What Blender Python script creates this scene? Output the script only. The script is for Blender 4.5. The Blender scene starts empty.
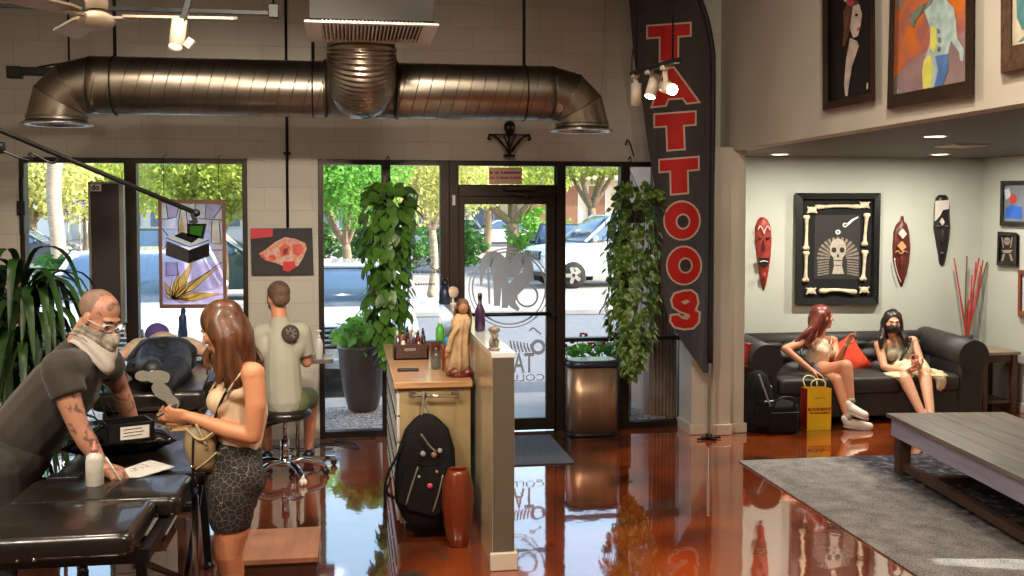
import bpy, bmesh, math, random
from mathutils import Vector as V, Matrix as M4, noise as NZ
random.seed(7)
SC = bpy.context.scene
COL = SC.collection
R = math.radians
PI = math.pi

# ------------------------------------------------------------------ camera model
F = 1030.; CH = 2.0; TH = R(8.9); PT = R(2.5); CY = 212 + F * math.tan(PT)
def _ray(px, py):
    dx = (px - 512) / F; dy = -(py - CY) / F
    s, c = math.sin(TH), math.cos(TH); sp, cp = math.sin(PT), math.cos(PT)
    return (s*cp + dx*c + dy*s*sp, c*cp - dx*s + dy*c*sp, -sp + dy*cp)
def at(px, py, Y):
    "photo point -> place on the plane Y (metres in front of the camera)"
    r = _ray(px, py); t = Y / r[1]; return V((r[0]*t, Y, CH + r[2]*t))
def az(px, py, Z=0.):
    r = _ray(px, py); t = (Z - CH) / r[2]; return V((r[0]*t, r[1]*t, Z))
def ax(px, py, X):
    r = _ray(px, py); t = X / r[0]; return V((X, r[1]*t, CH + r[2]*t))

# ------------------------------------------------------------------ materials
def lin(v):
    v /= 255.
    return v/12.92 if v <= .04045 else ((v + .055)/1.055)**2.4
def C(r, g, b): return (lin(r), lin(g), lin(b), 1.)
MATS = {}
def nodes(name):
    m = bpy.data.materials.new(name); m.use_nodes = True
    nt = m.node_tree; b = nt.nodes['Principled BSDF']
    return m, nt, b
def mat(name, col, rough=.5, metal=0., var=.12, scale=6., bump=0., spec=.5, coat=0., emit=0., trans=0., sss=0., col2=None,
        stretch=(1, 1, 1), detail=4., bscale=None, lo=.35, hi=.65, coords='Object', alpha=1., sheen=0.):
    if name in MATS: return MATS[name]
    m, nt, b = nodes(name); N = nt.nodes; L = nt.links
    c = C(*col)
    tc = N.new('ShaderNodeTexCoord'); mp = N.new('ShaderNodeMapping'); mp.inputs['Scale'].default_value = stretch
    L.new(tc.outputs[coords], mp.inputs['Vector'])
    no = N.new('ShaderNodeTexNoise'); no.inputs['Scale'].default_value = scale; no.inputs['Detail'].default_value = detail
    L.new(mp.outputs['Vector'], no.inputs['Vector'])
    rp = N.new('ShaderNodeValToRGB'); rp.color_ramp.elements[0].position = lo; rp.color_ramp.elements[1].position = hi
    a = tuple(max(0, x*(1 - var)) for x in c[:3]) + (1,)
    d = C(*col2) if col2 else tuple(min(1, x*(1 + var)) for x in c[:3]) + (1,)
    rp.color_ramp.elements[0].color = a; rp.color_ramp.elements[1].color = d
    L.new(no.outputs['Fac'], rp.inputs['Fac']); L.new(rp.outputs['Color'], b.inputs['Base Color'])
    b.inputs['Roughness'].default_value = rough; b.inputs['Metallic'].default_value = metal
    b.inputs['Specular IOR Level'].default_value = spec; b.inputs['Coat Weight'].default_value = coat
    b.inputs['Alpha'].default_value = alpha
    if sheen: b.inputs['Sheen Weight'].default_value = sheen
    if sss: 
        b.inputs['Subsurface Weight'].default_value = sss; b.inputs['Subsurface Radius'].default_value = (.012, .005, .003)
    if emit:
        L.new(rp.outputs['Color'], b.inputs['Emission Color']); b.inputs['Emission Strength'].default_value = emit
    if bump:
        n2 = N.new('ShaderNodeTexNoise'); n2.inputs['Scale'].default_value = bscale or scale*4; n2.inputs['Detail'].default_value = 5
        L.new(mp.outputs['Vector'], n2.inputs['Vector'])
        bp = N.new('ShaderNodeBump'); bp.inputs['Strength'].default_value = bump; bp.inputs['Distance'].default_value = .01
        L.new(n2.outputs['Fac'], bp.inputs['Height']); L.new(bp.outputs['Normal'], b.inputs['Normal'])
    if trans:
        tr = N.new('ShaderNodeBsdfTranslucent'); L.new(rp.outputs['Color'], tr.inputs['Color'])
        mx = N.new('ShaderNodeMixShader'); mx.inputs[0].default_value = trans
        L.new(b.outputs[0], mx.inputs[1]); L.new(tr.outputs[0], mx.inputs[2]); L.new(mx.outputs[0], N['Material Output'].inputs[0])
    MATS[name] = m
    return m
def glass(name, tint=(250, 253, 255), refl=1.45):
    if name in MATS: return MATS[name]
    m, nt, b = nodes(name); N = nt.nodes; L = nt.links
    t = N.new('ShaderNodeBsdfTransparent'); t.inputs[0].default_value = C(*tint)
    g = N.new('ShaderNodeBsdfGlossy'); g.inputs['Roughness'].default_value = .02
    lw = N.new('ShaderNodeLayerWeight'); lw.inputs[0].default_value = .5; pw = N.new('ShaderNodeMath'); pw.operation = 'POWER'; pw.inputs[1].default_value = 4.; L.new(lw.outputs['Facing'], pw.inputs[0])
    f = N.new('ShaderNodeMath'); f.operation = 'MULTIPLY_ADD'; f.inputs[1].default_value = .7; f.inputs[2].default_value = (refl - 1)*.09; L.new(pw.outputs[0], f.inputs[0])
    no = N.new('ShaderNodeTexNoise'); no.inputs['Scale'].default_value = .7
    bp = N.new('ShaderNodeBump'); bp.inputs['Strength'].default_value = .02; L.new(no.outputs['Fac'], bp.inputs['Height']); L.new(bp.outputs['Normal'], g.inputs['Normal'])
    x = N.new('ShaderNodeMixShader'); L.new(f.outputs[0], x.inputs[0]); L.new(t.outputs[0], x.inputs[1]); L.new(g.outputs[0], x.inputs[2])
    L.new(x.outputs[0], N['Material Output'].inputs[0]); MATS[name] = m
    return m

# ------------------------------------------------------------------ objects
def tag(o, label=None, cat=None, group=None, kind=None):
    if label: o['label'] = label
    if cat: o['category'] = cat
    if group: o['group'] = group
    if kind: o['kind'] = kind
    return o
def thing(name, label, cat, loc=(0, 0, 0), rz=0., group=None):
    o = bpy.data.objects.new(name, None); COL.objects.link(o); o.empty_display_size = .1
    o.location = loc; o.rotation_euler = (0, 0, rz)
    return tag(o, label, cat, group)
def link(name, me, parent=None):
    o = bpy.data.objects.new(name, me); COL.objects.link(o)
    if parent is not None: o.parent = parent
    return o
def kids(o): return [c for c in bpy.data.objects if c.parent == o]
def dup(o, loc=None, rz=None, label=None, parent=None):
    c = o.copy(); COL.objects.link(c)
    if parent is not None: c.parent = parent
    if loc is not None: c.location = loc
    if rz is not None: c.rotation_euler = (0, 0, rz)
    if label: c['label'] = label
    for k in kids(o): dup(k, parent=c)
    return c

def frame_of(d, up=V((0, 0, 1))):
    d = d.normalized()
    if abs(d.dot(up)) > .98: up = V((0, 1, 0))
    s = d.cross(up).normalized(); u = s.cross(d).normalized()
    return s, u, d

class MB:
    """collects shapes for ONE mesh; o = the place its thing stands at (shapes may be given in room coordinates)"""
    def __init__(self, o=(0, 0, 0), rz=0.):
        self.bm = bmesh.new(); self.o = V(o); self.rz = rz; self.mi = 0
    def _new(self, vs, fs, smooth=False):
        bv = [self.bm.verts.new(v) for v in vs]
        for f in fs:
            try:
                q = self.bm.faces.new([bv[i] for i in f]); q.material_index = self.mi; q.smooth = smooth
            except ValueError: pass
        return bv
    def box(self, x0, x1, y0, y1, z0, z1, bev=0., rot=None, about=None):
        vs = [V((x, y, z)) for z in (z0, z1) for y in (y0, y1) for x in (x0, x1)]
        if rot is not None:
            c = V(about) if about is not None else V(((x0+x1)/2, (y0+y1)/2, (z0+z1)/2))
            vs = [c + rot @ (v - c) for v in vs]
        bv = self._new(vs, [(0, 2, 3, 1), (4, 5, 7, 6), (0, 1, 5, 4), (2, 6, 7, 3), (0, 4, 6, 2), (1, 3, 7, 5)])
        if bev:
            es = list({e for v in bv for e in v.link_edges})
            r = bmesh.ops.bevel(self.bm, geom=es, offset=bev, segments=2, affect='EDGES', profile=.5)
            for f in r['faces']: f.material_index = self.mi; f.smooth = True
        return self
    def bar(self, p, q, w, h=None, up=(0, 0, 1), bev=0.):
        p, q = V(p), V(q); h = h or w; s, u, d = frame_of(q - p, V(up)); s = s*w/2; u = u*h/2
        vs = [p-s-u, p+s-u, p-s+u, p+s+u, q-s-u, q+s-u, q-s+u, q+s+u]
        bv = self._new(vs, [(0, 2, 3, 1), (4, 5, 7, 6), (0, 1, 5, 4), (2, 6, 7, 3), (0, 4, 6, 2), (1, 3, 7, 5)])
        if bev:
            es = list({e for v in bv for e in v.link_edges})
            r = bmesh.ops.bevel(self.bm, geom=es, offset=bev, segments=2, affect='EDGES', profile=.5)
            for f in r['faces']: f.material_index = self.mi; f.smooth = True
        return self
    def rings(self, rs, cap=True, closed=False, smooth=True):
        n = len(rs[0]); base = [[self.bm.verts.new(v) for v in r] for r in rs]
        m = len(rs)
        for i in range(m if closed else m - 1):
            a, b = base[i], base[(i+1) % m]
            for j in range(n):
                q = self.bm.faces.new((a[j], a[(j+1) % n], b[(j+1) % n], b[j])); q.smooth = smooth; q.material_index = self.mi
        if cap and not closed:
            for r in (base[0][::-1], base[-1]):
                q = self.bm.faces.new(r); q.material_index = self.mi
        return self
    def tube(self, pts, r, seg=10, cap=True, closed=False, flat=1., up=(0, 0, 1)):
        pts = [V(p) for p in pts]; n = len(pts)
        rr = r if isinstance(r, (list, tuple)) else [r]*n
        rs = []; pu = None
        for i, p in enumerate(pts):
            if closed: d = pts[(i+1) % n] - pts[i-1]
            else: d = pts[min(i+1, n-1)] - pts[max(i-1, 0)]
            d = d.normalized()
            if pu is None: s, u, _ = frame_of(d, V(up))
            else:
                s = d.cross(pu)
                if s.length < 1e-5: s, u, _ = frame_of(d, V(up))
                else: s.normalize(); u = s.cross(d).normalized()
            pu = u
            rs.append([p + (s*math.cos(a) + u*math.sin(a)*flat)*rr[i] for a in [2*PI*k/seg for k in range(seg)]])
        return self.rings(rs, cap, closed)
    def cyl(self, p, q, r, r2=None, seg=20): return self.tube([p, q], [r, r if r2 is None else r2], seg)
    def lathe(self, prof, c=(0, 0, 0), seg=28, axis=(0, 0, 1), cap=True, sx=1., sy=1.):
        c = V(c); s, u, d = frame_of(V(axis)) if tuple(axis) != (0, 0, 1) else (V((1, 0, 0)), V((0, 1, 0)), V((0, 0, 1)))
        return self.rings([[c + d*z + (s*math.cos(a)*sx + u*math.sin(a)*sy)*max(r, 1e-4) for a in [2*PI*k/seg for k in range(seg)]] for r, z in prof], cap)
    def ell(self, c, rad, rot=None, sub=3, noise_=0., nf=3.):
        c = V(c); rad = (rad,)*3 if not isinstance(rad, (tuple, list)) else rad
        r = bmesh.ops.create_icosphere(self.bm, subdivisions=sub, radius=1.)
        for v in r['verts']:
            k = 1. + (noise_*NZ.noise(v.co*nf + c*3.7) if noise_ else 0)
            w = V((v.co.x*rad[0]*k, v.co.y*rad[1]*k, v.co.z*rad[2]*k))
            v.co = c + (rot @ w if rot is not None else w)
        for f in {f for v in r['verts'] for f in v.link_faces}: f.smooth = True; f.material_index = self.mi
        return self
    def limb(self, p, q, r, r2, sub=2):
        p, q = V(p), V(q); self.ell(p, r, sub=sub); self.ell(q, r2, sub=sub)
        if (q-p).length > 1e-4: self.tube([p, q], [r, r2], 14)
        return self
    def chain(self, pts):
        for a, b in zip(pts[:-1], pts[1:]): self.limb(a[:3], b[:3], a[3], b[3])
        return self
    def prism(self, poly, o, u, v, depth, n=None):
        "2-D outline in the frame (o; u, v), pushed out by depth along u x v"
        o, u, v = V(o), V(u), V(v); w = (V(n) if n is not None else u.cross(v)).normalized()*depth
        k = len(poly); a = [o + u*x + v*y for x, y in poly]; b = [p + w for p in a]
        bv = self._new(a + b, [(i, (i+1) % k, k + (i+1) % k, k + i) for i in range(k)])
        for ring in (bv[:k][::-1], bv[k:]):
            try:
                f = self.bm.faces.new(ring); f.material_index = self.mi; f.normal_update()
                if k > 4: bmesh.ops.triangulate(self.bm, faces=[f])
            except ValueError: pass
        return self
    def quad(self, *p, smooth=False):
        self._new([V(x) for x in p], [tuple(range(len(p)))], smooth); return self
    def grid(self, fn, nu, nv, smooth=True):
        g = [[self.bm.verts.new(fn(i/nu, j/nv)) for j in range(nv+1)] for i in range(nu+1)]
        for i in range(nu):
            for j in range(nv):
                f = self.bm.faces.new((g[i][j], g[i+1][j], g[i+1][j+1], g[i][j+1])); f.smooth = smooth; f.material_index = self.mi
        return self
    def add_mesh(self, me, mtx):
        n0 = len(self.bm.verts); f0 = len(self.bm.faces)
        self.bm.from_mesh(me); self.bm.verts.ensure_lookup_table(); self.bm.faces.ensure_lookup_table()
        for v in self.bm.verts[n0:]: v.co = mtx @ v.co
        for f in self.bm.faces[f0:]: f.material_index = self.mi
        return self
    def text(self, s, size, mtx, ext=.001, bold=0., sx=1.):
        cu = bpy.data.curves.new('t', 'FONT'); cu.body = s; cu.size = size; cu.extrude = ext; cu.offset = bold
        cu.align_x = 'CENTER'; cu.align_y = 'CENTER'; cu.resolution_u = 3
        o = bpy.data.objects.new('t', cu); COL.objects.link(o)
        me = bpy.data.meshes.new_from_object(o.evaluated_get(bpy.context.evaluated_depsgraph_get()))
        bpy.data.objects.remove(o); bpy.data.curves.remove(cu)
        self.add_mesh(me, mtx @ M4.Diagonal((sx, 1, 1, 1))); bpy.data.meshes.remove(me)
        return self
    def mesh(self, name, mats, smooth=None, fix=True):
        bm = self.bm
        if fix: bmesh.ops.recalc_face_normals(bm, faces=bm.faces)
        if smooth is not None:
            for f in bm.faces: f.smooth = smooth
        me = bpy.data.meshes.new(name)
        T = M4.Rotation(-self.rz, 4, 'Z') @ M4.Translation(-self.o)
        bm.transform(T); bm.to_mesh(me); bm.free()
        for m in (mats if isinstance(mats, (list, tuple)) else [mats]): me.materials.append(m)
        return me
    def build(self, name, mats, parent=None, smooth=None, fix=True, sub=0, label=None):
        o = link(name, self.mesh(name, mats, smooth, fix), parent)
        if parent is None: o.location = self.o; o.rotation_euler = (0, 0, self.rz)
        if sub:
            md = o.modifiers.new('s', 'SUBSURF'); md.levels = sub; md.render_levels = sub
        if label: o['label'] = label
        return o
    def skin(self, name, mats, parent=None, voxel=.008, smooth=6, fac=.5, label=None):
        "one continuous surface over everything collected"
        me = self.mesh(name, mats); o = bpy.data.objects.new(name, me); COL.objects.link(o)
        md = o.modifiers.new('r', 'REMESH'); md.mode = 'VOXEL'; md.voxel_size = voxel; md.use_smooth_shade = True
        if smooth:
            ms = o.modifiers.new('s', 'SMOOTH'); ms.factor = fac; ms.iterations = smooth
        n = bpy.data.meshes.new_from_object(o.evaluated_get(bpy.context.evaluated_depsgraph_get()))
        o.modifiers.clear(); o.data = n; n.name = name; bpy.data.meshes.remove(me)
        n.materials.clear()
        for m in (mats if isinstance(mats, (list, tuple)) else [mats]): n.materials.append(m)
        for p in n.polygons: p.use_smooth = True; p.material_index = 0
        if parent is not None: o.parent = parent
        else: o.location = self.o; o.rotation_euler = (0, 0, self.rz)
        if label: o['label'] = label
        return o
def arc(c, r, a0, a1, n, u=(1, 0, 0), v=(0, 0, 1)):
    c, u, v = V(c), V(u), V(v)
    return [c + u*r*math.cos(R(a0 + (a1-a0)*i/n)) + v*r*math.sin(R(a0 + (a1-a0)*i/n)) for i in range(n+1)]
def circ(cx, cy, r, n=24, ry=None): return [(cx + r*math.cos(2*PI*k/n), cy + (ry or r)*math.sin(2*PI*k/n)) for k in range(n)]
def bez(pts, n=8):
    "smooth curve through the points (Catmull-Rom)"
    P = [V(p) for p in pts]; P = [P[0]*2 - P[1]] + P + [P[-1]*2 - P[-2]]; out = []
    for i in range(1, len(P)-2):
        a, b, c, d = P[i-1:i+3]
        for k in range(n):
            t = k/n; out.append(.5*((2*b) + (c-a)*t + (2*a-5*b+4*c-d)*t*t + (3*b-a-3*c+d)*t**3))
    return out + [P[-2]]
def rotmat(yaw=0, pitch=0, roll=0): return M4.Rotation(R(yaw), 3, 'Z') @ M4.Rotation(R(pitch), 3, 'X') @ M4.Rotation(R(roll), 3, 'Y')
EXPO = 0.25; SKY = .5; SUN = 7.0; LAMP = .38; LAMP2 = .8; LAMP3 = .65
# ================================================================== camera, sky, sun
cam = bpy.data.cameras.new('camera'); co = bpy.data.objects.new('camera', cam); COL.objects.link(co)
cam.sensor_width = 36; cam.sensor_fit = 'HORIZONTAL'; cam.lens = 36*F/1024
cam.shift_y = -(288 - CY)/1024; cam.clip_end = 400
co.location = (0, 0, CH); co.rotation_euler = (R(90) - PT, 0, -TH); SC.camera = co
vs = SC.view_settings; vs.view_transform = 'Standard'; vs.look = 'None'; vs.gamma = 1; vs.use_curve_mapping = False; vs.exposure = EXPO
SC.cycles.use_denoising = True
SC.cycles.max_bounces = 10; SC.cycles.diffuse_bounces = 4; SC.cycles.glossy_bounces = 4; SC.cycles.transparent_max_bounces = 24
SC.cycles.sample_clamp_indirect = 4; SC.cycles.caustics_reflective = False; SC.cycles.caustics_refractive = False
w = bpy.data.worlds.new('sky'); SC.world = w; w.use_nodes = True
bg = w.node_tree.nodes['Background']; st = w.node_tree.nodes.new('ShaderNodeTexSky'); st.sky_type = 'NISHITA'
st.sun_disc = False; st.sun_elevation = R(34); st.sun_rotation = R(100); st.air_density = 1.4; st.dust_density = 2.5
w.node_tree.links.new(st.outputs[0], bg.inputs[0]); bg.inputs[1].default_value = SKY
sl = bpy.data.lights.new('sun', 'SUN'); sl.energy = SUN; sl.angle = R(.6); sl.color = (1, .93, .82)
so = bpy.data.objects.new('sun', sl); COL.objects.link(so); so.rotation_euler = V((-.78, .27, -.55)).to_track_quat('-Z', 'Y').to_euler()

# ================================================================== the room
def struct(name, mb, m, parent=None, **k):
    o = mb.build(name, m, parent, **k)
    if parent is None: o['kind'] = 'structure'
    return o
def floor_mat():
    m, nt, b = nodes('stained epoxy floor'); N = nt.nodes; L = nt.links
    tc = N.new('ShaderNodeTexCoord')
    def noi(s, d=4, dist=0.):
        n = N.new('ShaderNodeTexNoise'); n.inputs['Scale'].default_value = s; n.inputs['Detail'].default_value = d; n.inputs['Distortion'].default_value = dist
        L.new(tc.outputs['Object'], n.inputs['Vector']); return n
    r1 = N.new('ShaderNodeValToRGB'); e = r1.color_ramp.elements
    e[0].position = .30; e[0].color = C(58, 26, 13); e[1].position = .72; e[1].color = C(176, 84, 34)
    x = e.new(.5); x.color = C(134, 56, 20)
    L.new(noi(.9, 6, 1.2).outputs['Fac'], r1.inputs['Fac'])
    r2 = N.new('ShaderNodeValToRGB'); e = r2.color_ramp.elements; e[0].position = .60; e[0].color = (0, 0, 0, 1); e[1].position = .68; e[1].color = (1, 1, 1, 1)
    L.new(noi(.75, 5, 1.6).outputs['Fac'], r2.inputs['Fac'])
    mx = N.new('ShaderNodeMix'); mx.data_type = 'RGBA'; L.new(r2.outputs['Color'], mx.inputs['Factor']); L.new(r1.outputs['Color'], mx.inputs['A']); mx.inputs['B'].default_value = C(38, 66, 66)
    # the stain turns from brown-black on the studio side to orange on the lounge side
    sp = N.new('ShaderNodeSeparateXYZ'); L.new(tc.outputs['Object'], sp.inputs[0])
    mr = N.new('ShaderNodeMapRange'); mr.inputs[1].default_value = -1.2; mr.inputs[2].default_value = 1.2; mr.inputs[3].default_value = .75; mr.inputs[4].default_value = 0
    L.new(sp.outputs[0], mr.inputs[0])
    m2 = N.new('ShaderNodeMix'); m2.data_type = 'RGBA'; L.new(mr.outputs[0], m2.inputs['Factor']); L.new(mx.outputs['Result'], m2.inputs['A']); m2.inputs['B'].default_value = C(76, 56, 45)
    L.new(m2.outputs['Result'], b.inputs['Base Color'])
    b.inputs['Roughness'].default_value = .06; b.inputs['IOR'].default_value = 2.0
    b.inputs['Coat Weight'].default_value = 1.; b.inputs['Coat IOR'].default_value = 1.7; b.inputs['Coat Roughness'].default_value = .02
    bp = N.new('ShaderNodeBump'); bp.inputs['Strength'].default_value = .2; bp.inputs['Distance'].default_value = .004
    L.new(noi(5, 2).outputs['Fac'], bp.inputs['Height']); L.new(bp.outputs['Normal'], b.inputs['Normal']); L.new(bp.outputs['Normal'], b.inputs['Coat Normal'])
    return m
def cmu_mat():
    m, nt, b = nodes('painted block wall'); N = nt.nodes; L = nt.links
    tc = N.new('ShaderNodeTexCoord'); sp = N.new('ShaderNodeSeparateXYZ'); L.new(tc.outputs['Object'], sp.inputs[0])
    cb = N.new('ShaderNodeCombineXYZ'); L.new(sp.outputs[0], cb.inputs[0]); L.new(sp.outputs[2], cb.inputs[1])
    mp = N.new('ShaderNodeMapping'); mp.inputs['Location'].default_value = (.13, .02, 0); L.new(cb.outputs[0], mp.inputs[0])
    br = N.new('ShaderNodeTexBrick'); br.inputs['Scale'].default_value = 1; br.inputs['Brick Width'].default_value = .4064; br.inputs['Row Height'].default_value = .2032
    br.inputs['Mortar Size'].default_value = .004; br.inputs['Mortar Smooth'].default_value = .6
    br.inputs['Color1'].default_value = C(196, 190, 178); br.inputs['Color2'].default_value = C(190, 184, 172); br.inputs['Mortar'].default_value = C(176, 170, 158)
    L.new(mp.outputs[0], br.inputs['Vector']); L.new(br.outputs['Color'], b.inputs['Base Color']); b.inputs['Roughness'].default_value = .55
    no = N.new('ShaderNodeTexNoise'); no.inputs['Scale'].default_value = 60; L.new(tc.outputs['Object'], no.inputs['Vector'])
    b1 = N.new('ShaderNodeBump'); b1.inputs['Strength'].default_value = .15; b1.inputs['Distance'].default_value = .003; L.new(no.outputs['Fac'], b1.inputs['Height'])
    b2 = N.new('ShaderNodeBump'); b2.invert = True; b2.inputs['Strength'].default_value = .35; b2.inputs['Distance'].default_value = .008
    L.new(br.outputs['Fac'], b2.inputs['Height']); L.new(b1.outputs[0], b2.inputs['Normal']); L.new(b2.outputs[0], b.inputs['Normal'])
    return m
M_FLOOR = floor_mat(); M_CMU = cmu_mat()
M_PLASTER = mat('warm grey plaster', (196, 188, 174), .7, var=.04, scale=2, bump=.1, bscale=40)
M_ALC = mat('pale grey green plaster', (184, 186, 174), .75, var=.04, scale=2, bump=.1, bscale=40)
M_SOFF = mat('dark brown soffit', (70, 54, 42), .6, var=.1)
M_CEIL = mat('dark painted ceiling', (92, 88, 82), .8)
M_BRONZE = mat('dark bronze aluminium', (46, 36, 30), .4, .6, var=.15)
M_GLASS = glass('window glass')
M_BASE = mat('cream baseboard', (206, 196, 178), .4, var=.04)
M_STEEL = mat('brushed steel', (190, 186, 180), .28, 1., var=.1, scale=30, stretch=(1, 1, .05))
M_CHROME = mat('polished chrome', (225, 225, 228), .08, 1., var=.03)
M_BLACK = mat('black plastic', (18, 18, 19), .4, var=.2)
M_BLKMETAL = mat('black metal', (20, 19, 19), .45, .4, var=.2)
M_WHITE = mat('white plastic', (222, 218, 210), .4, var=.03)

WY = 9.2
struct('floor', MB().box(-3.3, 6.8, -3, 10.15, -.12, 0), M_FLOOR)
struct('ceiling', MB().box(-3.3, 3.55, -3.2, 9.4, 4.5, 4.62), M_CEIL)
wb = MB()
wb.box(-3.3, -2.74, WY, WY+.2, 0, 4.5); wb.box(-2.74, 3.4, WY, WY+.2, 2.46, 4.5); wb.box(-.885, -.28, WY, WY+.2, 0, 2.46); wb.box(3.06, 3.4, WY, WY+.2, 0, 2.46)
struct('wall_back', wb, M_CMU)
struct('wall_left', MB().box(-3.32, -3.12, -3, 9.4, 0, 4.5), M_PLASTER)
struct('wall_rear', MB().box(-3.3, 6.8, -3.2, -3, 0, 4.5), M_PLASTER)
# picture wall above the lounge; it drops to a soffit
struct('wall_right', MB().box(3.4, 3.55, -3, 9.4, 2.556, 4.5), M_PLASTER)
struct('trim_1', MB().box(3.41, 6.8, -3, 10.1, 2.56, 2.68), M_SOFF)
struct('wall_alcove', MB().box(3.4, 6.8, 10.0, 10.15, 0, 2.6), M_ALC)
wr = MB(); wr.box(6.6, 6.8, -3, 4.06, 0, 2.6); wr.box(6.6, 6.8, 4.46, 10.0, 0, 2.6); wr.box(6.6, 6.8, 4.06, 4.46, 0, 1.95); wr.box(6.6, 6.8, 4.06, 4.46, 2.5, 2.6)
struct('wall_alcove_right', wr, M_ALC)
w4 = struct('window_4', MB().box(6.66, 6.70, 4.055, 4.465, 1.945, 1.97).box(6.66, 6.70, 4.055, 4.465, 2.48, 2.505), M_BRONZE)
MB().box(6.675, 6.681, 4.06, 4.46, 1.96, 2.49).build('pane', M_GLASS, w4)
fr = MB(); fr.box(3.55, 14, 10.0, 10.15, 2.6, 4.7); fr.box(6.8, 14, 10.0, 10.15, 0, 2.6); fr.box(-3.3, 3.55, 9.2, 9.4, 4.62, 4.7)  # unseen outer wall and parapet, added to shade the ground outside
struct('wall_shade_front', fr, M_PLASTER)
pc = MB(); pc.box(3.02, 3.2, 8.84, WY, 0, 2.575); pc.box(3.2, 3.36, 8.78, WY+.2, 0, 2.575); pc.box(3.36, 3.52, 8.86, 10.0, 0, 2.575)
struct('trim_2', pc, M_PLASTER)
bb = MB(); bb.box(3.0, 3.2, 8.80, 8.84, 0, .09, .008); bb.box(3.19, 3.37, 8.74, 8.78, 0, .10, .008); bb.box(3.37, 3.54, 8.82, 8.86, 0, .09, .008); bb.box(3.0, 3.02, 8.84, 9.19, 0, .09)
struct('baseboard_back', bb, M_BASE)
struct('baseboard_right', MB().box(6.58, 6.6, 5, 10, 0, .1, .006).box(3.53, 6.58, 9.98, 10, 0, .1, .006), M_BASE)

# ---------------------------------------------------------------- glazing
fy0, fy1 = WY-.03, WY+.09
def win(name, xs, z0, z1, label=None, rails=()):
    "xs: list of (x0, x1) uprights from left to right; panes between them"
    f = MB()
    for a, b in xs: f.box(a, b, fy0, fy1, z0, z1, .004)
    f.box(xs[0][0], xs[-1][1], fy0+.005, fy1-.005, z0, z0+.055); f.box(xs[0][0], xs[-1][1], fy0+.005, fy1-.005, z1-.045, z1)
    o = struct(name, f, M_BRONZE)
    for (a, b), (c, d) in zip(xs[:-1], xs[1:]):
        MB().box(b-.005, c+.005, WY+.025, WY+.031, z0+.05, z1-.04).build('pane', M_GLASS, o)
    for x0, x1, zr in rails: MB().box(x0, x1, fy0+.01, fy1-.01, zr-.018, zr+.018, .003).build('rail', M_BRONZE, o)
    return o
win('window_1', [(-2.74, -2.70), (-1.90, -1.80), (-.925, -.885)], 0, 2.46)
win('window_2', [(-.28, -.235), (.27, .35), (.79, .87)], 0, 2.46)
w3 = win('window_3', [(1.845, 1.93), (2.445, 2.53), (3.03, 3.06)], 0, 2.46, rails=[(1.93, 3.03, .83)])
d = MB(); d.box(.87, .955, fy0, fy1, 0, 2.46, .004); d.box(1.845, 1.9, fy0+.01, fy1-.01, 0, 2.46)
d.box(.955, 1.845, fy0, fy1, 2.14, 2.245, .004); d.box(.955, 1.845, fy0, fy1, 2.415, 2.46)
door = struct('door_1', d, M_BRONZE)
MB().box(.955, 1.845, WY+.025, WY+.031, 2.24, 2.42).build('pane', M_GLASS, door, label='transom glass')
lf = MB(); a0, a1 = .96, 1.84
lf.box(a0, a0+.05, WY-.01, WY+.045, .01, 2.145, .003); lf.box(a1-.085, a1, WY-.01, WY+.045, .01, 2.145, .003)
lf.box(a0+.049, a1-.084, WY-.008, WY+.043, .012, .12, .003); lf.box(a0+.049, a1-.084, WY-.008, WY+.043, 2.07, 2.143, .003)
leaf = lf.build('door_leaf', M_BRONZE, door)
MB().box(a0+.04, a1-.08, WY+.014, WY+.02, .11, 2.08).build('glass', M_GLASS, leaf)
pb = MB(); pb.tube([(a0+.02, WY-.07, 1.08), (a1-.02, WY-.07, 1.08)], .017, 12)
for x in (a0+.03, a1-.03): pb.box(x-.025, x+.025, WY-.09, WY-.01, 1.05, 1.11, .005)
pb.build('push_bar', M_BLKMETAL, leaf)
cl = MB(); cl.box(1.36, 1.64, WY-.09, WY-.03, 2.19, 2.235, .006); cl.bar((1.40, WY-.06, 2.17), (1.55, WY-.12, 2.15), .025, .012); cl.bar((1.55, WY-.12, 2.15), (1.62, WY-.03, 2.13), .025, .012)
cl.build('door_closer', M_BRONZE, door)
MB().box(.895, .925, WY-.05, WY-.03, 2.06, 2.15, .004).build('door_sensor', M_WHITE, door, label='white door sensor')
# ================================================================== outside the windows
M_ASPH = mat('asphalt', (116, 118, 124), .9, var=.12, scale=9, bump=.3, bscale=90)
M_CONC = mat('pale concrete', (178, 172, 164), .85, var=.08, scale=3, bump=.2, bscale=50)
M_GRAV = mat('pink grey gravel', (120, 98, 92), .9, var=.5, col2=(216, 200, 184), scale=38, bump=1., bscale=45, detail=6)
M_ROAD = mat('light grey road', (160, 152, 144), .9, var=.08, scale=4)  # light grey street and far ground
M_TYRE = mat('tyre rubber', (26, 26, 28), .8)
M_CARGL = mat('car glass', (70, 96, 122), .06, .0, var=.1, scale=.8, spec=1., coat=1.)
M_HEADL = mat('headlamp', (220, 226, 232), .12, .3)
M_BARK = mat('tree bark', (150, 128, 104), .9, var=.3, scale=20, bump=.6, stretch=(1, 1, .3))
M_BARKP = mat('palm bark', (176, 158, 138), .9, var=.25, scale=16, bump=.6, stretch=(.3, .3, 2))
def leafm(n, col, tr=.45, **k): return mat(n, col, .5, var=.3, scale=3, trans=tr, **k)
M_LF = [leafm('bright mesquite leaves', (176, 190, 84)), leafm('spring green leaves', (116, 176, 66)), leafm('pale yellow leaves', (206, 206, 128)), leafm('deep green leaves', (70, 120, 52))]
def carpaint(n, col): return mat(n, col, .25, var=.02, coat=.8)
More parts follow.
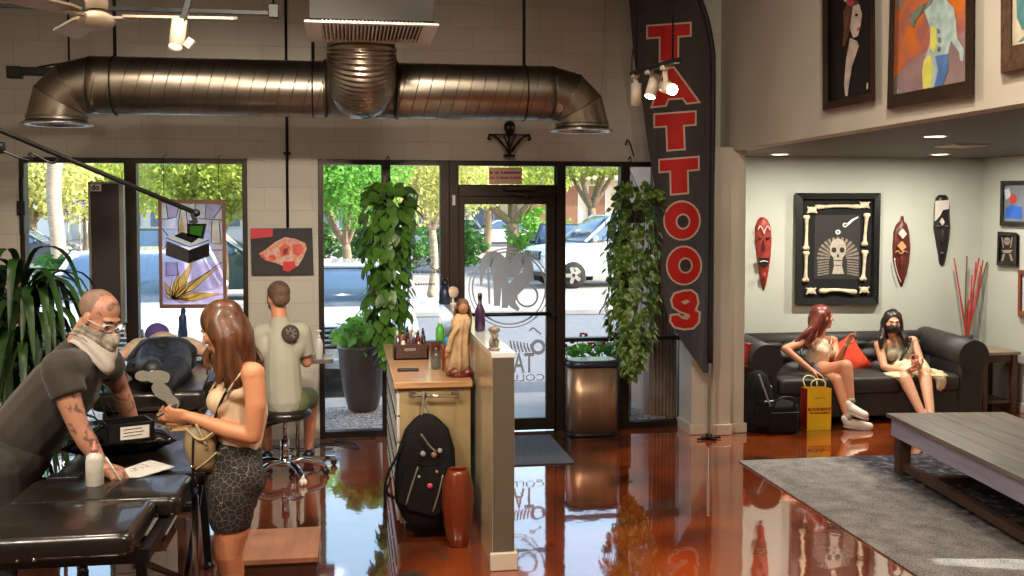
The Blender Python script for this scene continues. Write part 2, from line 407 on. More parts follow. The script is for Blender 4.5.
M_CW = carpaint('white car paint', (226, 230, 234)); M_CB = carpaint('dark blue car paint', (34, 44, 62)); M_CG = carpaint('dark green car paint', (30, 58, 50)); M_CS = carpaint('silver car paint', (178, 190, 204))
M_CONE = mat('orange cone plastic', (240, 100, 30), .5)
struct('ground', MB().box(-80, 80, 11.1, 140, -.6, -.1), M_ASPH)
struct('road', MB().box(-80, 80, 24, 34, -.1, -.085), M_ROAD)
struct('sidewalk', MB().box(-60, 60, 10.6, 11.15, -.4, .01, .02), M_CONC)
struct('pavement', MB().box(-80, 80, 20.5, 23.8, -.1, .02, .02), M_CONC)
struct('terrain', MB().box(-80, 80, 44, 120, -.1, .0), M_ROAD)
g = MB(); g.grid(lambda u, v: V((-12+15*u, 9.4+1.2*v, .012+.02*NZ.noise(V((u*260, v*12, 0))))), 320, 24)
o = g.build('gravel', M_GRAV); tag(o, 'pink and grey gravel bed along the shop front', 'gravel', kind='stuff')
# the doorstep the door opens onto
struct('path', MB().box(.6, 2.0, 9.4, 10.62, -.2, .035, .01), M_CONC)

def leafcloud(mb, c, rad, n, size, seed=0, droop=0.):
    rnd = random.Random(seed)
    for _ in range(n):
        while True:
            p = V((rnd.uniform(-1, 1), rnd.uniform(-1, 1), rnd.uniform(-1, 1)))
            if .35 < p.length < 1 and NZ.noise(p*2.3 + V((seed, 0, 0))) > -.18: break
        q = V(c) + V((p.x*rad[0], p.y*rad[1], p.z*rad[2]))
        a = rnd.uniform(0, 2*PI); t = rnd.uniform(-.9, .5) - droop
        d = V((math.cos(a)*math.cos(t), math.sin(a)*math.cos(t), math.sin(t))); s = d.cross(V((rnd.uniform(-1, 1), rnd.uniform(-1, 1), rnd.uniform(-1, 1)))).normalized()
        L_ = size*rnd.uniform(.7, 1.3); W_ = L_*.36
        mb._new([q, q + d*L_*.5 + s*W_, q + d*L_, q + d*L_*.5 - s*W_], [(0, 1, 2, 3)])
def tree(label, x, y, h, crown, lm, trunk=.16, n=2200, size=.3, seed=1, bark=None, splay=.5, base=-.1, cz=None):
    t = thing('street_tree', label, 'tree', (x, y, base), group=None); b = MB((x, y, base)); rnd = random.Random(seed)
    cz = cz or h*.72
    fork = h*.30
    b.tube(bez([(x, y, base-.05), (x+.1, y, base+fork*.5), (x+.05, y, base+fork)], 4), [trunk*1.2]*1 + [trunk]*7 + [trunk*.9], 10)
    for k in range(5):
        a = k*2*PI/5 + rnd.uniform(-.4, .4); e = V((x + math.cos(a)*crown[0]*splay, y + math.sin(a)*crown[1]*splay, base + cz + rnd.uniform(0, crown[2]*.4)))
        m = V((x, y, base+fork)).lerp(e, .45) + V((0, 0, -.15))
        p = bez([(x+.05, y, base+fork-.05), m, e], 5); b.tube(p, [trunk*.75*(1 - i/len(p)*.8) for i in range(len(p))], 7)
    b.build('trunk', bark or M_BARK, t)
    l = MB((x, y, base))
    for k in range(7):
        a = k*2*PI/6; rr = .55 if k < 6 else 0
        leafcloud(l, (x + math.cos(a)*crown[0]*rr, y + math.sin(a)*crown[1]*rr, base + cz + rnd.uniform(-.25, .45)*crown[2]), (crown[0]*.6, crown[1]*.6, crown[2]*.62), n//7, size, seed*11+k, .3)
    l.build('crown', lm, t, fix=False); return t
def gp(px, Y): return at(px, 212, Y).x
tree('bushy spring green tree seen through the pane left of the hanging plant', gp(343, 21), 21, 4.6, (1.3, 1.2, 1.25), M_LF[1], .09, 9000, .085, 3, base=0, cz=2.55)
tree('pale feathery tree with thin white trunks right of the left hanging plant', gp(430, 24), 24, 5.4, (1.9, 1.6, 1.5), M_LF[2], .09, 9000, .10, 4, base=0, cz=2.75, bark=M_BARKP)
tree('forked grey tree standing in the middle of the door glass', gp(511, 42), 42, 5.6, (2.6, 1.6, .9), M_LF[0], .26, 3500, .17, 5, cz=3.2, splay=.75)
tree('tall yellow green tree filling the pane beside the block pier', gp(216, 21.5), 21.5, 5.5, (1.5, 1.2, 1.25), M_LF[0], .14, 14000, .095, 6, cz=2.75)
tree('yellow green tree overhanging the transom of the door', gp(486, 50), 50, 8, (3.6, 2.5, 1.9), M_LF[0], .2, 6000, .22, 7, cz=4.0)
tree('low spreading tree over the parked pickup right of the door', gp(590, 37), 37, 7.6, (3.2, 2.5, 1.3), M_LF[0], .16, 6000, .18, 8, cz=4.3)
tree('distant yellow green tree behind the palm trunk', gp(85, 48), 48, 6.5, (4.0, 2.5, 2.4), M_LF[0], .2, 7000, .27, 9, cz=3.9)
tree('distant pale tree left of the palm trunk', gp(30, 44), 44, 5.5, (2.6, 2.5, 2.2), M_LF[2], .2, 5000, .25, 10, cz=3.2)
# palm
px_ = gp(56, 31); t = thing('palm_tree', 'thick pale palm trunk outside the far left window', 'palm tree', (px_, 31, -.1)); b = MB((px_, 31, -.1))
b.tube([(px_ + .05*math.sin(i*.7), 31, -.15 + i*.4) for i in range(18)], [.30, .26] + [.20 + .01*(i % 2) for i in range(16)], 14); b.build('trunk', M_BARKP, t)
b = MB((px_, 31, -.1))
for k in range(22):
    a = k*2.4; r_ = 1.8
    p = bez([(px_, 31, 6.6), (px_ + math.cos(a)*r_*.6, 31 + math.sin(a)*r_*.6, 7.3 - (k % 3)*.2), (px_ + math.cos(a)*r_*1.3, 31 + math.sin(a)*r_*1.3, 5.9 - (k % 4)*.5)], 6)
    b.tube(p, [.03]*len(p), 4)
    for i in range(2, len(p)-1):
        d = (p[i+1]-p[i]).normalized(); s = d.cross(V((0, 0, 1))).normalized()
        for sg in (1, -1): b.quad(p[i], p[i] + s*sg*.5 + d*.2 - V((0, 0, .25)), p[i] + s*sg*.45 + d*.32 - V((0, 0, .25)))
b.build('crown', M_LF[3], t, fix=False)
# bushes
for i, (px, Y, rx, rz, lb, m) in enumerate([(541, 42, 1.5, 1.5, 'rounded green shrub behind the orange traffic cone', 1), (385, 32, 1.4, 1.5, 'dark green shrub on the far verge behind the left hanging plant', 3), (306, 40, 1.3, 1.3, 'dark shrub on the far verge beside the block pier', 3), (75, 22.3, .9, .8, 'leafy shrub at the foot of the palm', 3), (452, 36, 1.2, 1.3, 'dark green shrub behind the left door post', 3)]):
    x = gp(px, Y); t = thing('shrub', lb, 'shrub', (x, Y, 0)); b = MB((x, Y, 0)); leafcloud(b, (x, Y, rz*.7), (rx, rx*.8, rz*.75), 900, .26, 40+i); b.build('foliage', M_LF[m], t, fix=False)
    b = MB((x, Y, 0))
    for k in range(5): b.tube([(x, Y, -.1), (x + .5*rx*math.cos(k*1.3), Y + .4*math.sin(k*1.3), rz*.9)], [.04, .015], 5)
    b.build('stem', M_BARK, t)

# ---- parked cars: body (side outline swept across with tumblehome), glass, wheels, lamps
def car(label, x, y, rz, paint, prof, cab, wheels, width=1.8, base=-.1, grille=True, wr=.34):
    "prof: lower outline (along x = length, z); cab: greenhouse outline; front at +x"
    t = thing('parked_car', label, 'car', (x, y, base), rz)
    def sweep(pl, w0, w1, zl, zh):
        b = MB(); ss = [-1, -.94, -.7, 0, .7, .94, 1]
        rs = []
        for s in ss:
            k = 1 if abs(s) < .95 else .94
            cx = sum(p[0] for p in pl)/len(pl); cz = sum(p[1] for p in pl)/len(pl)
            ring = []
            for px, pz in pl:
                f = (pz - zl)/(zh - zl); wd = w0 + (w1 - w0)*f
                ring.append(V((cx + (px-cx)*k*(1 - .03*s*s), s*wd/2, cz + (pz-cz)*k)))
            rs.append(ring)
        return b.rings(rs)
    zs = [p[1] for p in prof]; body = sweep(prof, width, width*.97, min(zs), max(zs)).build('body', paint, t)
    zc = [p[1] for p in cab]; sweep(cab, width*.93, width*.70, min(zc), max(zc)).build('greenhouse', M_CARGL, t)
    # roof skin and pillars
    b = MB(); top = [p for p in cab if p[1] > max(zc) - .07]; xa, xb = min(p[0] for p in top), max(p[0] for p in top); b.box(xa-.02, xb+.02, -width*.355, width*.355, max(zc)-.05, max(zc)+.015, .03)
    fx = max(cab, key=lambda p: p[0]); rx = min(cab, key=lambda p: p[0]); mx = (xa + xb)/2
    for s in (-1, 1):
        lo = s*width*.467; hi = s*width*.357
        b.bar((fx[0], lo, fx[1]), (xb, hi, max(zc)), .06, .06); b.bar((rx[0], lo, rx[1]), (xa, hi, max(zc)), .12, .07); b.bar((mx-.05, lo, fx[1]), (mx-.05, hi, max(zc)), .07, .05)
    b.build('roof', paint, t)
    for wx in wheels:
        for s in (-1, 1):
            w_ = MB(); w_.lathe([(wr*.6, -.1), (wr*.97, -.1), (wr, -.06), (wr, .06), (wr*.97, .1), (wr*.6, .1)], (wx, s*(width/2-.10), wr), 24, axis=(0, 1, 0)); wo = w_.build('wheel', M_TYRE, t)
            h = MB(); h.lathe([(.01, 0), (wr*.2, .012), (wr*.62, .0), (wr*.66, -.03)], (wx, s*(width/2+.005), wr), 24, axis=(0, s, 0))
            h.mi = 1
            for k in range(5):
                a = k*2*PI/5; h.bar((wx + .12*wr*math.cos(a), s*(width/2+.012), wr + .12*wr*math.sin(a)), (wx + .6*wr*math.cos(a), s*(width/2+.008), wr + .6*wr*math.sin(a)), .09*wr*3, .02, up=(0, 1, 0))
            h.build('hubcap', [M_BLACK, M_STEEL], wo)
    f = max(p[0] for p in prof); zg = min(zs) + (max(zs)-min(zs))*.62
    for s in (-1, 1):
        b = MB(); b.ell((f-.13, s*width*.38, zg+.05), (.14, .19, .085)); b.build('headlamp', M_HEADL, t)
        b = MB(); b.ell((fx[0]-.25, s*width*.535, fx[1]+.08), (.06, .11, .075)); b.bar((fx[0]-.25, s*width*.46, fx[1]+.02), (fx[0]-.25, s*width*.52, fx[1]+.06), .04); b.build('mirror', paint, t)
    b = MB()
    for k in range(4): b.box(f-.06, f+.012, -width*.27, width*.27, zg-.09+k*.055, zg-.065+k*.055, .004)
    b.mi = 1; b.box(f-.08, f+.002, -width*.29, width*.29, zg-.12, zg+.12, .01); b.box(f-.10, f+.0, -width*.40, width*.40, min(zs)+.02, min(zs)+.13, .01)
    b.mi = 2; b.tube(arc((f+.02, 0, zg+.01), .11, 20, 160, 10, u=(0, 1, 0)), .016, 6); b.bar((f+.02, -.1, zg+.045), (f+.02, .1, zg+.045), .03)
    b.build('grille', [M_CHROME, M_BLACK, M_STEEL], t)
    b = MB(); b.box(f-.03, f+.03, -width*.46, width*.46, min(zs)+.16, min(zs)+.25, .03); b.build('bumper', paint, t)
    return t
SED = [(-2.3, .35), (-2.25, .24), (2.2, .22), (2.32, .34), (2.30, .62), (2.2, .76), (1.1, .93), (-1.5, .98), (-2.2, .92), (-2.34, .7)]
SEDC = [(-1.75, .93), (1.1, .92), (.35, 1.36), (.1, 1.42), (-.75, 1.42), (-1.0, 1.38)]
SUVP = [(-2.3, .4), (-2.25, .3), (2.2, .3), (2.34, .42), (2.32, .85), (2.2, 1.0), (1.15, 1.12), (-2.25, 1.12), (-2.34, .8)]
SUVC = [(-2.2, 1.1), (1.12, 1.1), (.45, 1.62), (.2, 1.70), (-1.7, 1.70), (-2.0, 1.62)]
HAT = [(-1.9, .35), (-1.85, .26), (1.85, .26), (1.95, .36), (1.93, .7), (1.75, .88), (1.0, .98), (-1.8, 1.0), (-1.95, .8)]
HATC = [(-1.82, .98), (1.02, .97), (.4, 1.42), (.1, 1.5), (-1.2, 1.5), (-1.6, 1.38)]
car('white sedan nosed in to the shop front behind the big planter', gp(341, 11.6), 13.95, R(-90), M_CW, SED, SEDC, (-1.4, 1.45))
car('white car nosed in outside the far left window behind the dracaena', gp(84, 11.6), 14.1, R(-90), M_CW, SUVP, SUVC, (-1.4, 1.45), base=-.22, width=1.9)
car('dark green car parked side on beyond the stained glass panel', gp(196, 24.6), 25.5, 0, M_CG, SUVP, SUVC, (-1.45, 1.5), base=-.1)
car('white compact car parked far away behind the forked tree', gp(497, 60), 60, R(180), M_CW, HAT, HATC, (-1.25, 1.25), base=0)
car('pale blue car parked far away behind the thin white trunks', gp(437, 52), 52, R(180), M_CS, SUVP, SUVC, (-1.45, 1.5), base=0)
car('dark blue pickup parked between the door and the white van', gp(572, 31), 32.5, R(-100), M_CB, SUVP, SUVC, (-1.45, 1.5))
car('large white van parked behind the right hanging plant', gp(618, 27.6), 28.6, R(190), M_CW, [(p[0], p[1]*1.12) for p in SUVP], [(p[0], p[1]*1.18) for p in SUVC], (-1.45, 1.5), wr=.38, width=2.0)
car('black car parked at the kerb beside the palm tree', gp(20, 40), 40, 0, M_CB, HAT, HATC, (-1.25, 1.25), base=-.1)
# cone
x = gp(530, 33); t = thing('traffic_cone', 'orange traffic cone standing on the far kerb', 'traffic cone', (x, 33, -.085))
MB((x, 33, -.085)).lathe([(.17, .03), (.15, .05), (.03, .92), (.01, .93)], (x, 33, -.085), 16).build('cone', M_CONE, t)
MB((x, 33, -.085)).box(x-.24, x+.24, 32.76, 33.24, -.085, -.05, .01).build('base', M_CONE, t)
# umbrella-like purple market canopy at far left, red sign
M_PURP = mat('purple canvas', (96, 74, 190), .7); M_REDS = mat('red sign paint', (214, 62, 52), .6)
x0, x1 = gp(62, 46), gp(86, 46); t = thing('market_awning', 'purple awning on posts behind the palm trunk', 'awning', (x0, 46, 0))
MB((x0, 46, 0)).prism([(0, 2.0), (.0, 2.2), (1.4, 2.7), (1.4, 2.5)], (x0, 45.2, 0), (0, 1, 0), (0, 0, 1), x1-x0).build('canopy', M_PURP, t)
for x in (x0+.1, x1-.1):
    for y in (45.3, 46.5): MB((x0, 46, 0)).tube([(x, y, 0), (x, y, 2.2)], .04, 8).build('post', M_STEEL, t)
# buildings
M_BLD = [mat('beige stucco', (226, 206, 182), .85, var=.05), mat('blue grey render', (150, 156, 168), .85, var=.05), mat('tan stucco', (214, 190, 164), .85, var=.05), mat('white render', (226, 226, 222), .85, var=.04)]
M_BRN = mat('brown shutter', (146, 100, 74), .7); M_BWIN = mat('far window glass', (110, 130, 150), .1)
def bld(label, x0, x1, y, h, m, cols, wz=(1., 2.4), wm=None, depth=8, ww=.6):
    t = thing('building', label, 'building', (x0, y, 0))
    b = MB((x0, y, 0)); b.box(x0, x1, y, y+depth, 0, h); b.box(x0-.2, x1+.2, y-.2, y+depth+.2, h, h+.35); b.box(x0-.1, x1+.1, y-.12, y, 0, .4); b.build('wall', m, t)
    for k in range(cols):
        xc = x0 + (x1-x0)*(k+.5)/cols; hw = (x1-x0)/cols*ww/2
        f = MB((x0, y, 0)); f.box(xc-hw-.08, xc+hw+.08, y-.1, y-.01, wz[0]-.08, wz[1]+.08); w_ = f.build('window', M_BLD[3], t)
        MB((x0, y, 0)).box(xc-hw, xc+hw, y-.13, y-.09, wz[0], wz[1]).build('pane', wm or M_BWIN, w_)
    b = MB((x0, y, 0)); b.box(x0-.3, x1+.3, y-.9, y+.1, wz[1]+.35, wz[1]+.6); b.build('canopy', m, t); return t
bld('beige building with brown roller doors behind the pickup', gp(528, 62), gp(690, 62), 62, 9, M_BLD[0], 6, (0.05, 3.6), M_BRN)
bld('blue grey building behind the pale feathery tree', gp(392, 66), gp(500, 66), 66, 9, M_BLD[1], 3)
bld('tan building behind the spring green tree', gp(250, 64), gp(388, 64), 64, 10, M_BLD[2], 5)
bld('pale low building beyond the dark green car', gp(95, 74), gp(245, 74), 74, 7, M_BLD[3], 6)
bld('white office block at the far left end of the street', gp(-90, 78), gp(70, 78), 78, 12, M_BLD[3], 7, (4, 6))
# planter with the shrub just outside
M_POT = mat('dark glazed ceramic', (50, 40, 36), .4, var=.25, scale=3, coat=.3)
x, y = .11, 10.35
t = thing('planter', 'big dark glazed planter on the gravel outside the window', 'planter', (x, y, .02)); MB((x, y, .02)).lathe([(.12, 0), (.15, .02), (.205, .25), (.235, .48), (.235, .60), (.255, .62), (.25, .66), (.21, .66), (.2, .6), (.05, .58)], (x, y, .02), 32).build('pot', M_POT, t)
b = MB((x, y, .02)); leafcloud(b, (x, y, .80), (.27, .25, .17), 420, .11, 77); b.build('foliage', M_LF[1], t, fix=False)
# ridged post outside at right
M_RIB = mat('ribbed tan concrete', (170, 138, 118), .85, var=.08)
x0, x1 = 2.88, 2.60; t = MB((x0, 9.75, 0))
rb = [(x0, 9.55), (x0, 10.6), (x1+.6, 10.6), (x1+.6, 9.55)]
n = 9
for k in range(n): 
    xa = x0 + (x1+.6-x0)*k/n; t.box(xa+.012, xa + (x1+.6-x0)/n - .012, 9.62, 10.5, 0, 4.2)
    t.box(xa - .012, xa+.012, 9.66, 10.5, 0, 4.2)
o = t.build('ribbed_column', M_RIB); tag(o, 'tan ribbed column just outside the right window', 'column')
# flower bed outside right window
M_FRED = mat('red petals', (214, 30, 44), .5, trans=.3); M_FSOIL = mat('potting soil', (62, 46, 38), .95, bump=.5)
x0, x1 = 1.98, 2.68; t = thing('flower_box', 'planter box of red geraniums outside the right window', 'flower box', (x0, 9.75, .02))
MB((x0, 9.75, .02)).box(x0, x1, 9.62, 9.95, .02, .5, .01).build('box', mat('grey planter box', (150, 148, 150), .7), t)
b = MB((x0, 9.75, .02)); leafcloud(b, ((x0+x1)/2, 9.78, .6), (.38, .16, .14), 420, .07, 91); b.build('foliage', M_LF[1], t, fix=False)
for k in range(7):
    fx_, fy_, fz = x0+.05+k*.1, 9.74+.05*(k % 2), .70 + .05*((k*7) % 3)
    b = MB((x0, 9.75, .02))
    for j in range(9): b.ell((fx_ + .028*math.cos(j*2.4), fy_ + .025*math.sin(j*1.7), fz + .022*math.sin(j*2.4)), (.017, .017, .012), sub=1)
    b.build('bloom', M_FRED, t)
# ================================================================== overhead: duct, grille box, fan, lights, flag, hanging plants
M_DUCT = mat('galvanised duct', (146, 136, 123), .32, 1., var=.16, scale=5, bump=.05, bscale=30)
M_DSEAM = mat('duct seam', (120, 112, 102), .35, 1.)
DY, DZ, DR = 7.6, 2.885, .2
dl, dr = at(91, 90, DY).x, at(552, 95, DY).x
t = thing('air_duct', 'round galvanised spiral duct hung below the ceiling with turned down ends', 'air duct', (0, DY, DZ))
O = (0, DY, DZ)
b = MB(O); pts = []; rad = []
n = 60
for i in range(n+1):
    x = dl + (dr-dl)*i/n
    b.mi = 0
    pts.append((x, DY, DZ))
b.tube(pts, DR, 40)
b.mi = 1
for k in range(34):       # spiral lock seams
    x = dl + .06 + (dr-dl-.12)*k/33
    b.tube([(x + .05*math.sin(a), DY + (DR+.001)*math.cos(a), DZ + (DR+.001)*math.sin(a)) for a in [2*PI*j/28 for j in range(28)]], .0035, 4, closed=True)
b.build('duct_run', [M_DUCT, M_DSEAM], t)
cx0, cx1 = at(325, 90, DY).x, at(397, 90, DY).x
b = MB(O); b.cyl((cx0, DY, DZ), (cx1, DY, DZ), DR+.008, seg=40); b.mi = 1
for x in (cx0, cx1): b.tube([(x, DY + (DR+.008)*math.cos(a), DZ + (DR+.008)*math.sin(a)) for a in [2*PI*j/32 for j in range(32)]], .009, 6, closed=True)
b.build('tee_sleeve', [M_DUCT, M_DSEAM], t)
for sg, x in ((-1, dl), (1, dr)):
    b = MB(O); c = V((x + 0*sg, DY, DZ - .23)); sec = []
    for k in range(4):
        a = k*30
        ctr = V((x + sg*.23*math.sin(R(a)), DY, DZ - .23 + .23*math.cos(R(a)))); nn = V((sg*math.sin(R(a)), 0, math.cos(R(a))))
        sec.append([ctr + nn*DR*math.cos(q) + V((0, 1, 0))*DR*math.sin(q) for q in [2*PI*j/32 for j in range(32)]])
    end = V((x + sg*.23, DY, DZ - .25)); sec.append([end + V((sg, 0, 0))*DR*math.cos(q) + V((0, 1, 0))*DR*math.sin(q) for q in [2*PI*j/32 for j in range(32)]])
    for i in range(4): b.rings([sec[i], sec[i+1]], cap=False, smooth=True)
    b.mi = 1
    for r_ in sec[:4]: b.tube([p for p in r_], .005, 5, closed=True)
    b.build('elbow', [M_DUCT, M_DSEAM], t)
    b = MB(O); b.lathe([(DR-.01, .0), (DR+.035, -.02), (DR+.04, -.03), (DR-.02, -.03), (DR-.03, .02)], end, 36, cap=False); b.build('outlet_ring', M_STEEL, t)
    b = MB(O); b.lathe([(.02, -.03), (DR-.05, -.005), (DR-.03, .0)], end, 30); b.build('diffuser_cone', M_SOFF, t)
for px in (115, 313, 524):
    x = at(px, 60, DY).x; b = MB(O); b.cyl((x, DY, DZ+DR-.01), (x, DY, 4.5), .012, seg=8); b.tube([(x, DY + (DR+.006)*math.cos(a), DZ + (DR+.006)*math.sin(a)) for a in [2*PI*j/28 for j in range(28)]], .006, 5, closed=True); b.build('hanger', M_BLKMETAL, t)
# flexible branch from the box down into the front of the run
bx0, bx1 = at(309, 42, 6.85).x, at(430, 44, 6.85).x; BZ = at(370, 42, 6.85).z
bxc = (cx0+cx1)/2
b = MB(O); b.tube([(bxc, 7.02, 3.75), (bxc, 7.02, 3.28), (bxc-.005, 7.03, 3.10)], .225, 36); b.mi = 1; b.tube([(bxc + .226*math.cos(a), 7.02 + .226*math.sin(a), 3.16) for a in [2*PI*j/32 for j in range(32)]], .007, 5, closed=True)
b.build('branch_collar', [M_DUCT, M_DSEAM], t)
pp = [V((bxc, 7.03, 3.16))] + [V((bxc, 7.03 + .24*(1-math.cos(R(a))), 3.09 - .20*math.sin(R(a)))) for a in range(0, 81, 5)] + [V((bxc, 7.42, 2.89))]
pp = bez(pp, 4); b = MB(O); b.tube(pp, [.222 + (.012 if i % 4 in (0, 1) else 0) for i in range(len(pp))], 36); b.build('flex_elbow', M_DUCT, t)
# return air box
t = thing('return_air_box', 'ceiling hung sheet metal box with a white louvred return grille underneath', 'air vent', ((bx0+bx1)/2, 6.5, BZ)); O = ((bx0+bx1)/2, 6.5, BZ)
MB(O).box(bx0+.03, bx1-.03, 6.17, 6.83, BZ+.02, 4.5).build('housing', mat('dull dark sheet metal', (34, 29, 25), .55, .3), t)
b = MB(O); 
for a in ((bx0, bx1, 6.15, 6.20), (bx0, bx1, 6.80, 6.85), (bx0, bx0+.09, 6.2, 6.8), (bx1-.09, bx1, 6.2, 6.8)): b.box(*a, BZ-.008, BZ+.006, .002)
gr = b.build('grille_frame', M_WHITE, t)
b = MB(O); n = 26
for k in range(n):
    x = bx0+.10 + (bx1-bx0-.2)*k/(n-1); b.box(x-.004, x+.004, 6.19, 6.81, BZ-.006, BZ+.02, rot=rotmat(roll=20))
b.build('louvre', M_WHITE, gr)
# ceiling fan
fp = at(97, 22, 5.3); O = tuple(fp); t = thing('ceiling_fan', 'white four blade ceiling fan at upper left', 'ceiling fan', O)
M_FAN = mat('cream fan enamel', (168, 154, 134), .5)
b = MB(O); b.lathe([(.02, -.036), (.06, -.030), (.08, -.012), (.088, 0), (.088, .022), (.05, .045), (.02, .06)], O, 32); b.build('motor_housing', M_FAN, t)
b = MB(O); b.cyl((O[0], O[1], O[2]+.07), (O[0], O[1], 4.5), .018, seg=12); b.lathe([(.05, .06), (.055, .1), (.04, .16)], O, 20); b.build('downrod', M_FAN, t)
for a in (-3, 117, 237):
    d = V((math.cos(R(a)), math.sin(R(a)), 0)); s = V((-d.y, d.x, 0)); b = MB(O)
    P = [fp + d*r_ + s*w_ + V((0, 0, .025 + tw)) for r_, w_, tw in ((.13, -.04, -.006), (.2, -.06, -.01), (.62, -.068, -.012), (.66, -.05, -.01), (.66, .05, .01), (.62, .068, .012), (.2, .06, .01), (.13, .04, .006))]
    b._new(P + [p + V((0, 0, .012)) for p in P], [tuple(range(8)), tuple(range(15, 7, -1))] + [(i, (i+1) % 8, 8 + (i+1) % 8, 8+i) for i in range(8)])
    b.build('blade', M_FAN, t)
    b = MB(O); b.bar(fp + d*.07 + V((0, 0, .02)), fp + d*.2 + V((0, 0, .022)), .04, .012); b.build('blade_arm', M_FAN, t)
# lighting track (upper left) with the white spot head
def spot_head(b, p, d, r, L_):
    p, d = V(p), V(d).normalized(); b.tube([p - d*L_*.5, p + d*L_*.5], r, 20); b.tube([p + d*L_*.5, p + d*(L_*.5+.004)], [r*.93, r*.9], 20)
ta, tb = at(-40, 4, 6.0), at(268, 5, 6.0); O = (ta.x, 6.0, ta.z)
t = thing('lighting_track', 'black ceiling lighting track above the fan', 'lighting track', O)
b = MB(O); b.box(-3.12, tb.x, 5.98, 6.02, ta.z-.012, ta.z+.008); b.build('rail', M_BLKMETAL, t)
b = MB(O); b.box(tb.x, tb.x+.06, 5.975, 6.025, ta.z-.03, ta.z+.05, .006); b.build('end_feed', M_BLKMETAL, t)
for x in (-2.4, tb.x+.03): MB(O).cyl((x, 6, ta.z), (x, 6, 4.5), .008, seg=8).build('hanger', M_BLKMETAL, t)
sp = at(178, 33, 5.2); O = (sp.x, 5.2, sp.z); t = thing('spot_lamp', 'white track spot lamp with folded barn door below the fan blade', 'spot lamp', O)
b = MB(O); spot_head(b, sp, (-.12, -.1, -1), .037, .13); b.build('lamp_head', M_FAN, t)
b = MB(O); b.ell(sp + V((-.01, -.01, -.065)), (.034, .034, .028)); b.build('bulb', M_WHITE, t)
b = MB(O); b.box(sp.x+.035, sp.x+.07, 5.17, 5.23, sp.z-.075, sp.z-.025, .004, rot=rotmat(roll=35)); b.build('barn_door', M_FAN, t)
b = MB(O); b.bar(sp + V((.02, 0, .055)), sp + V((.055, 0, .16)), .045, .03, bev=.004); b.cyl(sp + V((.05, 0, .14)), (sp.x+.05, 5.2, 4.5), .012, seg=8); b.build('stem', M_BLKMETAL, t)
# little black track end behind the duct
b0, b1 = at(9, 71, 8.2), at(60, 71, 8.2); O = (b0.x, 8.2, b0.z); t = thing('track_end', 'short black track piece beside the left duct elbow', 'lighting track', O)
b = MB(O); b.box(b0.x, b1.x+.2, 8.17, 8.23, b0.z-.03, b0.z+.03, .004); b.box(b0.x-.01, b0.x+.09, 8.16, 8.24, b0.z-.055, b0.z+.035, .006); b.build('rail', M_BLKMETAL, t)
b = MB(O); b.tube(bez([(b0.x+.2, 8.2, b0.z+.03), (b0.x+.35, 8.2, b0.z+.06), (b1.x+.05, 8.2, b0.z+.04)], 5), .008, 6); b.build('cable', M_BLKMETAL, t)
MB(O).cyl((at(69, 60, 8.2).x, 8.2, b0.z), (at(69, 60, 8.2).x, 8.2, 4.5), .008, seg=8).build('hanger', M_BLKMETAL, t)
# track with three spot heads in front of the flag
M_BULB = mat('glowing lamp', (255, 222, 170), .4, emit=28., var=.01)
TY = 6.6
tp0, tp1 = at(632, 74, 7.2), at(678, 60, 6.0); O = tuple(tp0); t = thing('flag_lighting_track', 'black lighting track in front of the red lettered flag', 'lighting track', O)
b = MB(O); b.bar(tp0, tp1, .036, .03); b.build('rail', M_BLKMETAL, t)
b = MB(O); m_ = tp0.lerp(tp1, .12); b.cyl(m_, (m_.x, m_.y, 4.5), .007, seg=8); m_ = tp0.lerp(tp1, .9); b.cyl(m_, (m_.x, m_.y, 4.5), .007, seg=8); b.build('hanger', M_BLKMETAL, t)
b = MB(O); b.tube(bez([tp0, tp0 + V((.0, 0, .12)), tp0 + V((.05, .05, .45)), tp0 + V((.06, .05, 1.4))], 6), .006, 6); b.build('cable', M_BLACK, t)
M_SPOTH = mat('cream spot enamel', (206, 196, 178), .4)
for (px, py, f, d, lb, lit) in ((636, 94, .08, (0, .05, -1), 'plain cream spot lamp hanging straight down, leftmost on the flag track', 0), (653, 86, .42, (-.35, -.25, -1), 'cream spot lamp tilted to the left in the middle of the flag track', 1), (668, 88, .75, (.05, -1, -.25), 'lit spot lamp glaring at the viewer in front of the letter A', 2)):
    q = tp0.lerp(tp1, f); p = at(px, py, q.y); O = tuple(p); t = thing('track_spot', lb, 'spot lamp', O, group='spot lamps on the flag track')
    d = V(d).normalized(); b = MB(O); spot_head(b, p, d, .038, .15); b.build('lamp_head', M_SPOTH, t)
    b = MB(O); b.cyl(p + d*.076, p + d*.082, .033, seg=18); 
    if lit == 2: b.ell(p + d*.08, .034)
    b.build('bulb', M_BULB if lit else M_WHITE, t)
    b = MB(O); b.bar(p - d*.03, q, .03, .018); b.box(q.x-.022, q.x+.022, q.y-.04, q.y+.04, q.z-.035, q.z-.01, .004); b.build('stem', M_SPOTH, t)
for i, f in enumerate((.42, .75)):
    q = tp0.lerp(tp1, f); lamp_at = at((653, 668)[i], (92, 88)[i], q.y) + (V((-.04, -.03, -.10)) if i == 0 else V((.0, -.13, -.05)))
    l = bpy.data.lights.new('track_spot_light', 'SPOT'); l.energy = 60; l.color = (1, .82, .58); l.spot_size = R(75); l.spot_blend = .5; l.shadow_soft_size = .03
    o = bpy.data.objects.new('track_spot_light', l); COL.objects.link(o); o.location = lamp_at; o.rotation_euler = V(((-.35, -.25, -1), (.05, -1, -.45))[i]).to_track_quat('-Z', 'Y').to_euler()

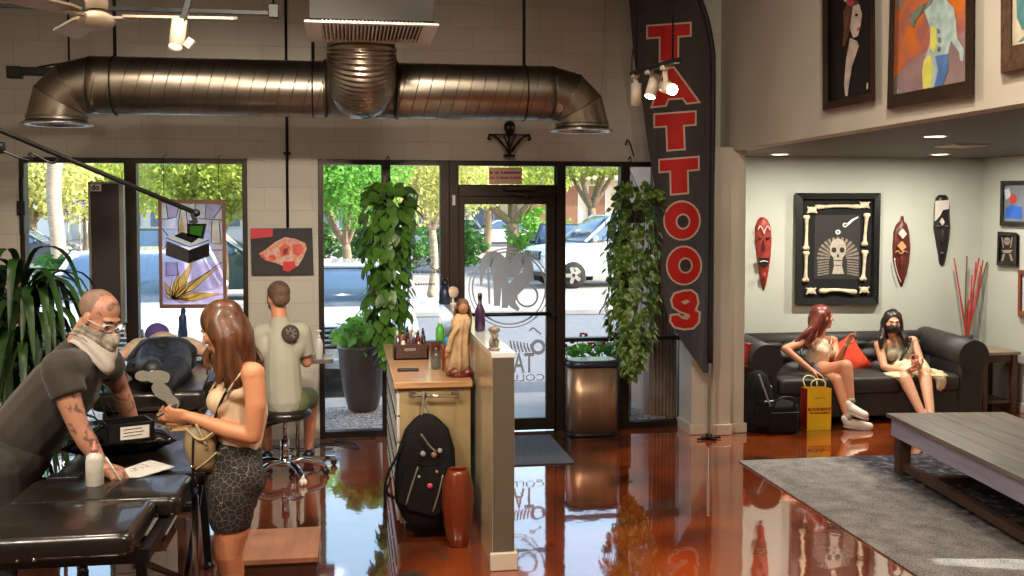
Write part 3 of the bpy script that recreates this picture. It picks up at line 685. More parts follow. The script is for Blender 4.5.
# ---------------------------------------------------------------- the tall feather flag
M_FLAG = mat('charcoal flag cloth', (82, 73, 72), .75, var=.08, scale=5, trans=.5, bump=.15, bscale=14, stretch=(3, 3, .4))
M_FRED2 = mat('flag red print', (222, 48, 42), .7, var=.06, trans=.45); M_FWHT = mat('flag pale outline', (226, 206, 186), .7, var=.03, trans=.3)
FY = 8.62
t = thing('feather_flag', 'tall charcoal feather flag with red TATTOOS lettering standing before the column', 'flag', (3.0, FY, 0)); O = (3.0, FY, 0)
def flag_y(px, py): return FY + .012*math.sin(px*.16 + py*.01) + .018*math.sin(py*.013 + px*.05)
Lx = [(0, 629), (-60, 634), (60, 634), (100, 642), (140, 647), (190, 655), (240, 660), (290, 661), (320, 669), (345, 684), (360, 695), (373, 703)]
Rx = [(-90, 640), (-70, 668), (-40, 688), (0, 700), (20, 707), (45, 712), (70, 713.5), (373, 710.5)]
def interp(T, y):
    T = sorted(T)
    if y <= T[0][0]: return T[0][1]
    for (a, p), (c, q) in zip(T[:-1], T[1:]):
        if y <= c: return p + (q-p)*(y-a)/(c-a)
    return T[-1][1]
def fpt(px, py, off=0.): 
    Y = flag_y(px, py) - off; return at(px, py, Y)
b = MB(O)
def ff(u, v):
    py = -85 + 458*v; l, r_ = interp(Lx, py), interp(Rx, py); return fpt(l + (r_-l)*u, py)
b.grid(ff, 24, 70); b.bm.normal_update()
o = b.build('flag_cloth', M_FLAG, t)
def letters(polys):      # (material index, offset, outline in photo pixels)
    b = MB(O)
    for mi, off, pl in polys:
        bm2 = bmesh.new(); f = bm2.faces.new([bm2.verts.new((x, y, 0)) for x, y in pl]); f.normal_update(); bmesh.ops.triangulate(bm2, faces=[f])
        for _ in range(3):
            es = [e for e in bm2.edges if e.calc_length() > 7]
            if not es: break
            bmesh.ops.subdivide_edges(bm2, edges=es, cuts=1); bm2.normal_update(); bmesh.ops.triangulate(bm2, faces=bm2.faces[:])
        b.mi = mi; idx = {}
        bm2.verts.index_update(); vs = [fpt(v.co.x, v.co.y, off) for v in bm2.verts]
        b._new(vs, [tuple(v.index for v in f.verts) for f in bm2.faces], True); bm2.free()
    return b
def offs(pl, d):
    n = len(pl); A = sum(pl[i][0]*pl[(i+1) % n][1] - pl[(i+1) % n][0]*pl[i][1] for i in range(n)); sg = 1 if A > 0 else -1; out = []
    for i in range(n):
        p0, p1, p2 = V(pl[i-1]), V(pl[i]), V(pl[(i+1) % n]); e1 = (p1-p0).normalized(); e2 = (p2-p1).normalized()
        n1 = V((e1.y, -e1.x))*sg; n2 = V((e2.y, -e2.x))*sg; m = (n1+n2); m = m/max(.35, m.dot(n1)) if m.length > .01 else n1
        out.append(tuple(p1 + m*d))
    return out
def tee(cx, y0, y1, w, st, bar, sk=0): 
    return [(cx-w, y0+1.5), (cx+w, y0-1.5), (cx+w, y0+bar-1), (cx+st, y0+bar), (cx+st+sk, y1-.5), (cx-st+sk, y1+.8), (cx-st, y0+bar+.6), (cx-w, y0+bar+1.5)]
def glyph(outer, holes=()):
    L_ = [(1, .004, offs(outer, 1.7)), (0, .007, outer)]
    for h in holes: L_ += [(1, .010, h), (2, .013, offs(h, -1.6))]
    return L_
FM = [M_FRED2, M_FWHT, M_FLAG]
letters(glyph(tee(669, 25, 60, 21, 8.5, 11))).build('letter', FM, t, fix=False)
A_ = [(663, 70), (674, 69), (697, 102), (687, 103.5), (684.5, 98), (668, 99.5), (664, 105.5), (653, 106.5)]
letters(glyph([(665, 69), (673.5, 68), (698, 101.5), (687, 103), (683, 97.5), (668, 98.5), (665.5, 105), (652.5, 106.5)], [[(668, 90), (669.5, 80), (676, 89)]])).build('letter', FM, t, fix=False)
letters(glyph(tee(675, 113.5, 149, 20, 8, 11.5, 1))).build('letter', FM, t, fix=False)
letters(glyph(tee(679, 159, 193, 19, 8, 11, .5))).build('letter', FM, t, fix=False)
letters(glyph(circ(682, 220.5, 17.2, 22, 18.5), [circ(683, 221.5, 7.3, 18, 8)])).build('letter', FM, t, fix=False)
letters(glyph(circ(684, 265.5, 16.5, 22, 18.3), [circ(685.5, 265.5, 7.2, 18, 8)])).build('letter', FM, t, fix=False)
S_ = [(684, 291.5), (691, 291), (696, 295), (697.5, 303), (694.5, 310.5), (699, 313), (698, 322), (693, 327.5), (684, 328.5), (675, 326.5), (671, 321), (671.5, 316), (678, 315), (682, 319), (687.5, 319.5), (690, 317), (687, 313.5), (680, 311), (673.5, 306.5), (672, 300), (675, 294)]
letters([(1, .004, offs(S_, 2.0)), (0, .007, S_), (1, .010, [(681, 302), (687, 299.5), (690, 301.5), (685, 304.5)]), (1, .010, [(681, 316.5), (688, 313.8), (691, 315.5), (685, 318.5)])]).build('letter', FM, t, fix=False)
b = MB(O)
pole = [fpt(709, 436), fpt(709.5, 380), fpt(711.5, 200), fpt(712.5, 70), fpt(711, 45), fpt(706, 19), fpt(699, -2), fpt(686, -40), fpt(662, -74), fpt(640, -88)]
pole[0].z = .02; pp = bez(pole, 8); b.tube(pp, [.014 if p.z < 1.2 else .011 for p in pp], 10); b.build('pole', M_STEEL, t)
b = MB(O); hem = [V((p.x+.004, p.y-.0, p.z)) for p in pp if p.z > .62]; b.tube(hem, .026, 10); b.build('pole_sleeve', mat('black flag sleeve', (24, 20, 20), .7), t)
b = MB(O); p = pole[0]
b.cyl((p.x, p.y, 0), (p.x, p.y, .05), .03, seg=14)
for a in (20, 110, 200, 290): b.bar((p.x, p.y, .015), (p.x + .12*math.cos(R(a)), p.y + .07*math.sin(R(a)), .012), .025, .012)
b.build('base', M_BLKMETAL, t)

# ---------------------------------------------------------------- hanging pothos
M_PO = [mat('dark pothos leaf', (76, 118, 42), .35, var=.4, scale=5, trans=.25), mat('variegated pothos leaf', (104, 146, 56), .35, var=.25, scale=26, col2=(196, 214, 138), trans=.42, lo=.48, hi=.68)]
def pothos(label, Y, prof, hook, mi, seed, n, ls, pot_py):
    "prof: (photo y, left px, right px)"
    rnd = random.Random(seed); top = at((prof[0][1]+prof[0][2])/2, prof[0][0], Y); O = (top.x, Y, top.z)
    t = thing('hanging_plant', label, 'hanging plant', O)
    pc_ = at((prof[2][1]+prof[2][2])/2, pot_py, Y); hk = at(*hook, Y)
    MB(O).lathe([(.06, -.16), (.09, -.15), (.125, 0), (.13, .02), (.115, .02), (.10, -.02)], pc_, 24).build('pot', M_POT, t)
    b = MB(O); b.tube(bez([hk, hk + V((.02, 0, .03)), hk + V((.025, 0, -.02)), hk + V((0, 0, -.06))], 5), .005, 6)
    for a in (30, 150, 270): b.tube([hk - V((0, 0, .05)), pc_ + V((.125*math.cos(R(a)), .125*math.sin(R(a)), .01))], .003, 5)
    b.build('hanger', M_BLKMETAL, t)
    v = MB(O); l = MB(O); T0 = [(p[0], p[1]) for p in prof]; T1 = [(p[0], p[2]) for p in prof]; y0, y1 = prof[0][0], prof[-1][0]
    for k in range(34):      # vines
        a = rnd.uniform(0, 2*PI); ye = y0 + (y1-y0)*(.35 + .65*rnd.random()); pts = [pc_ + V((.08*math.cos(a), .08*math.sin(a), .02)), pc_ + V((.15*math.cos(a), .15*math.sin(a), .02))]
        for s in (.3, .55, .8, 1):
            py = pot_py + (ye-pot_py)*s
            if py < pot_py+4: continue
            px = interp(T0, py)*(.5-.42*math.cos(a)) + interp(T1, py)*(.5+.42*math.cos(a)); q = at(px, py, Y); q.y += .13*math.sin(a)*(1-.4*s); pts.append(q)
        v.tube(bez(pts, 4), .003, 4)
    v.build('vines', M_PO[0], t)
    for k in range(n):
        s = rnd.random(); py = y0 + (y1-y0)*s; L_, R_ = interp(T0, py), interp(T1, py); a = rnd.uniform(0, 2*PI); rr = math.sqrt(rnd.uniform(.25, 1))
        px = (L_+R_)/2 + (R_-L_)/2*math.cos(a)*rr; q = at(px, py, Y); q.y += (R_-L_)/2/115*math.sin(a)*rr
        out = V((math.cos(a), math.sin(a), rnd.uniform(-.1, .7))).normalized(); dn = V((rnd.uniform(-.5, .5), rnd.uniform(-.5, .5), -1 + (.9 if s < .12 else 0))).normalized(); dn = (dn + out*.5).normalized()
        side = dn.cross(out).normalized(); nor = side.cross(dn).normalized(); sz = ls*rnd.uniform(.65, 1.25)
        P = []
        for (lx, ly, lz) in ((0, 0, 0), (-.30, -.10, .05), (-.46, .18, .03), (-.40, .5, .02), (-.2, .82, -.04), (0, 1.05, -.10), (.2, .82, -.04), (.40, .5, .02), (.46, .18, .03), (.30, -.10, .05), (0, .30, -.06), (0, .68, -.07)): P.append(q + side*lx*sz + dn*ly*sz + nor*lz*sz)
        l._new(P, [(0, 10, 2, 1), (10, 3, 2), (10, 11, 4, 3), (11, 5, 4), (0, 9, 8, 10), (10, 8, 7), (10, 7, 6, 11), (11, 6, 5)], True)
    l.build('leaves', M_PO[mi], t, fix=False)
pothos('deep green pothos trailing from a hook before the left window', 8.75, [(186, 372, 405), (194, 362, 416), (215, 358, 418), (240, 357, 416), (262, 361, 412), (290, 363, 413), (308, 364, 412), (318, 368, 410), (335, 372, 404), (352, 378, 402), (364, 384, 396)], (386, 160), 0, 5, 620, .088, 212)
pothos('variegated pothos trailing from a hook beside the flag', 8.7, [(184, 620, 652), (192, 612, 660), (206, 607, 662), (226, 604, 662), (255, 602, 661), (285, 606, 660), (310, 602, 658), (330, 606, 656), (350, 616, 650), (364, 622, 642), (376, 624, 634)], (628, 160), 1, 6, 760, .072, 205)
# ---------------------------------------------------------------- small things on the upper wall
b = MB((0, 9.19, 2.46)); x = at(287, 150, 9.19).x; O = (x, 9.18, 2.1)
t = MB(O); t.cyl((x, 9.185, at(287, 228, 9.18).z), (x, 9.185, 4.5), .012, seg=10)
for z in (2.5, 3.2): t.box(x-.03, x+.03, 9.178, 9.2, z, z+.02)
tag(t.build('conduit', M_BLKMETAL), 'thin dark conduit running down the block wall to the skull print', 'conduit')
M_IRON = mat('wrought iron', (26, 20, 18), .5, .6)
c = at(509, 140, 9.17); O = (c.x, 9.19, c.z); t = thing('wall_sconce', 'black wrought iron scroll ornament with a skull over the door', 'wall ornament', O)
b = MB(O); y = 9.15
for s in (-1, 1):
    b.tube(bez([(c.x, y, c.z-.12), (c.x+s*.05, y, c.z-.05), (c.x+s*.12, y, c.z+.02), (c.x+s*.17, y, c.z+.04), (c.x+s*.19, y, c.z+.01), (c.x+s*.165, y, c.z)], 6), .009, 8)
    b.tube(bez([(c.x, y, c.z-.1), (c.x+s*.02, y, c.z-.03), (c.x+s*.06, y-.03, c.z+.05)], 6), .007, 8); b.tube(bez([(c.x+s*.02, y-.04, c.z-.11), (c.x+s*.08, y-.05, c.z-.02), (c.x+s*.14, y-.03, c.z+.04)], 5), .007, 8)
b.bar((c.x-.19, y, c.z+.045), (c.x+.19, y, c.z+.045), .02, .014); b.box(c.x-.05, c.x+.05, y-.02, y+.04, c.z-.15, c.z-.13, .004); b.bar((c.x, y, c.z-.14), (c.x, y+.04, c.z+.05), .02); b.build('scrollwork', M_IRON, t)
b = MB(O); b.ell((c.x, y-.02, c.z+.115), (.052, .05, .055)); b.ell((c.x, y-.035, c.z+.07), (.034, .035, .03)); b.mi = 1
for s in (-1, 1): b.ell((c.x+s*.02, y-.062, c.z+.105), (.013, .008, .015))
b.build('skull', [M_IRON, mat('bone coloured eye', (130, 110, 92), .5)], t)  # pale eyes set in the iron skull
c = at(627, 150, 9.15); O = (c.x, 9.19, c.z); t = MB(O); t.tube(bez([(c.x, 9.2, c.z+.05), (c.x+.0, 9.13, c.z+.09), (c.x+.02, 9.1, c.z+.04), (c.x+.05, 9.1, c.z-.06)], 6), .007, 8); tag(t.build('wall_hook', M_IRON), 'small black hook with a bent wire above the right window', 'hook')
x = at(603, 60, 9.15).x; t = MB((x, 9.18, 2.9)); t.tube(bez([(x, 9.19, 4.5), (x+.01, 9.185, 3.6), (x-.01, 9.185, 2.95), (x+.04, 9.18, 2.75)], 8), .007, 6); tag(t.build('hanging_cable', M_PLASTER), 'pale cable running down the wall beside the right duct end', 'cable')
# ================================================================== counter, half wall and what stands on them
M_WOOD = mat('honey butcher block', (186, 142, 100), .35, var=.22, scale=3, stretch=(1, 8, 8), coat=.3, detail=6)
M_LAM = mat('beige laminate', (172, 150, 110), .3, var=.04, scale=2, coat=.3)
M_DRW = mat('white drawer front', (214, 212, 206), .35, var=.03)
M_HALF = mat('cream gloss wall paint', (200, 188, 156), .22, var=.03, coat=.4)
M_CAP = mat('white gloss cap', (226, 228, 228), .15, var=.02, coat=.5)
M_GREYP = mat('taupe half wall end', (92, 84, 70), .5, var=.04)
hw = MB(); hw.box(.77, .895, 5.63, 9.1, 0, 1.19); o = struct('wall_half', hw, M_HALF)
MB().box(.765, .90, 5.624, 9.1, 1.19, 1.222, .004).build('cap', M_CAP, o)
MB().box(.772, .893, 5.622, 5.629, .10, 1.19).build('end_panel', M_GREYP, o)  # end face darker than the cream sides
b = MB(); b.box(.755, .91, 5.60, 5.63, 0, .10, .006); b.box(.895, .91, 5.63, 9.1, 0, .1); o2 = struct('baseboard_half', b, M_BASE)
cx0, cx1, cy0, cy1 = .275, .735, 6.36, 8.2; O = (.5, 7.3, 0)
t = thing('drawer_counter', 'beige counter with a honey wood worktop and white drawers beside the half wall', 'counter', O)
MB(O).box(cx0+.02, cx1, cy0+.02, cy1, .06, .91).build('carcass', M_LAM, t)
MB(O).box(cx0+.05, cx1-.03, cy0+.06, cy1-.03, 0, .06).build('plinth', M_BLACK, t)
MB(O).box(cx0-.02, cx1+.01, cy0-.02, cy1+.02, .91, .95, .005).build('worktop', M_WOOD, t)
for c in range(3):
    y0 = cy0+.03 + c*(cy1-cy0-.04)/3; y1 = y0 + (cy1-cy0-.04)/3 - .012
    for r_ in range(5):
        z0 = .075 + r_*.165; b = MB(O); b.box(cx0-.0, cx0+.02, y0, y1, z0, z0+.152, .003); dr_ = b.build('drawer', M_DRW, t)
        MB(O).box(cx0-.007, cx0-.0, y0+.03, y1-.03, z0+.134, z0+.146, .001).build('handle', M_BLKMETAL, dr_)
bx = [at(413, 396, 6.30), at(456, 396, 6.30)]; O2 = tuple(bx[0])
b = MB(O); b.tube([bx[0], bx[1]], .010, 10)
for p in bx: b.tube([p, (p.x, 6.38, p.z)], .010, 8); b.tube([(p.x, 6.365, p.z), (p.x, 6.38, p.z)], .022, 12)
b.build('towel_bar', M_CHROME, t)
def put(px, py, Z=.95): return az(px, py, Z)
M_INK = [mat('black ink bottle', (24, 20, 24), .25, coat=.4), mat('dark red ink', (96, 22, 24), .25, coat=.4), mat('amber ink', (150, 86, 40), .25, coat=.4), mat('white ink', (206, 196, 186), .3, coat=.4), mat('violet ink', (60, 36, 66), .25, coat=.4)]
M_TRAYW = mat('dark stained wood', (58, 34, 22), .45, var=.25, scale=4, stretch=(8, 1, 1))
# ink rack
p0 = put(411, 360); x0, x1, y0 = put(394, 360).x, put(429, 360).x, p0.y; O = ((x0+x1)/2, y0, .951)
t = thing('ink_rack', 'low dark wooden rack full of ink bottles on the counter', 'ink rack', O)
b = MB(O); b.box(x0, x1, y0, y0+.012, .951, 1.06, .002); b.box(x0, x1, y0+.24, y0+.252, .951, 1.03); b.box(x0, x0+.012, y0, y0+.25, .951, 1.04); b.box(x1-.012, x1, y0, y0+.25, .951, 1.04); b.box(x0, x1, y0, y0+.25, .951, .962)
b.build('box', M_TRAYW, t); b = MB(O); b.box((x0+x1)/2-.05, (x0+x1)/2+.03, y0-.002, y0, 1.015, 1.035); b.build('label_plate', M_STEEL, t)
k = 0
for row in range(3):
    for c in range(6):
        x = x0+.03 + c*(x1-x0-.06)/5; y = y0+.05 + row*.07; z = .963; h = .14 + .04*((k*5) % 4)/3 + row*.02
        tt = thing('ink_bottle', ['short ink bottle standing in the dark wooden rack'][0], 'bottle', (x, y, z), group='ink bottles in the wooden rack')
        MB((x, y, z)).lathe([(.014, 0), (.0165, .004), (.0165, h*.68), (.008, h*.8), (.007, h*.84)], (x, y, z), 12).build('bottle', M_INK[(k*3+row) % 5], tt)
        MB((x, y, z)).lathe([(.0085, h*.80), (.0085, h*.88), (.003, h)], (x, y, z), 10).build('cap', M_INK[0 if k % 3 else 3], tt); k += 1
def bottle(name, label, p, prof, cap, m, mc, cat='bottle', group=None, seg=18):
    t = thing(name, label, cat, tuple(p), group=group); MB(p).lathe(prof, p, seg).build('bottle', m, t); MB(p).lathe(cap, p, seg).build('cap', mc, t); return t
M_CLEAR = glass('clear acrylic', (226, 226, 226), 1.4)
M_GRN = mat('green liquid', (80, 170, 60), .3, coat=.4); M_BLUEP = mat('blue plastic', (40, 130, 190), .35); M_REDB = mat('red brown bottle', (120, 34, 20), .2, coat=.6)
p = put(447, 371); bottle('soap_bottle', 'red brown bottle with a blue cap at the foot of the draped figurine', p, [(.03, 0), (.035, .006), (.035, .14), (.02, .17)], [(.018, .165), (.018, .21), (.01, .225)], M_REDB, M_BLUEP)
p = put(436, 369); t = MB(p); t.lathe([(.034, .0), (.036, .004), (.040, .165), (.037, .165), (.033, .01), (.001, .008)], p, 24); tag(t.build('acrylic_cup', M_CLEAR), 'clear acrylic cup on the counter beside the red brown bottle', 'cup')
p = put(440, 345); bottle('spray_bottle', 'green soap bottle standing at the back of the counter', p, [(.03, 0), (.034, .006), (.034, .13), (.014, .17)], [(.015, .165), (.015, .19), (.006, .2), (.006, .235)], M_GRN, M_WHITE)
p = put(434, 350); t = thing('small_box', 'small dark red box on the counter behind the ink rack', 'box', tuple(p)); MB(p).box(p.x-.06, p.x+.06, p.y-.04, p.y+.04, .951, 1.005, .003).build('box', M_INK[1], t); MB(p).box(p.x-.062, p.x+.062, p.y-.042, p.y+.042, 1.005, 1.02, .003).build('lid', M_TRAYW, t)
p = put(408, 371); t = MB(p); t.box(p.x-.07, p.x+.07, p.y-.03, p.y+.03, .951, .966, .003); tag(t.build('black_case', M_BLACK), 'thin black case lying on the counter in front of the ink rack', 'case')
# draped figurine
M_CLOTH = mat('beige muslin', (172, 142, 106), .9, var=.25, scale=14, bump=.6, bscale=40); M_DHAIR = mat('brown doll hair', (92, 60, 40), .6, var=.4, scale=60, stretch=(1, 1, .1)); M_DSKIN = mat('doll wood', (150, 104, 74), .5, var=.2)
p = put(459, 376); O = tuple(p); t = thing('figurine', 'draped beige figurine with long brown hair standing on the counter', 'figurine', O)
b = MB(p); b.rings([[p + V((math.cos(a)*r_*(1 + .16*math.sin(a*7)) + dx, math.sin(a)*r_*(1 + .16*math.sin(a*7)), z)) for a in [2*PI*k/42 for k in range(42)]] for r_, z, dx in ((.075, .02, -.01), (.07, .10, -.005), (.055, .22, .0), (.05, .30, .01), (.058, .36, .015), (.03, .40, .02))])
b.tube(bez([p + V((.02, -.03, .34)), p + V((-.05, -.06, .27)), p + V((-.08, -.07, .16))], 5), .017, 8); b.build('robe', M_CLOTH, t)
b = MB(p); b.ell(p + V((.025, -.01, .44)), (.034, .038, .045)); b.tube([p + V((.02, 0, .38)), p + V((.024, -.005, .42))], .016, 10); b.ell(p + V((-.085, -.075, .145)), (.014, .012, .02)); b.ell(p + V((.02, -.045, .435)), (.007, .008, .01)); b.build('body', M_DSKIN, t)
b = MB(p)
b.ell(p + V((.025, .005, .455)), (.042, .046, .046))
for k in range(16):
    a = PI*(.0 + k/15); q = p + V((.025 + .04*math.cos(a), .02*math.sin(a), .45)); b.tube(bez([q, q + V((.014*math.cos(a), .02, -.08)), q + V((.02*math.cos(a) - .02, .01, -.2 - .04*(k % 3)))], 4), [.010]*8 + [.004], 6)
b.build('hair', M_DHAIR, t)
b = MB(p); b.lathe([(.08, 0), (.085, .008), (.085, .02), (.07, .03)], p, 24); b.ell(p + V((-.03, -.06, .035)), (.04, .03, .025), noise_=.3); b.ell(p + V((.05, -.05, .03)), (.03, .03, .025), noise_=.3); b.build('base', M_INK[1], t)
# things on the half wall cap
zt = 1.223
p = az(480, 331, zt); bottle('wine_bottle', 'dark purple bottle on the half wall behind the draped figurine', p, [(.03, 0), (.034, .006), (.034, .13), (.013, .18), (.012, .22)], [(.015, .21), (.015, .245), (.006, .25)], M_INK[4], M_INK[0])
p = az(494, 350, zt); O = tuple(p); t = thing('carved_ornament', 'small grey carved figure on the near end of the half wall cap', 'ornament', O); M_PEW = mat('aged pewter', (140, 128, 116), .45, .3, var=.3, scale=30)
b = MB(p); b.lathe([(.032, 0), (.034, .008), (.02, .016)], p, 18); b.ell(p + V((-.012, 0, .04)), (.016, .014, .034)); b.ell(p + V((.014, 0, .035)), (.013, .013, .028)); b.limb(p + V((-.01, 0, .055)), p + V((.015, -.01, .085)), .012, .010); b.limb(p + V((.02, 0, .05)), p + V((-.015, -.005, .1)), .010, .010); b.ell(p + V((.004, 0, .115)), (.03, .026, .022)); b.ell(p + V((-.02, 0, .118)), (.012, .01, .014)); b.build('figure', M_PEW, t)
p = az(445, 304, zt); bottle('lotion_bottle', 'dark blue bottle at the far end of the half wall cap', p, [(.045, 0), (.05, .01), (.05, .10), (.03, .16)], [(.03, .155), (.035, .18), (.02, .215)], mat('dark blue plastic', (36, 44, 66), .35), M_BLACK)
p = az(453, 304, zt); t = thing('round_mirror', 'small round pink ornament beside the dark blue bottle on the half wall', 'ornament', tuple(p)); b = MB(p); b.lathe([(.03, 0), (.03, .01), (.008, .014), (.008, .05)], p, 18); b.build('stand', M_WHITE, t); b = MB(p); b.lathe([(.002, -.02), (.045, -.016), (.05, 0), (.045, .016), (.002, .02)], p + V((0, 0, .1)), 24, axis=(.3, -1, 0)); b.build('disc', mat('blush ceramic', (214, 188, 170), .4), t)
# backpack hanging on the towel bar
M_BPK = mat('black nylon', (15, 14, 14), .8, var=.35, spec=.25, scale=7, bump=.4, bscale=60); M_ZIP = mat('grey zip tape', (120, 112, 98), .5); M_BADGE = [mat('grey badge', (150, 150, 146), .4), mat('pink badge', (210, 70, 96), .4), mat('tan badge', (140, 110, 84), .4)]
by = 6.20; c = at(426, 474, by); O = tuple(c)
t = thing('backpack', 'black backpack with pin badges hanging from the towel bar of the counter', 'backpack', O)
def bp_o(py): return interp([(415, 421), (424, 408), (440, 400), (470, 395), (495, 393), (510, 398), (526, 410)], py), interp([(415, 432), (424, 446), (440, 454), (470, 457), (495, 454), (510, 450), (526, 442)], py)
rs = []
for py, d in ((415, .03), (419, .06), (430, .10), (450, .13), (475, .145), (500, .15), (515, .14), (524, .10), (528, .05)):
    l, r_ = bp_o(py); a0, a1 = at(l, py, by), at(r_, py, by); m_ = (a0+a1)/2; hw_ = (a1.x-a0.x)/2; ring = []
    for k in range(28):
        a = 2*PI*k/28; ca, sa = math.cos(a), math.sin(a); e = .62
        ring.append(V((m_.x + hw_*math.copysign(abs(ca)**e, ca), by + .02 + d*.5*math.copysign(abs(sa)**e, sa) + (.02 if sa > 0 else 0), m_.z)))
    rs.append(ring)
MB(O).rings(rs).build('bag', M_BPK, t)
b = MB(O); f0 = by - .09
pk = [(404, 470), (445, 465), (449, 505), (434, 515), (408, 508), (398, 500)]
P = [at(x, y, f0+.03) for x, y in pk]; b._new(P + [p + V((0, -.022, 0)) for p in P], [tuple(range(6)), tuple(range(11, 5, -1))] + [(i, (i+1) % 6, 6+(i+1) % 6, 6+i) for i in range(6)]); b.build('front_pocket', M_BPK, t)
b = MB(O)
for q in ([(418, 467), (412, 485), (406, 505)], [(443, 475), (439, 492), (433, 512)], [(421, 434), (429, 445), (436, 452)]): b.tube(bez([at(x, y, f0+.002) for x, y in q], 5), .006, 6)
b.build('zip', M_ZIP, t)
b = MB(O); b.tube(bez([at(410, 430, by), at(396, 458, by-.02), at(386, 480, by-.02), at(385, 508, by-.01)], 6), .018, 8, flat=.35); b.tube(bez([at(391, 478, by-.03), at(387, 492, by-.02), at(394, 498, by)], 6), .014, 8, flat=.35); b.build('shoulder_strap', M_BPK, t)
b = MB(O); bm_ = (bx[0]+bx[1])/2; h0 = at(425, 396, 6.27); b.tube(bez([at(421, 420, by), at(423, 404, 6.25), at(423.5, 393.5, 6.275), (at(424, 392, 6.30)), at(425, 394, 6.325), at(426, 406, 6.29), at(434, 419, by)], 6), .007, 8); b.build('grab_loop', M_ZIP, t)
for i, (px, py, r_, mi) in enumerate([(423, 454, .016, 0), (434, 455, .017, 2), (440, 451, .014, 0), (430, 486, .016, 1), (437, 472, .010, 2), (419, 477, .009, 0)]):
    q = at(px, py, f0 - (.0 if py < 465 else -.002)); b = MB(O); b.lathe([(.001, .006), (r_*.8, .005), (r_, 0), (r_, -.02)], q, 16, axis=(0, -1, 0)); b.build('badge', M_BADGE[mi], t)
# vase on the floor
p = az(458, 545); O = tuple(p); t = thing('floor_vase', 'tall glossy brown floor vase beside the half wall', 'vase', O)
MB(p).lathe([(.055, 0), (.062, .012), (.085, .12), (.099, .26), (.094, .36), (.07, .445), (.06, .465), (.052, .462), (.06, .44), (.075, .36), (.07, .2), (.01, .15)], p, 36).build('body', mat('brown lacquer', (116, 46, 20), .22, var=.15, scale=4, coat=.6), t)
# trash can and door mat
M_CAN = mat('copper toned steel', (186, 152, 126), .34, .75, var=.12, scale=20, stretch=(1, 1, .04)); M_CANTOP = mat('blue black lid', (40, 46, 60), .3, coat=.4)
x0, x1 = 1.905, 2.365; y0, y1 = 8.86, 9.14; O = ((x0+x1)/2, 9.0, 0)
t = thing('trash_can', 'tall stainless trash can with a dark lid before the right window', 'trash can', O)
def rr(x0, x1, y0, y1, r_, z, n=6):
    o_ = []
    for cx, cy, a0 in ((x1-r_, y1-r_, 0), (x0+r_, y1-r_, 90), (x0+r_, y0+r_, 180), (x1-r_, y0+r_, 270)): o_ += [V((cx + r_*math.cos(R(a0+90*k/n)), cy + r_*math.sin(R(a0+90*k/n)), z)) for k in range(n+1)]
    return o_
MB(O).rings([rr(x0, x1, y0, y1, .11, z) for z in (.03, .62)], smooth=True).build('body', M_CAN, t)
MB(O).rings([rr(x0-.004, x1+.004, y0-.004, y1+.004, .11, z) for z in (0, .03)]).build('base', M_BLACK, t)
MB(O).rings([rr(x0-.01, x1+.01, y0-.01, y1+.01, .11, .62), rr(x0-.01, x1+.01, y0-.01, y1+.01, .11, .665), rr(x0+.02, x1-.02, y0+.02, y1-.02, .09, .68)]).build('lid', M_CANTOP, t)
o = MB((1.35, 8.45, 0)).box(.93, 1.75, 7.94, 8.98, 0, .012, .004).build('door_mat', mat('grey blue mat', (92, 98, 108), .95, var=.25, scale=60, bump=.5)); tag(o, 'flat grey blue mat on the floor inside the door', 'mat')
# ================================================================== left half: beds, trolley, stool
M_VINYL = mat('black vinyl', (28, 23, 20), .28, var=.2, scale=4, bump=.08, bscale=50, coat=.25); M_SEAM = mat('vinyl piping', (44, 40, 37), .4)
def pad(b, x0, x1, y0, y1, z0, z1, r_=.05, bulge=.014):
    "upholstered pad with rounded edges"
    n = 5; rs = []
    for k in range(n+1):
        a = R(-90 + 90*k/n); rs.append((.035*(math.cos(a)) , z0 + .035 + .035*math.sin(a)))
    for k in range(n+1):
        a = R(90*k/n); rs.append((.035*math.cos(a), z1 - .035 + .035*math.sin(a)))
    L_ = [rr(x0+.035-o_, x1-.035+o_, y0+.035-o_, y1-.035+o_, r_, z, 6) for o_, z in rs]
    for f in (.85, .5, .1): L_.append([V(((x0+x1)/2 + (v.x-(x0+x1)/2)*f, (y0+y1)/2 + (v.y-(y0+y1)/2)*f, z1 + bulge*(1-f*f))) for v in rr(x0+.035, x1-.035, y0+.035, y1-.035, r_, z1, 6)])
    b.rings(L_)
TZ = .76
O = (-1.1, 5.1, 0); t = thing('massage_table', 'long black vinyl work table in the left foreground', 'massage table', O)
b = MB(O); pad(b, -1.49, -.84, 4.10, 4.63, TZ-.10, TZ); s1 = b.build('headrest_pad', M_VINYL, t)
b = MB(O); pad(b, -1.47, -.745, 4.62, 5.05, TZ-.10, TZ-.002); b.build('middle_pad', M_VINYL, t)
b = MB(O); pad(b, -1.42, -.695, 5.04, 6.10, TZ-.085, TZ-.012); b.build('long_pad', M_VINYL, t)
b = MB(O)
for x0, x1, y0, y1 in ((-1.47, -.80, 4.2, 6.0),):
    b.box(x0, x1, y0, y0+.04, TZ-.15, TZ-.095); b.box(x0, x1, y1-.04, y1, TZ-.15, TZ-.095); b.box(x0, x0+.04, y0+.04, y1-.04, TZ-.148, TZ-.097); b.box(x1-.04, x1, y0+.04, y1-.04, TZ-.148, TZ-.097)
b.build('frame', M_BLKMETAL, t)
for x in (-1.43, -.84):
    for y in (4.25, 5.9):
        b = MB(O); b.bar((x, y, TZ-.152), (x + (.04 if x > -1 else -.04), y, .02), .04, .03); lg = b.build('leg', M_BLKMETAL, t)
        MB(O).lathe([(.028, 0), (.03, .02), (.02, .04)], (x + (.04 if x > -1 else -.04), y, 0), 12).build('foot', M_BLACK, lg)
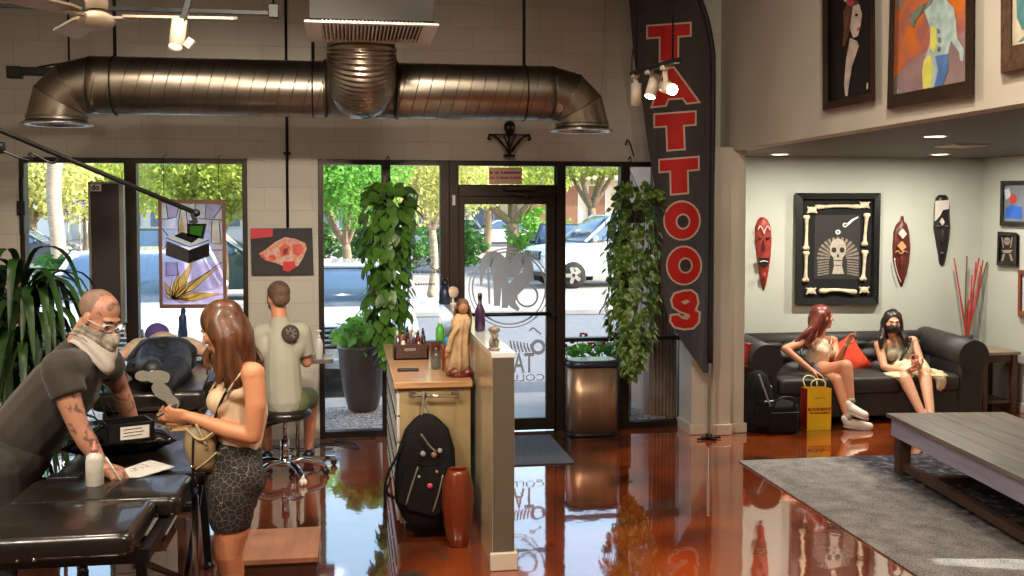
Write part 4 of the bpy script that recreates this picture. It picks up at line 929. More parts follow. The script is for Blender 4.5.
b = MB(O); b.bar((-.84, 4.3, .58), (-.80, 5.1, .22), .022); b.bar((-1.43, 4.3, .58), (-1.45, 5.1, .22), .022); b.bar((-1.4, 5.88, .35), (-.85, 5.88, .35), .03); b.bar((-1.4, 4.27, .3), (-.85, 4.27, .3), .03); b.bar((-.80, 5.1, .22), (-1.45, 5.1, .22), .022); b.bar((-.80, 5.1, .22), (-.81, 5.85, .6), .022); b.build('brace', M_BLKMETAL, t)
b = MB(O); b.cyl((-.76, 5.15, .02), (-.76, 5.15, .62), .017, seg=12); b.lathe([(.05, 0), (.05, .012), (.02, .02)], (-.76, 5.15, 0), 16); b.build('support_post', M_STEEL, t)
b = MB(O); b.tube([(-.84-.01, y, TZ-.045) for y in (4.62, 4.64)], .012, 8); 
for x in (-1.26, -1.20): b.ell((x, 4.105, TZ-.085), .007, sub=2)
b.build('rivet', M_CHROME, t)
tz = TZ+.004
# things on the work table
p = az(95, 487, TZ); bottle('squeeze_bottle', 'white squeeze bottle with a pale top standing on the work table', p, [(.036, 0), (.039, .006), (.039, .125), (.034, .145), (.016, .158), (.015, .165)], [(.017, .16), (.017, .178), (.007, .185), (.005, .21)], mat('white bottle plastic', (206, 202, 194), .35, var=.12, scale=20), mat('pale red cap', (190, 120, 110), .35), 'bottle')
pa = [az(103, 478, TZ), az(150, 461, TZ), az(175, 468, TZ), az(140, 478.5, TZ)]; c = sum(pa, V())/4; b = MB(c)
b._new([q + V((0, 0, .004)) for q in pa] + [q + V((0, 0, .007)) for q in pa], [(0, 1, 2, 3), (7, 6, 5, 4)] + [(i, (i+1) % 4, 4+(i+1) % 4, 4+i) for i in range(4)])
b.mi = 1
for k in range(9):
    q0 = pa[0].lerp(pa[1], .35 + .05*k).lerp(pa[3].lerp(pa[2], .35 + .05*k), .30 + .1*math.sin(k*1.3)); b.bar(q0 + V((0, 0, .0078)), q0 + V((.02*math.cos(k*1.1), .02*math.sin(k*1.1), .0078)), .004, .0006)
tag(b.build('paper_sheet', [mat('white paper', (232, 230, 224), .8, var=.02), mat('pencil line', (110, 106, 104), .8)], smooth=False), 'white paper with a small sketch on the work table', 'paper')
c = az(64, 482, TZ); b = MB(c); b.box(c.x-.07, c.x+.075, c.y-.03, c.y+.05, TZ+.001, TZ+.03, .005); tag(b.build('black_tray', M_BLACK), 'flat black box on the work table behind the white bottle', 'box')
c = az(118, 452, TZ); O = (c.x, c.y+.0, TZ); t = thing('pillow', 'shiny black vinyl pillow on the far half of the work table', 'pillow', O)
M_SHINY = mat('crumpled black vinyl', (16, 16, 19), .18, var=.2, bump=.9, bscale=9, scale=5, coat=.5)
def pillow(b, c, hx, hy, hz, rz=0, tilt=None, n=18, pinch=.25):
    Rm = M4.Rotation(rz, 3, 'Z') if tilt is None else tilt
    for sg in (1, -1):
        def fn(u, v):
            x, y = 2*u-1, 2*v-1; e = (1-abs(x)**2.6)*(1-abs(y)**2.6); k = 1 - pinch*(1-abs(x))*abs(y)**3*.35
            kx = 1 - .10*(1-y*y)*abs(x)**2; ky = 1 - .12*(1-x*x)*abs(y)**2
            return V(c) + Rm @ V((x*hx*kx, y*hy*ky, sg*hz*max(e, 0)**.55 + .008*NZ.noise(V((x*3, y*3, sg)))))
        b.grid(fn, n, n)
    bmesh.ops.remove_doubles(b.bm, verts=b.bm.verts[:], dist=.0008)
b = MB(O); pillow(b, (c.x+.0, c.y+.03, TZ+.062), .28, .16, .072, rz=R(14)); b.build('cushion', M_SHINY, t)
# black case with label leaning on the pillow
cc = at(129, 429, 5.24); O = tuple(cc); t = thing('equipment_case', 'open black case with a white label resting on the black pillow', 'case', O)
rm = rotmat(yaw=24); b = MB(O)
for bx_ in ((-.12, .10, -.09, -.08, -.05, .045), (-.12, .10, .07, .08, -.05, .045), (-.12, -.11, -.09, .08, -.05, .045), (.09, .10, -.09, .08, -.05, .045), (-.12, .10, -.09, .08, -.05, -.04)):
    q = [cc + rm @ V((x, y, z)) for z in bx_[4:] for y in bx_[2:4] for x in bx_[:2]]; b._new(q, [(0, 2, 3, 1), (4, 5, 7, 6), (0, 1, 5, 4), (2, 6, 7, 3), (0, 4, 6, 2), (1, 3, 7, 5)])
b.build('case', M_BLACK, t)
b = MB(O); q = [cc + rm @ V(v) for v in ((-.06, -.0915, -.032), (.075, -.0915, -.032), (.075, -.0915, .03), (-.06, -.0915, .03))]; b.quad(*q); b.mi = 1
for k in range(3): b.bar(cc + rm @ V((-.045, -.0922, .016 - .016*k)), cc + rm @ V((.04 + .01*(k % 2), -.0922, .018 - .016*k)), .003, .001, up=(0, 1, 0))
b.build('label', [M_WHITE, M_BLACK], t)
b = MB(O); b.tube(bez([cc + rm @ V((-.12, 0, .03)), cc + rm @ V((-.2, .0, -.01)), cc + rm @ V((-.27, 0, -.02))], 6), .012, 8); b.build('strap', M_BLACK, t)

# far bed for the lying client
bx0, bx1 = at(90, 395, 6.9).x, at(206, 395, 6.9).x; BZ2 = .84; O = ((bx0+bx1)/2, 7.7, 0)
t = thing('tattoo_bed', 'black vinyl tattoo bed carrying the lying client by the window', 'bed', O)
b = MB(O); pad(b, bx0, bx1, 6.88, 8.62, BZ2-.13, BZ2, .07, .02); b.build('mattress_pad', M_VINYL, t)
b = MB(O); pad(b, bx0+.05, bx1-.05, 6.95, 8.5, BZ2-.24, BZ2-.13, .05); b.build('lower_pad', M_VINYL, t)
for s, x in ((-1, bx0-.02), (1, bx1+.02)):
    b = MB(O); b.tube(bez([(x, 6.95, BZ2-.02), (x, 7.3, BZ2+.03), (x, 7.8, BZ2+.03)], 5), .055, 12); b.build('side_bolster', M_VINYL, t)
b = MB(O); b.box(bx0+.2, bx1-.2, 7.3, 8.1, .06, BZ2-.22, .02); b.box(bx0+.1, bx1-.1, 7.1, 8.3, 0, .06, .02); b.build('pedestal', M_BLKMETAL, t)
MB(O).box(bx0+.1, bx1-.08, 6.86, 6.97, BZ2-.275, BZ2-.24, .004).build('footboard', M_WOOD, t)
# trolley and drawer unit beyond the work table
x0, x1 = at(84, 430, 7.05).x, at(133, 430, 7.05).x; O = ((x0+x1)/2, 6.65, 0)
t = thing('tool_trolley', 'black trolley with a blue lit tattoo power supply behind the artist', 'trolley', O)
b = MB(O)
for z in (.12, .42, .60): b.box(x0, x1, 6.5, 6.82, z, z+.02, .003)
b.build('shelf', M_BLKMETAL, t)
for x in (x0+.012, x1-.012):
    for y in (6.512, 6.808):
        MB(O).cyl((x, y, .06), (x, y, .62), .012, seg=10).build('leg', M_CHROME, t); MB(O).lathe([(.01, -.012), (.03, -.012), (.03, .012), (.01, .012)], (x, y, .031), 14, axis=(0, 1, 0)).build('caster', M_BLACK, t)
M_BLUELED = mat('blue lit display', (90, 150, 240), .3, emit=1.0)
O = ((x0+x1)/2, 6.62, .622); t = thing('power_supply', 'small power supply with a blue lit display on the black trolley', 'power supply', O)
MB(O).box(O[0]-.12, O[0]+.06, 6.56, 6.7, .621, .70, .006).build('housing', M_BLACK, t); MB(O).box(O[0]-.10, O[0]-.02, 6.555, 6.56, .635, .688).build('display', M_BLUELED, t)
b = MB(O)
for k in range(2): b.lathe([(.014, 0), (.012, .016)], (O[0]+.01+.03*k, 6.56, .66), 12, axis=(0, -1, 0))
b.build('knob', M_CHROME, t)
x0, x1 = at(140, 430, 7.2).x, at(186, 430, 7.2).x; O = ((x0+x1)/2, 6.6, 0)
t = thing('drawer_unit', 'white drawer unit standing in front of the tattoo bed', 'drawer unit', O)
MB(O).box(x0, x1, 6.42, 6.80, .04, .56, .004).build('carcass', M_DRW, t)
for k in range(4):
    b = MB(O); b.box(x0+.006, x1-.006, 6.405, 6.42, .05+k*.127, .05+k*.127+.118, .003); d_ = b.build('drawer', M_DRW, t); MB(O).box((x0+x1)/2-.05, (x0+x1)/2+.05, 6.395, 6.405, .05+k*.127+.085, .05+k*.127+.10, .002).build('handle', M_BLACK, d_)
for x in (x0+.03, x1-.03):
    for y in (6.45, 6.77): MB(O).lathe([(.012, 0), (.022, .01), (.022, .04)], (x, y, 0), 12).build('foot', M_BLACK, t)
p = V((x0+.09, 6.55, .561)); bottle('pump_bottle', 'pale pump bottle on the white drawer unit', p, [(.03, 0), (.033, .005), (.033, .09), (.012, .11)], [(.012, .105), (.014, .125), (.005, .13), (.005, .16)], M_WHITE, M_BLUEP)

# round swivel stool
SXc = V((-.50, 7.86, 0)); O = tuple(SXc)
def stool(O, label, zs=.52, r_=.2):
    t = thing('swivel_stool', label, 'stool', O); o = V(O)
    MB(O).lathe([(.02, zs-.07), (r_*.92, zs-.065), (r_, zs-.04), (r_, zs-.02), (r_*.9, zs), (.01, zs+.006)], O, 32).build('seat', M_VINYL, t)
    b = MB(O); b.cyl(o + V((0, 0, .12)), o + V((0, 0, .30)), .032, seg=18); b.cyl(o + V((0, 0, .3)), o + V((0, 0, zs-.06)), .018, seg=16); b.lathe([(.045, .09), (.045, .12), (.034, .16)], O, 18); b.lathe([(.10, zs-.085), (.10, zs-.066), (.03, zs-.1)], O, 18); b.build('gas_column', M_CHROME, t)
    b = MB(O); b.tube(bez([o + V((0, 0, zs-.09)), o + V((-.12, -.06, zs-.11)), o + V((-.2, -.1, zs-.15))], 5), .011, 8); b.build('lever', M_BLACK, t)
    for k in range(5):
        a = R(-62 + 72*k); d = V((math.cos(a), math.sin(a), 0)); b = MB(O); b.tube(bez([o + V((0, 0, .115)) + d*.03, o + d*.14 + V((0, 0, .125)), o + d*.27 + V((0, 0, .085)), o + d*.305 + V((0, 0, .06))], 5), [.024]*10 + [.018]*6, 10); lg = b.build('leg', M_CHROME, t)
        q = o + d*.305; s = V((-d.y, d.x, 0)); b = MB(O)
        for sg in (-1, 1): b.lathe([(.004, -.008), (.024, -.008), (.026, 0), (.024, .008), (.004, .008)], q + s*sg*.014 + V((0, 0, .0262)), 16, axis=tuple(s))
        b.box(q.x-.011, q.x+.011, q.y-.011, q.y+.011, .03, .07, .003); b.build('caster', M_WHITE if k != 1 else M_BLACK, lg)
    return t
stool(O, 'chrome based swivel stool with a round black seat under the man in grey')
# instrument stand with the tray
p = at(319, 358, 8.2); O = (p.x-.17, 8.2, 0); t = thing('instrument_stand', 'chrome instrument stand with a small steel tray right of the seated man', 'instrument stand', O)
b = MB(O); b.box(p.x-.14, p.x+.11, 8.03, 8.33, p.z-.02, p.z-.012, .003)
for a in ((p.x-.14, p.x-.132, 8.03, 8.33), (p.x+.102, p.x+.11, 8.03, 8.33), (p.x-.14, p.x+.11, 8.03, 8.038), (p.x-.14, p.x+.11, 8.322, 8.33)): b.box(*a, p.z-.02, p.z+.012)
b.build('tray', M_STEEL, t)
b = MB(O); b.cyl((p.x-.17, 8.2, .06), (p.x-.17, 8.2, p.z-.03), .016, seg=14); b.bar((p.x-.18, 8.2, p.z-.03), (p.x+.08, 8.2, p.z-.03), .018); b.build('post', M_CHROME, t)
b = MB(O); b.bar((p.x-.20, 7.95, .06), (p.x-.20, 8.45, .06), .03); b.bar((p.x-.2, 8.2, .06), (p.x+.12, 8.2, .06), .03); b.build('base', M_CHROME, t)
for q in ((p.x-.2, 7.96), (p.x-.2, 8.44), (p.x+.11, 8.2)): MB(O).lathe([(.006, -.012), (.026, -.012), (.026, .012), (.006, .012)], (q[0], q[1], .0265), 14, axis=(0, 1, 0)).build('caster', M_BLACK, t)
q = V((p.x-.0, 8.18, p.z-.011)); bottle('wash_bottle', 'white spray bottle standing on the steel instrument tray', q, [(.03, 0), (.033, .006), (.033, .13), (.024, .16), (.012, .175)], [(.014, .172), (.014, .19), (.006, .195), (.006, .22), (.02, .222), (.02, .232), (.004, .236)], mat('milky bottle', (216, 214, 208), .4), M_WHITE)
# floor cable near the stool
b = MB((-.2, 8.6, 0)); b.tube(bez([(-.75, 9.0, .01), (-.45, 8.75, .01), (-.2, 8.95, .01), (.05, 8.7, .01), (.02, 8.9, .01), (-.15, 9.05, .01), (.2, 9.1, .01)], 8), .006, 6); tag(b.build('power_cable', M_BLACK), 'black cable lying on the floor behind the stool', 'cable')
# wooden step
x0, x1 = -.62, -.18; y0, y1 = 5.42, 5.95; O = ((x0+x1)/2, y0, 0); t = thing('step_stool', 'low wooden step on the floor in front of the swivel stool', 'step stool', O)
M_PLY = mat('worn pale plywood', (170, 116, 84), .5, var=.14, scale=3, stretch=(6, 1, 1), detail=6)
MB(O).box(x0, x1, y0, y1, .165, .195, .004).build('top', M_PLY, t)
MB(O).box(x0+.01, x1-.01, y0+.02, y0+.04, .06, .165).build('front_rail', mat('dark edged wood', (78, 40, 24), .5), t)
for x in (x0+.01, x1-.035): MB(O).box(x, x+.025, y0+.04, y1-.02, 0, .165).build('side_panel', mat('dark edged wood', (78, 40, 24), .5), t)
# ================================================================== window pieces at the left
# tall dark display seen from behind
pa, pb_ = at(89, 182, 8.85), at(124, 182, 8.85); zb = at(105, 325, 8.85).z; O = ((pa.x+pb_.x)/2, 8.85, 0)
t = thing('sign_display', 'tall dark display panel with silver edges facing out of the left window', 'display', O)
MB(O).box(pa.x+.02, pb_.x-.035, 8.82, 8.87, zb+.02, pa.z-.015, .004).build('back_panel', mat('dark brown panel', (34, 24, 22), .5), t)
b = MB(O); b.box(pa.x, pa.x+.02, 8.81, 8.88, zb, pa.z, .003); b.box(pb_.x-.035, pb_.x, 8.81, 8.88, zb, pa.z, .003); b.box(pa.x, pb_.x, 8.81, 8.88, pa.z-.015, pa.z, .003); b.box(pa.x, pb_.x, 8.81, 8.88, zb, zb+.02, .003); b.build('bezel', mat('grey metal edge', (130, 126, 120), .4, .6), t)
q = at(95.5, 187.5, 8.818); b = MB(O); b.box(q.x-.045, q.x+.045, 8.812, 8.819, q.z-.03, q.z+.03); b.mi = 1; b.text('do', .06, M4.Translation((q.x, 8.811, q.z)) @ M4.Rotation(R(90), 4, 'X'), bold=.002); b.build('label', [M_WHITE, M_BLACK], t)
b = MB(O); b.cyl((O[0], 8.85, .03), (O[0], 8.85, zb+.05), .025, seg=14); b.build('post', M_STEEL, t); b = MB(O); b.lathe([(.22, 0), (.22, .015), (.05, .03)], (O[0], 8.85, 0), 32); b.build('base', M_STEEL, t)
q = at(121, 334, 8.95); b = MB((q.x, 9.19, q.z))
b.box(q.x-.03, q.x+.03, 9.213, 9.216, q.z-.06, q.z+.06); b.mi = 1; b.box(q.x-.02, q.x+.02, 9.212, 9.2135, q.z-.02, q.z+.04); tag(b.build('window_notice', [M_WHITE, M_BADGE[0]]), 'small white notice stuck to the pane below the dark display', 'notice')
# stained glass panel
GY = 9.02; gpt = lambda x, y, o=0.: at(x, y, GY - o)
P4 = [(158, 199), (225.5, 200), (227, 308), (159.5, 308.5)]; O = tuple(gpt(192, 254))
t = thing('stained_glass_panel', 'framed stained glass of a laptop above a golden leaf hung in the window', 'stained glass', O)
M_SGW = mat('oak frame', (112, 76, 52), .5, var=.2, scale=5)
b = MB(O); I4 = [(161.5, 203), (221.8, 204), (223.3, 304.2), (162.8, 304.5)]
for i in range(4):
    j = (i+1) % 4; q = [P4[i], P4[j], I4[j], I4[i]]; A_ = [gpt(*p, .03) for p in q]; B_ = [gpt(*p, -.01) for p in q]; b._new(A_ + B_, [(0, 1, 2, 3), (7, 6, 5, 4)] + [(k, (k+1) % 4, 4+(k+1) % 4, 4+k) for k in range(4)])
b.build('frame', M_SGW, t)
def sg(n, col, tr=.75):
    m = mat(n, col, .2, var=.14, scale=12, trans=.6 if tr > .5 else .1, coat=.4); nt = m.node_tree; N = nt.nodes; L = nt.links; o = N['Material Output']
    t = N.new('ShaderNodeBsdfTransparent'); t.inputs[0].default_value = C(*col); x = N.new('ShaderNodeMixShader'); x.inputs[0].default_value = .55 if tr > .5 else .0
    L.new(o.inputs[0].links[0].from_socket, x.inputs[1]); L.new(t.outputs[0], x.inputs[2]); L.new(x.outputs[0], o.inputs[0]); return m
SG = [sg('lilac stained glass', (246, 232, 248)), sg('grey lilac glass', (206, 198, 220)), sg('amber glass', (255, 222, 110)), sg('cream glass', (252, 240, 214)), sg('green glass', (120, 255, 80)), sg('black glass', (24, 22, 24), .2), sg('charcoal glass', (70, 66, 66), .3), sg('mauve glass', (236, 222, 248)), sg('tan glass', (236, 212, 150))]
b = MB(O)
def pane(mi, pl, o): 
    b.mi = mi; b._new([gpt(*p, o) for p in pl], [tuple(range(len(pl)))])
pane(0, I4, .0)
pane(7, [(163, 262), (222.5, 262), (223.3, 304.2), (162.8, 304.5)], .001)
for mi, pl in ((1, [(166, 203.5), (180, 203.5), (176, 217), (168, 219)]), (3, [(181, 208), (186, 211), (188, 226), (186, 236), (180, 236), (178, 224)]), (1, [(206, 204), (221, 204), (214, 218), (205, 219)]), (3, [(212, 221), (219, 221), (221, 244), (211, 243)]), (1, [(166, 262), (177, 262), (178, 275), (166, 276)]), (8, [(178, 236), (181, 214), (185, 230), (184, 240)])): pane(mi, pl, .002)
pane(6, [(167, 241), (189, 250), (189, 263), (166, 255)], .004); pane(5, [(189, 250), (209, 243), (209, 256), (189, 263)], .004); pane(3, [(166, 238), (179, 232), (209, 240), (190, 247)], .005)
pane(5, [(174, 236), (182, 232), (200, 237), (192, 243)], .006); pane(5, [(187, 224), (206.5, 224), (203, 239), (187, 236)], .006); pane(4, [(190, 226), (203, 226), (201, 236), (190, 234)], .008)
cx_, cy_ = 173, 299
for ang, L_, w_, mi in ((-62, 45, 4.5, 2), (-44, 30, 3.5, 3), (-35, 58, 4, 2), (-14, 40, 3.5, 3), (-6, 50, 4.2, 2), (-92, 22, 3, 3), (-118, 20, 3, 2), (-20, 26, 3, 3), (-78, 30, 3, 2), (8, 20, 2.5, 3), (-150, 11, 2.5, 3)):
    d = (math.cos(R(ang)), math.sin(R(ang))); s = (-d[1], d[0]); pl = [(cx_, cy_), (cx_ + d[0]*L_*.4 + s[0]*w_, cy_ + d[1]*L_*.4 + s[1]*w_), (cx_ + d[0]*L_, cy_ + d[1]*L_), (cx_ + d[0]*L_*.4 - s[0]*w_, cy_ + d[1]*L_*.4 - s[1]*w_)]
    pl = [(min(222.5, max(163, x)), min(304, y)) for x, y in pl]; pane(mi, pl, .004 + .0004*L_/10)
b.build('glass', SG, t, fix=False)
b = MB(O)
def lead(*pl, r_=.0035): b.tube([gpt(*p, .013) for p in pl], r_, 5)
for pl in ([(180, 204), (176, 217), (168, 219), (162, 219)], [(166, 204), (168, 219)], [(181, 208), (178, 224), (179, 236)], [(186, 211), (188, 226)], [(206, 204), (205, 219), (222, 220)], [(214, 218), (222, 206)], [(212, 221), (211, 243), (221, 244)], [(219, 221), (221, 244)], [(195, 204), (195, 218), (205, 219)], [(162, 228), (168, 236)], [(166, 241), (166, 255), (189, 263), (209, 256), (209, 243)], [(189, 250), (189, 263)], [(166, 238), (190, 247), (209, 240)], [(166, 262), (166, 276), (178, 275), (177, 262)], [(222, 262), (196, 280), (180, 296)], [(163, 249), (167, 245)], [(209, 250), (222, 250)], [(187, 224), (206.5, 224), (203, 239)]): lead(*pl)
for ang, L_, w_ in ((-62, 45, 4.5), (-44, 30, 3.5), (-35, 58, 4), (-14, 40, 3.5), (-6, 50, 4.2), (-92, 22, 3), (-118, 20, 3), (-78, 30, 3), (8, 20, 2.5), (-150, 11, 2.5)):
    d = (math.cos(R(ang)), math.sin(R(ang))); s = (-d[1], d[0])
    pl = [(cx_, cy_), (cx_ + d[0]*L_*.4 + s[0]*w_, cy_ + d[1]*L_*.4 + s[1]*w_), (cx_ + d[0]*L_, cy_ + d[1]*L_), (cx_ + d[0]*L_*.4 - s[0]*w_, cy_ + d[1]*L_*.4 - s[1]*w_), (cx_, cy_)]
    lead(*[(min(222.5, max(163, x)), min(304, y)) for x, y in pl], r_=.0028)
b.build('lead_lines', mat('lead came', (22, 20, 20), .5, .3), t)
b = MB(O)
for x in (164, 219): b.tube([gpt(x, 200, .0), (gpt(x, 200).x, GY, 2.47), (gpt(x, 200).x, 9.2, 2.49)], .003, 5)
b.build('chain', M_BLKMETAL, t)
# canvas print of a red skull on the pier
KY = 9.157; kpt = lambda x, y, o=0.: at(x, y, KY - o); O = tuple(kpt(281, 251))
t = thing('canvas_print', 'canvas print of a red and white animal skull on the block pier', 'picture', O)
q = [kpt(250.5, 228.5), kpt(312, 228), kpt(313.5, 274.5), kpt(251.5, 275)]; b = MB(O); b._new(q + [p + V((0, .045, 0)) for p in q], [(0, 1, 2, 3), (7, 6, 5, 4)] + [(i, (i+1) % 4, 4+(i+1) % 4, 4+i) for i in range(4)]); b.build('canvas', mat('dark canvas print', (40, 34, 36), .6, var=.3, scale=3), t)
b = MB(O)
def kp(mi, pl, o=.003): b.mi = mi; b._new([kpt(*p, o) for p in pl], [tuple(range(len(pl)))]) if len(pl) < 5 else b.prism([(p[0], p[1]) for p in []], (0, 0, 0), (1, 0, 0), (0, 0, 1), 0) if False else b._new([kpt(*p, o) for p in pl], [tuple(range(len(pl)))])
kp(0, [(250.8, 229), (273, 228.6), (272.5, 236.5), (251, 239)])
kp(1, [(259, 253.5), (265, 250), (275, 242), (285, 237), (296, 239), (305, 243), (307, 248), (303, 258), (298, 266), (288, 268), (276, 263), (265, 260)], .004)
kp(2, [(279, 248), (285, 243), (291, 247), (289, 255), (281, 257)], .006); kp(2, [(292, 245), (301, 244), (304, 249), (299, 256), (293, 254)], .006); kp(3, [(283, 249), (288, 248), (287, 254), (283, 255)], .008)
kp(2, [(268, 256), (274, 254), (277, 259), (270, 262)], .006); kp(0, [(283, 262), (294, 261), (296, 267), (288, 272), (283, 270)], .007); kp(2, [(259, 254), (264, 255), (268, 260), (262, 258)], .006)
b.build('artwork', [mat('print red', (216, 40, 52), .5), mat('print bone white', (230, 206, 186), .5, var=.2, scale=30, col2=(220, 120, 100)), mat('print coral', (214, 84, 66), .5, var=.2, scale=20), mat('print dark red', (120, 26, 24), .5)], t, fix=False)
# mic-style boom arm from the left wall
p0, p1 = at(16, 137, 5.6), at(196, 213, 5.6); dd = (p1-p0).normalized(); q0 = p0 + dd*((-3.12-p0.x)/dd.x); O = tuple(q0)
t = thing('boom_arm', 'thin black boom arm reaching down from the left wall past the window', 'boom arm', O)
b = MB(O); b.tube([q0, p1], .013, 12); b.build('boom', M_BLKMETAL, t)
b = MB(O); b.lathe([(.05, 0), (.05, .03), (.02, .06)], q0, 18, axis=(1, 0, 0)); b.build('wall_mount', M_BLKMETAL, t)
b = MB(O); b.bar(p1 + V((-.02, 0, .0)), p1 + V((.0, 0, -.055)), .022, bev=.003); b.ell(p1 + V((.002, 0, .0)), .02); b.bar(p1 + V((.0, 0, -.05)), p1 + V((-.035, 0, -.045)), .016); b.build('clamp', M_BLKMETAL, t)
c0 = at(0, 150, 5.6); b = MB(O); b.tube(bez([q0 + V((0, 0, -.03)), c0, at(30, 153, 5.6), at(52, 163, 5.6), at(60, 156, 5.6)], 6), .007, 6); b.tube([at(-30, 146, 5.6), at(4, 148, 5.6)], .03, 12); b.build('cable', M_BLACK, t)
# small dark handle bar on the wall at the left jamb
q = at(22, 208, 9.17); O = (q.x, 9.19, q.z); b = MB(O); b.box(q.x-.018, q.x+.018, 9.15, 9.2, at(22, 234, 9.17).z, at(22, 178, 9.17).z, .004); b.box(q.x-.035, q.x+.03, 9.14, 9.2, q.z-.06, q.z+.06, .006); tag(b.build('closer_rod', M_BLKMETAL), 'dark latch rod on the left jamb of the far left window', 'latch')
# blue figurine on the sill
q = at(183, 343, 9.05); zt2 = q.z; O = (q.x, 9.05, 0); t = thing('statuette', 'dark blue statuette standing below the stained glass panel', 'statuette', O); M_NAVY = mat('dark blue resin', (44, 62, 96), .4)
b = MB(O); h = at(183, 308, 9.05).z - zt2
b.chain([(q.x-.025, 9.05, zt2, .016), (q.x-.02, 9.05, zt2+h*.3, .02), (q.x-.005, 9.05, zt2+h*.5, .028)]); b.chain([(q.x+.025, 9.05, zt2, .016), (q.x+.02, 9.05, zt2+h*.3, .02), (q.x+.005, 9.05, zt2+h*.5, .028)]); b.chain([(q.x, 9.05, zt2+h*.5, .033), (q.x, 9.05, zt2+h*.72, .034), (q.x+.004, 9.05, zt2+h*.82, .02), (q.x+.006, 9.05, zt2+h*.93, .024)]); b.skin('figure', M_NAVY, t, .006, 3)
MB(O).box(q.x-.07, q.x+.07, 8.98, 9.12, zt2-.03, zt2-.012, .003).build('plinth_top', M_BLKMETAL, t); MB(O).box(q.x-.05, q.x+.05, 9.0, 9.1, 0, zt2-.03).build('plinth', M_BLACK, t)
# dracaena
M_DRA = mat('dark strap leaf', (22, 44, 20), .35, var=.4, scale=4, col2=(48, 78, 34), trans=.15, spec=.25)
q = at(22, 330, 6.5); O = (q.x, 6.5, 0); t = thing('dracaena_plant', 'big strap leaved house plant in a dark pot at the left edge', 'potted plant', O); rnd = random.Random(5)
MB(O).lathe([(.13, 0), (.15, .02), (.2, .32), (.21, .36), (.19, .36), (.17, .32), (.01, .30)], O, 28).build('pot', M_POT, t)
b = MB(O); tops = []
for (dx, dy, z) in ((0, 0, 1.62), (-.14, .06, 1.35), (.12, .05, 1.1), (-.05, -.1, .85), (.05, .12, 1.5)):
    b.tube(bez([(q.x+dx*.3, 6.5+dy*.3, .28), (q.x+dx*.8, 6.5+dy*.8, z*.6), (q.x+dx, 6.5+dy, z)], 5), [.022]*10 + [.014], 8); tops.append(V((q.x+dx, 6.5+dy, z)))
b.build('stem', M_BARK, t)
b = MB(O)
for i, c in enumerate(tops):
    for k in range(34):
        a = rnd.uniform(0, 2*PI); L_ = rnd.uniform(.42, .66); el = rnd.uniform(.35, 1.25); d = V((math.cos(a), math.sin(a), 0)); zz = c - V((0, 0, rnd.uniform(0, .5)))
        pts = bez([zz, zz + d*L_*.25*math.cos(el*.6) + V((0, 0, L_*.42*math.sin(el))), zz + d*L_*.55 + V((0, 0, L_*.42*math.sin(el) - .05)), zz + d*L_*.78 + V((0, 0, L_*.1*math.sin(el) - .28))], 4); n_ = len(pts); s = V((-d.y, d.x, 0)); w = .028
        prev = None
        for j, p in enumerate(pts):
            ww = w*math.sin(PI*min(1, .12 + .88*j/(n_-1)))**.7*(1 if j < n_-1 else .05); cur = [b.bm.verts.new(p - s*ww), b.bm.verts.new(p - V((0, 0, .008))), b.bm.verts.new(p + s*ww)]
            if prev:
                for m_ in (0, 1): f = b.bm.faces.new((prev[m_], prev[m_+1], cur[m_+1], cur[m_])); f.smooth = True
            prev = cur
b.build('leaves', M_DRA, t, fix=False)
# ================================================================== lettering on the glass
M_DEC = mat('frosted vinyl lettering', (148, 160, 178), .6, var=.04); M_DECG = mat('grey vinyl lettering', (120, 128, 138), .6)
dpt = lambda x, y: at(x, y, WY+.012)
STK = [0]
def stroke(b, pl, w, closed=False):
    "flat ribbon on the glass following photo points"
    P = bez([dpt(*p) for p in pl], 6) if not closed else [dpt(*p) for p in pl]
    STK[0] += 1; P = [p - V((0, .0004*(STK[0] % 18), 0)) for p in P]
    n = len(P); ws = w if isinstance(w, (list, tuple)) else [w]*2
    L_, R_ = [], []
    for i, p in enumerate(P):
        d = (P[(i+1) % n] - P[i-1]) if closed else (P[min(i+1, n-1)] - P[max(i-1, 0)]); d.y = 0; d.normalize(); s = V((-d.z, 0, d.x)); t_ = i/(n-1); k = t_*(len(ws)-1); a = int(min(k, len(ws)-2)); ww = ws[a] + (ws[a+1]-ws[a])*(k-a)
        L_.append(p + s*ww/2); R_.append(p - s*ww/2)
    for i in range(n if closed else n-1):
        j = (i+1) % n; b.quad(L_[i], L_[j], R_[j], R_[i])
b = MB()
for r_, w in ((40, .010), (36.5, .014)): stroke(b, circ(509, 288, r_, 60, r_*.99), w, True)
b.build('circle_decal', M_DEC, leaf, fix=False)
b = MB()
stroke(b, [(481, 286), (482, 272), (486, 262), (492, 259), (500, 265), (508, 270), (515, 268), (519, 260), (524, 258), (528, 266), (527, 276), (519, 284), (512, 292), (512, 303), (519, 310)], [.01, .05, .10, .16, .17, .13, .12, .10, .09, .10, .13, .13, .08, .03])
stroke(b, [(492, 266), (497, 280), (497, 306)], [.05, .075, .06]); stroke(b, [(503, 270), (505, 285), (505, 308)], [.06, .07, .06]); stroke(b, [(488, 268), (489.5, 304)], .02); stroke(b, [(515, 262), (516, 280)], [.03, .015])
stroke(b, circ(527, 296, 10.5, 28), .02, True); b.build('emblem_decal', M_DEC, leaf, fix=False)
b = MB(); MX = lambda x, y: M4.Translation(dpt(x, y)) @ M4.Rotation(R(90), 4, 'X')
b.text('TATTOO', .255, MX(500, 364.5), bold=.004, sx=-.60); b.text('COLLECTIVE', .085, MX(508, 378.5), bold=.0, sx=-1.42); b.build('lettering', M_DEC, leaf, fix=False)
b = MB(); stroke(b, circ(538, 347, 6, 20), .03, True)
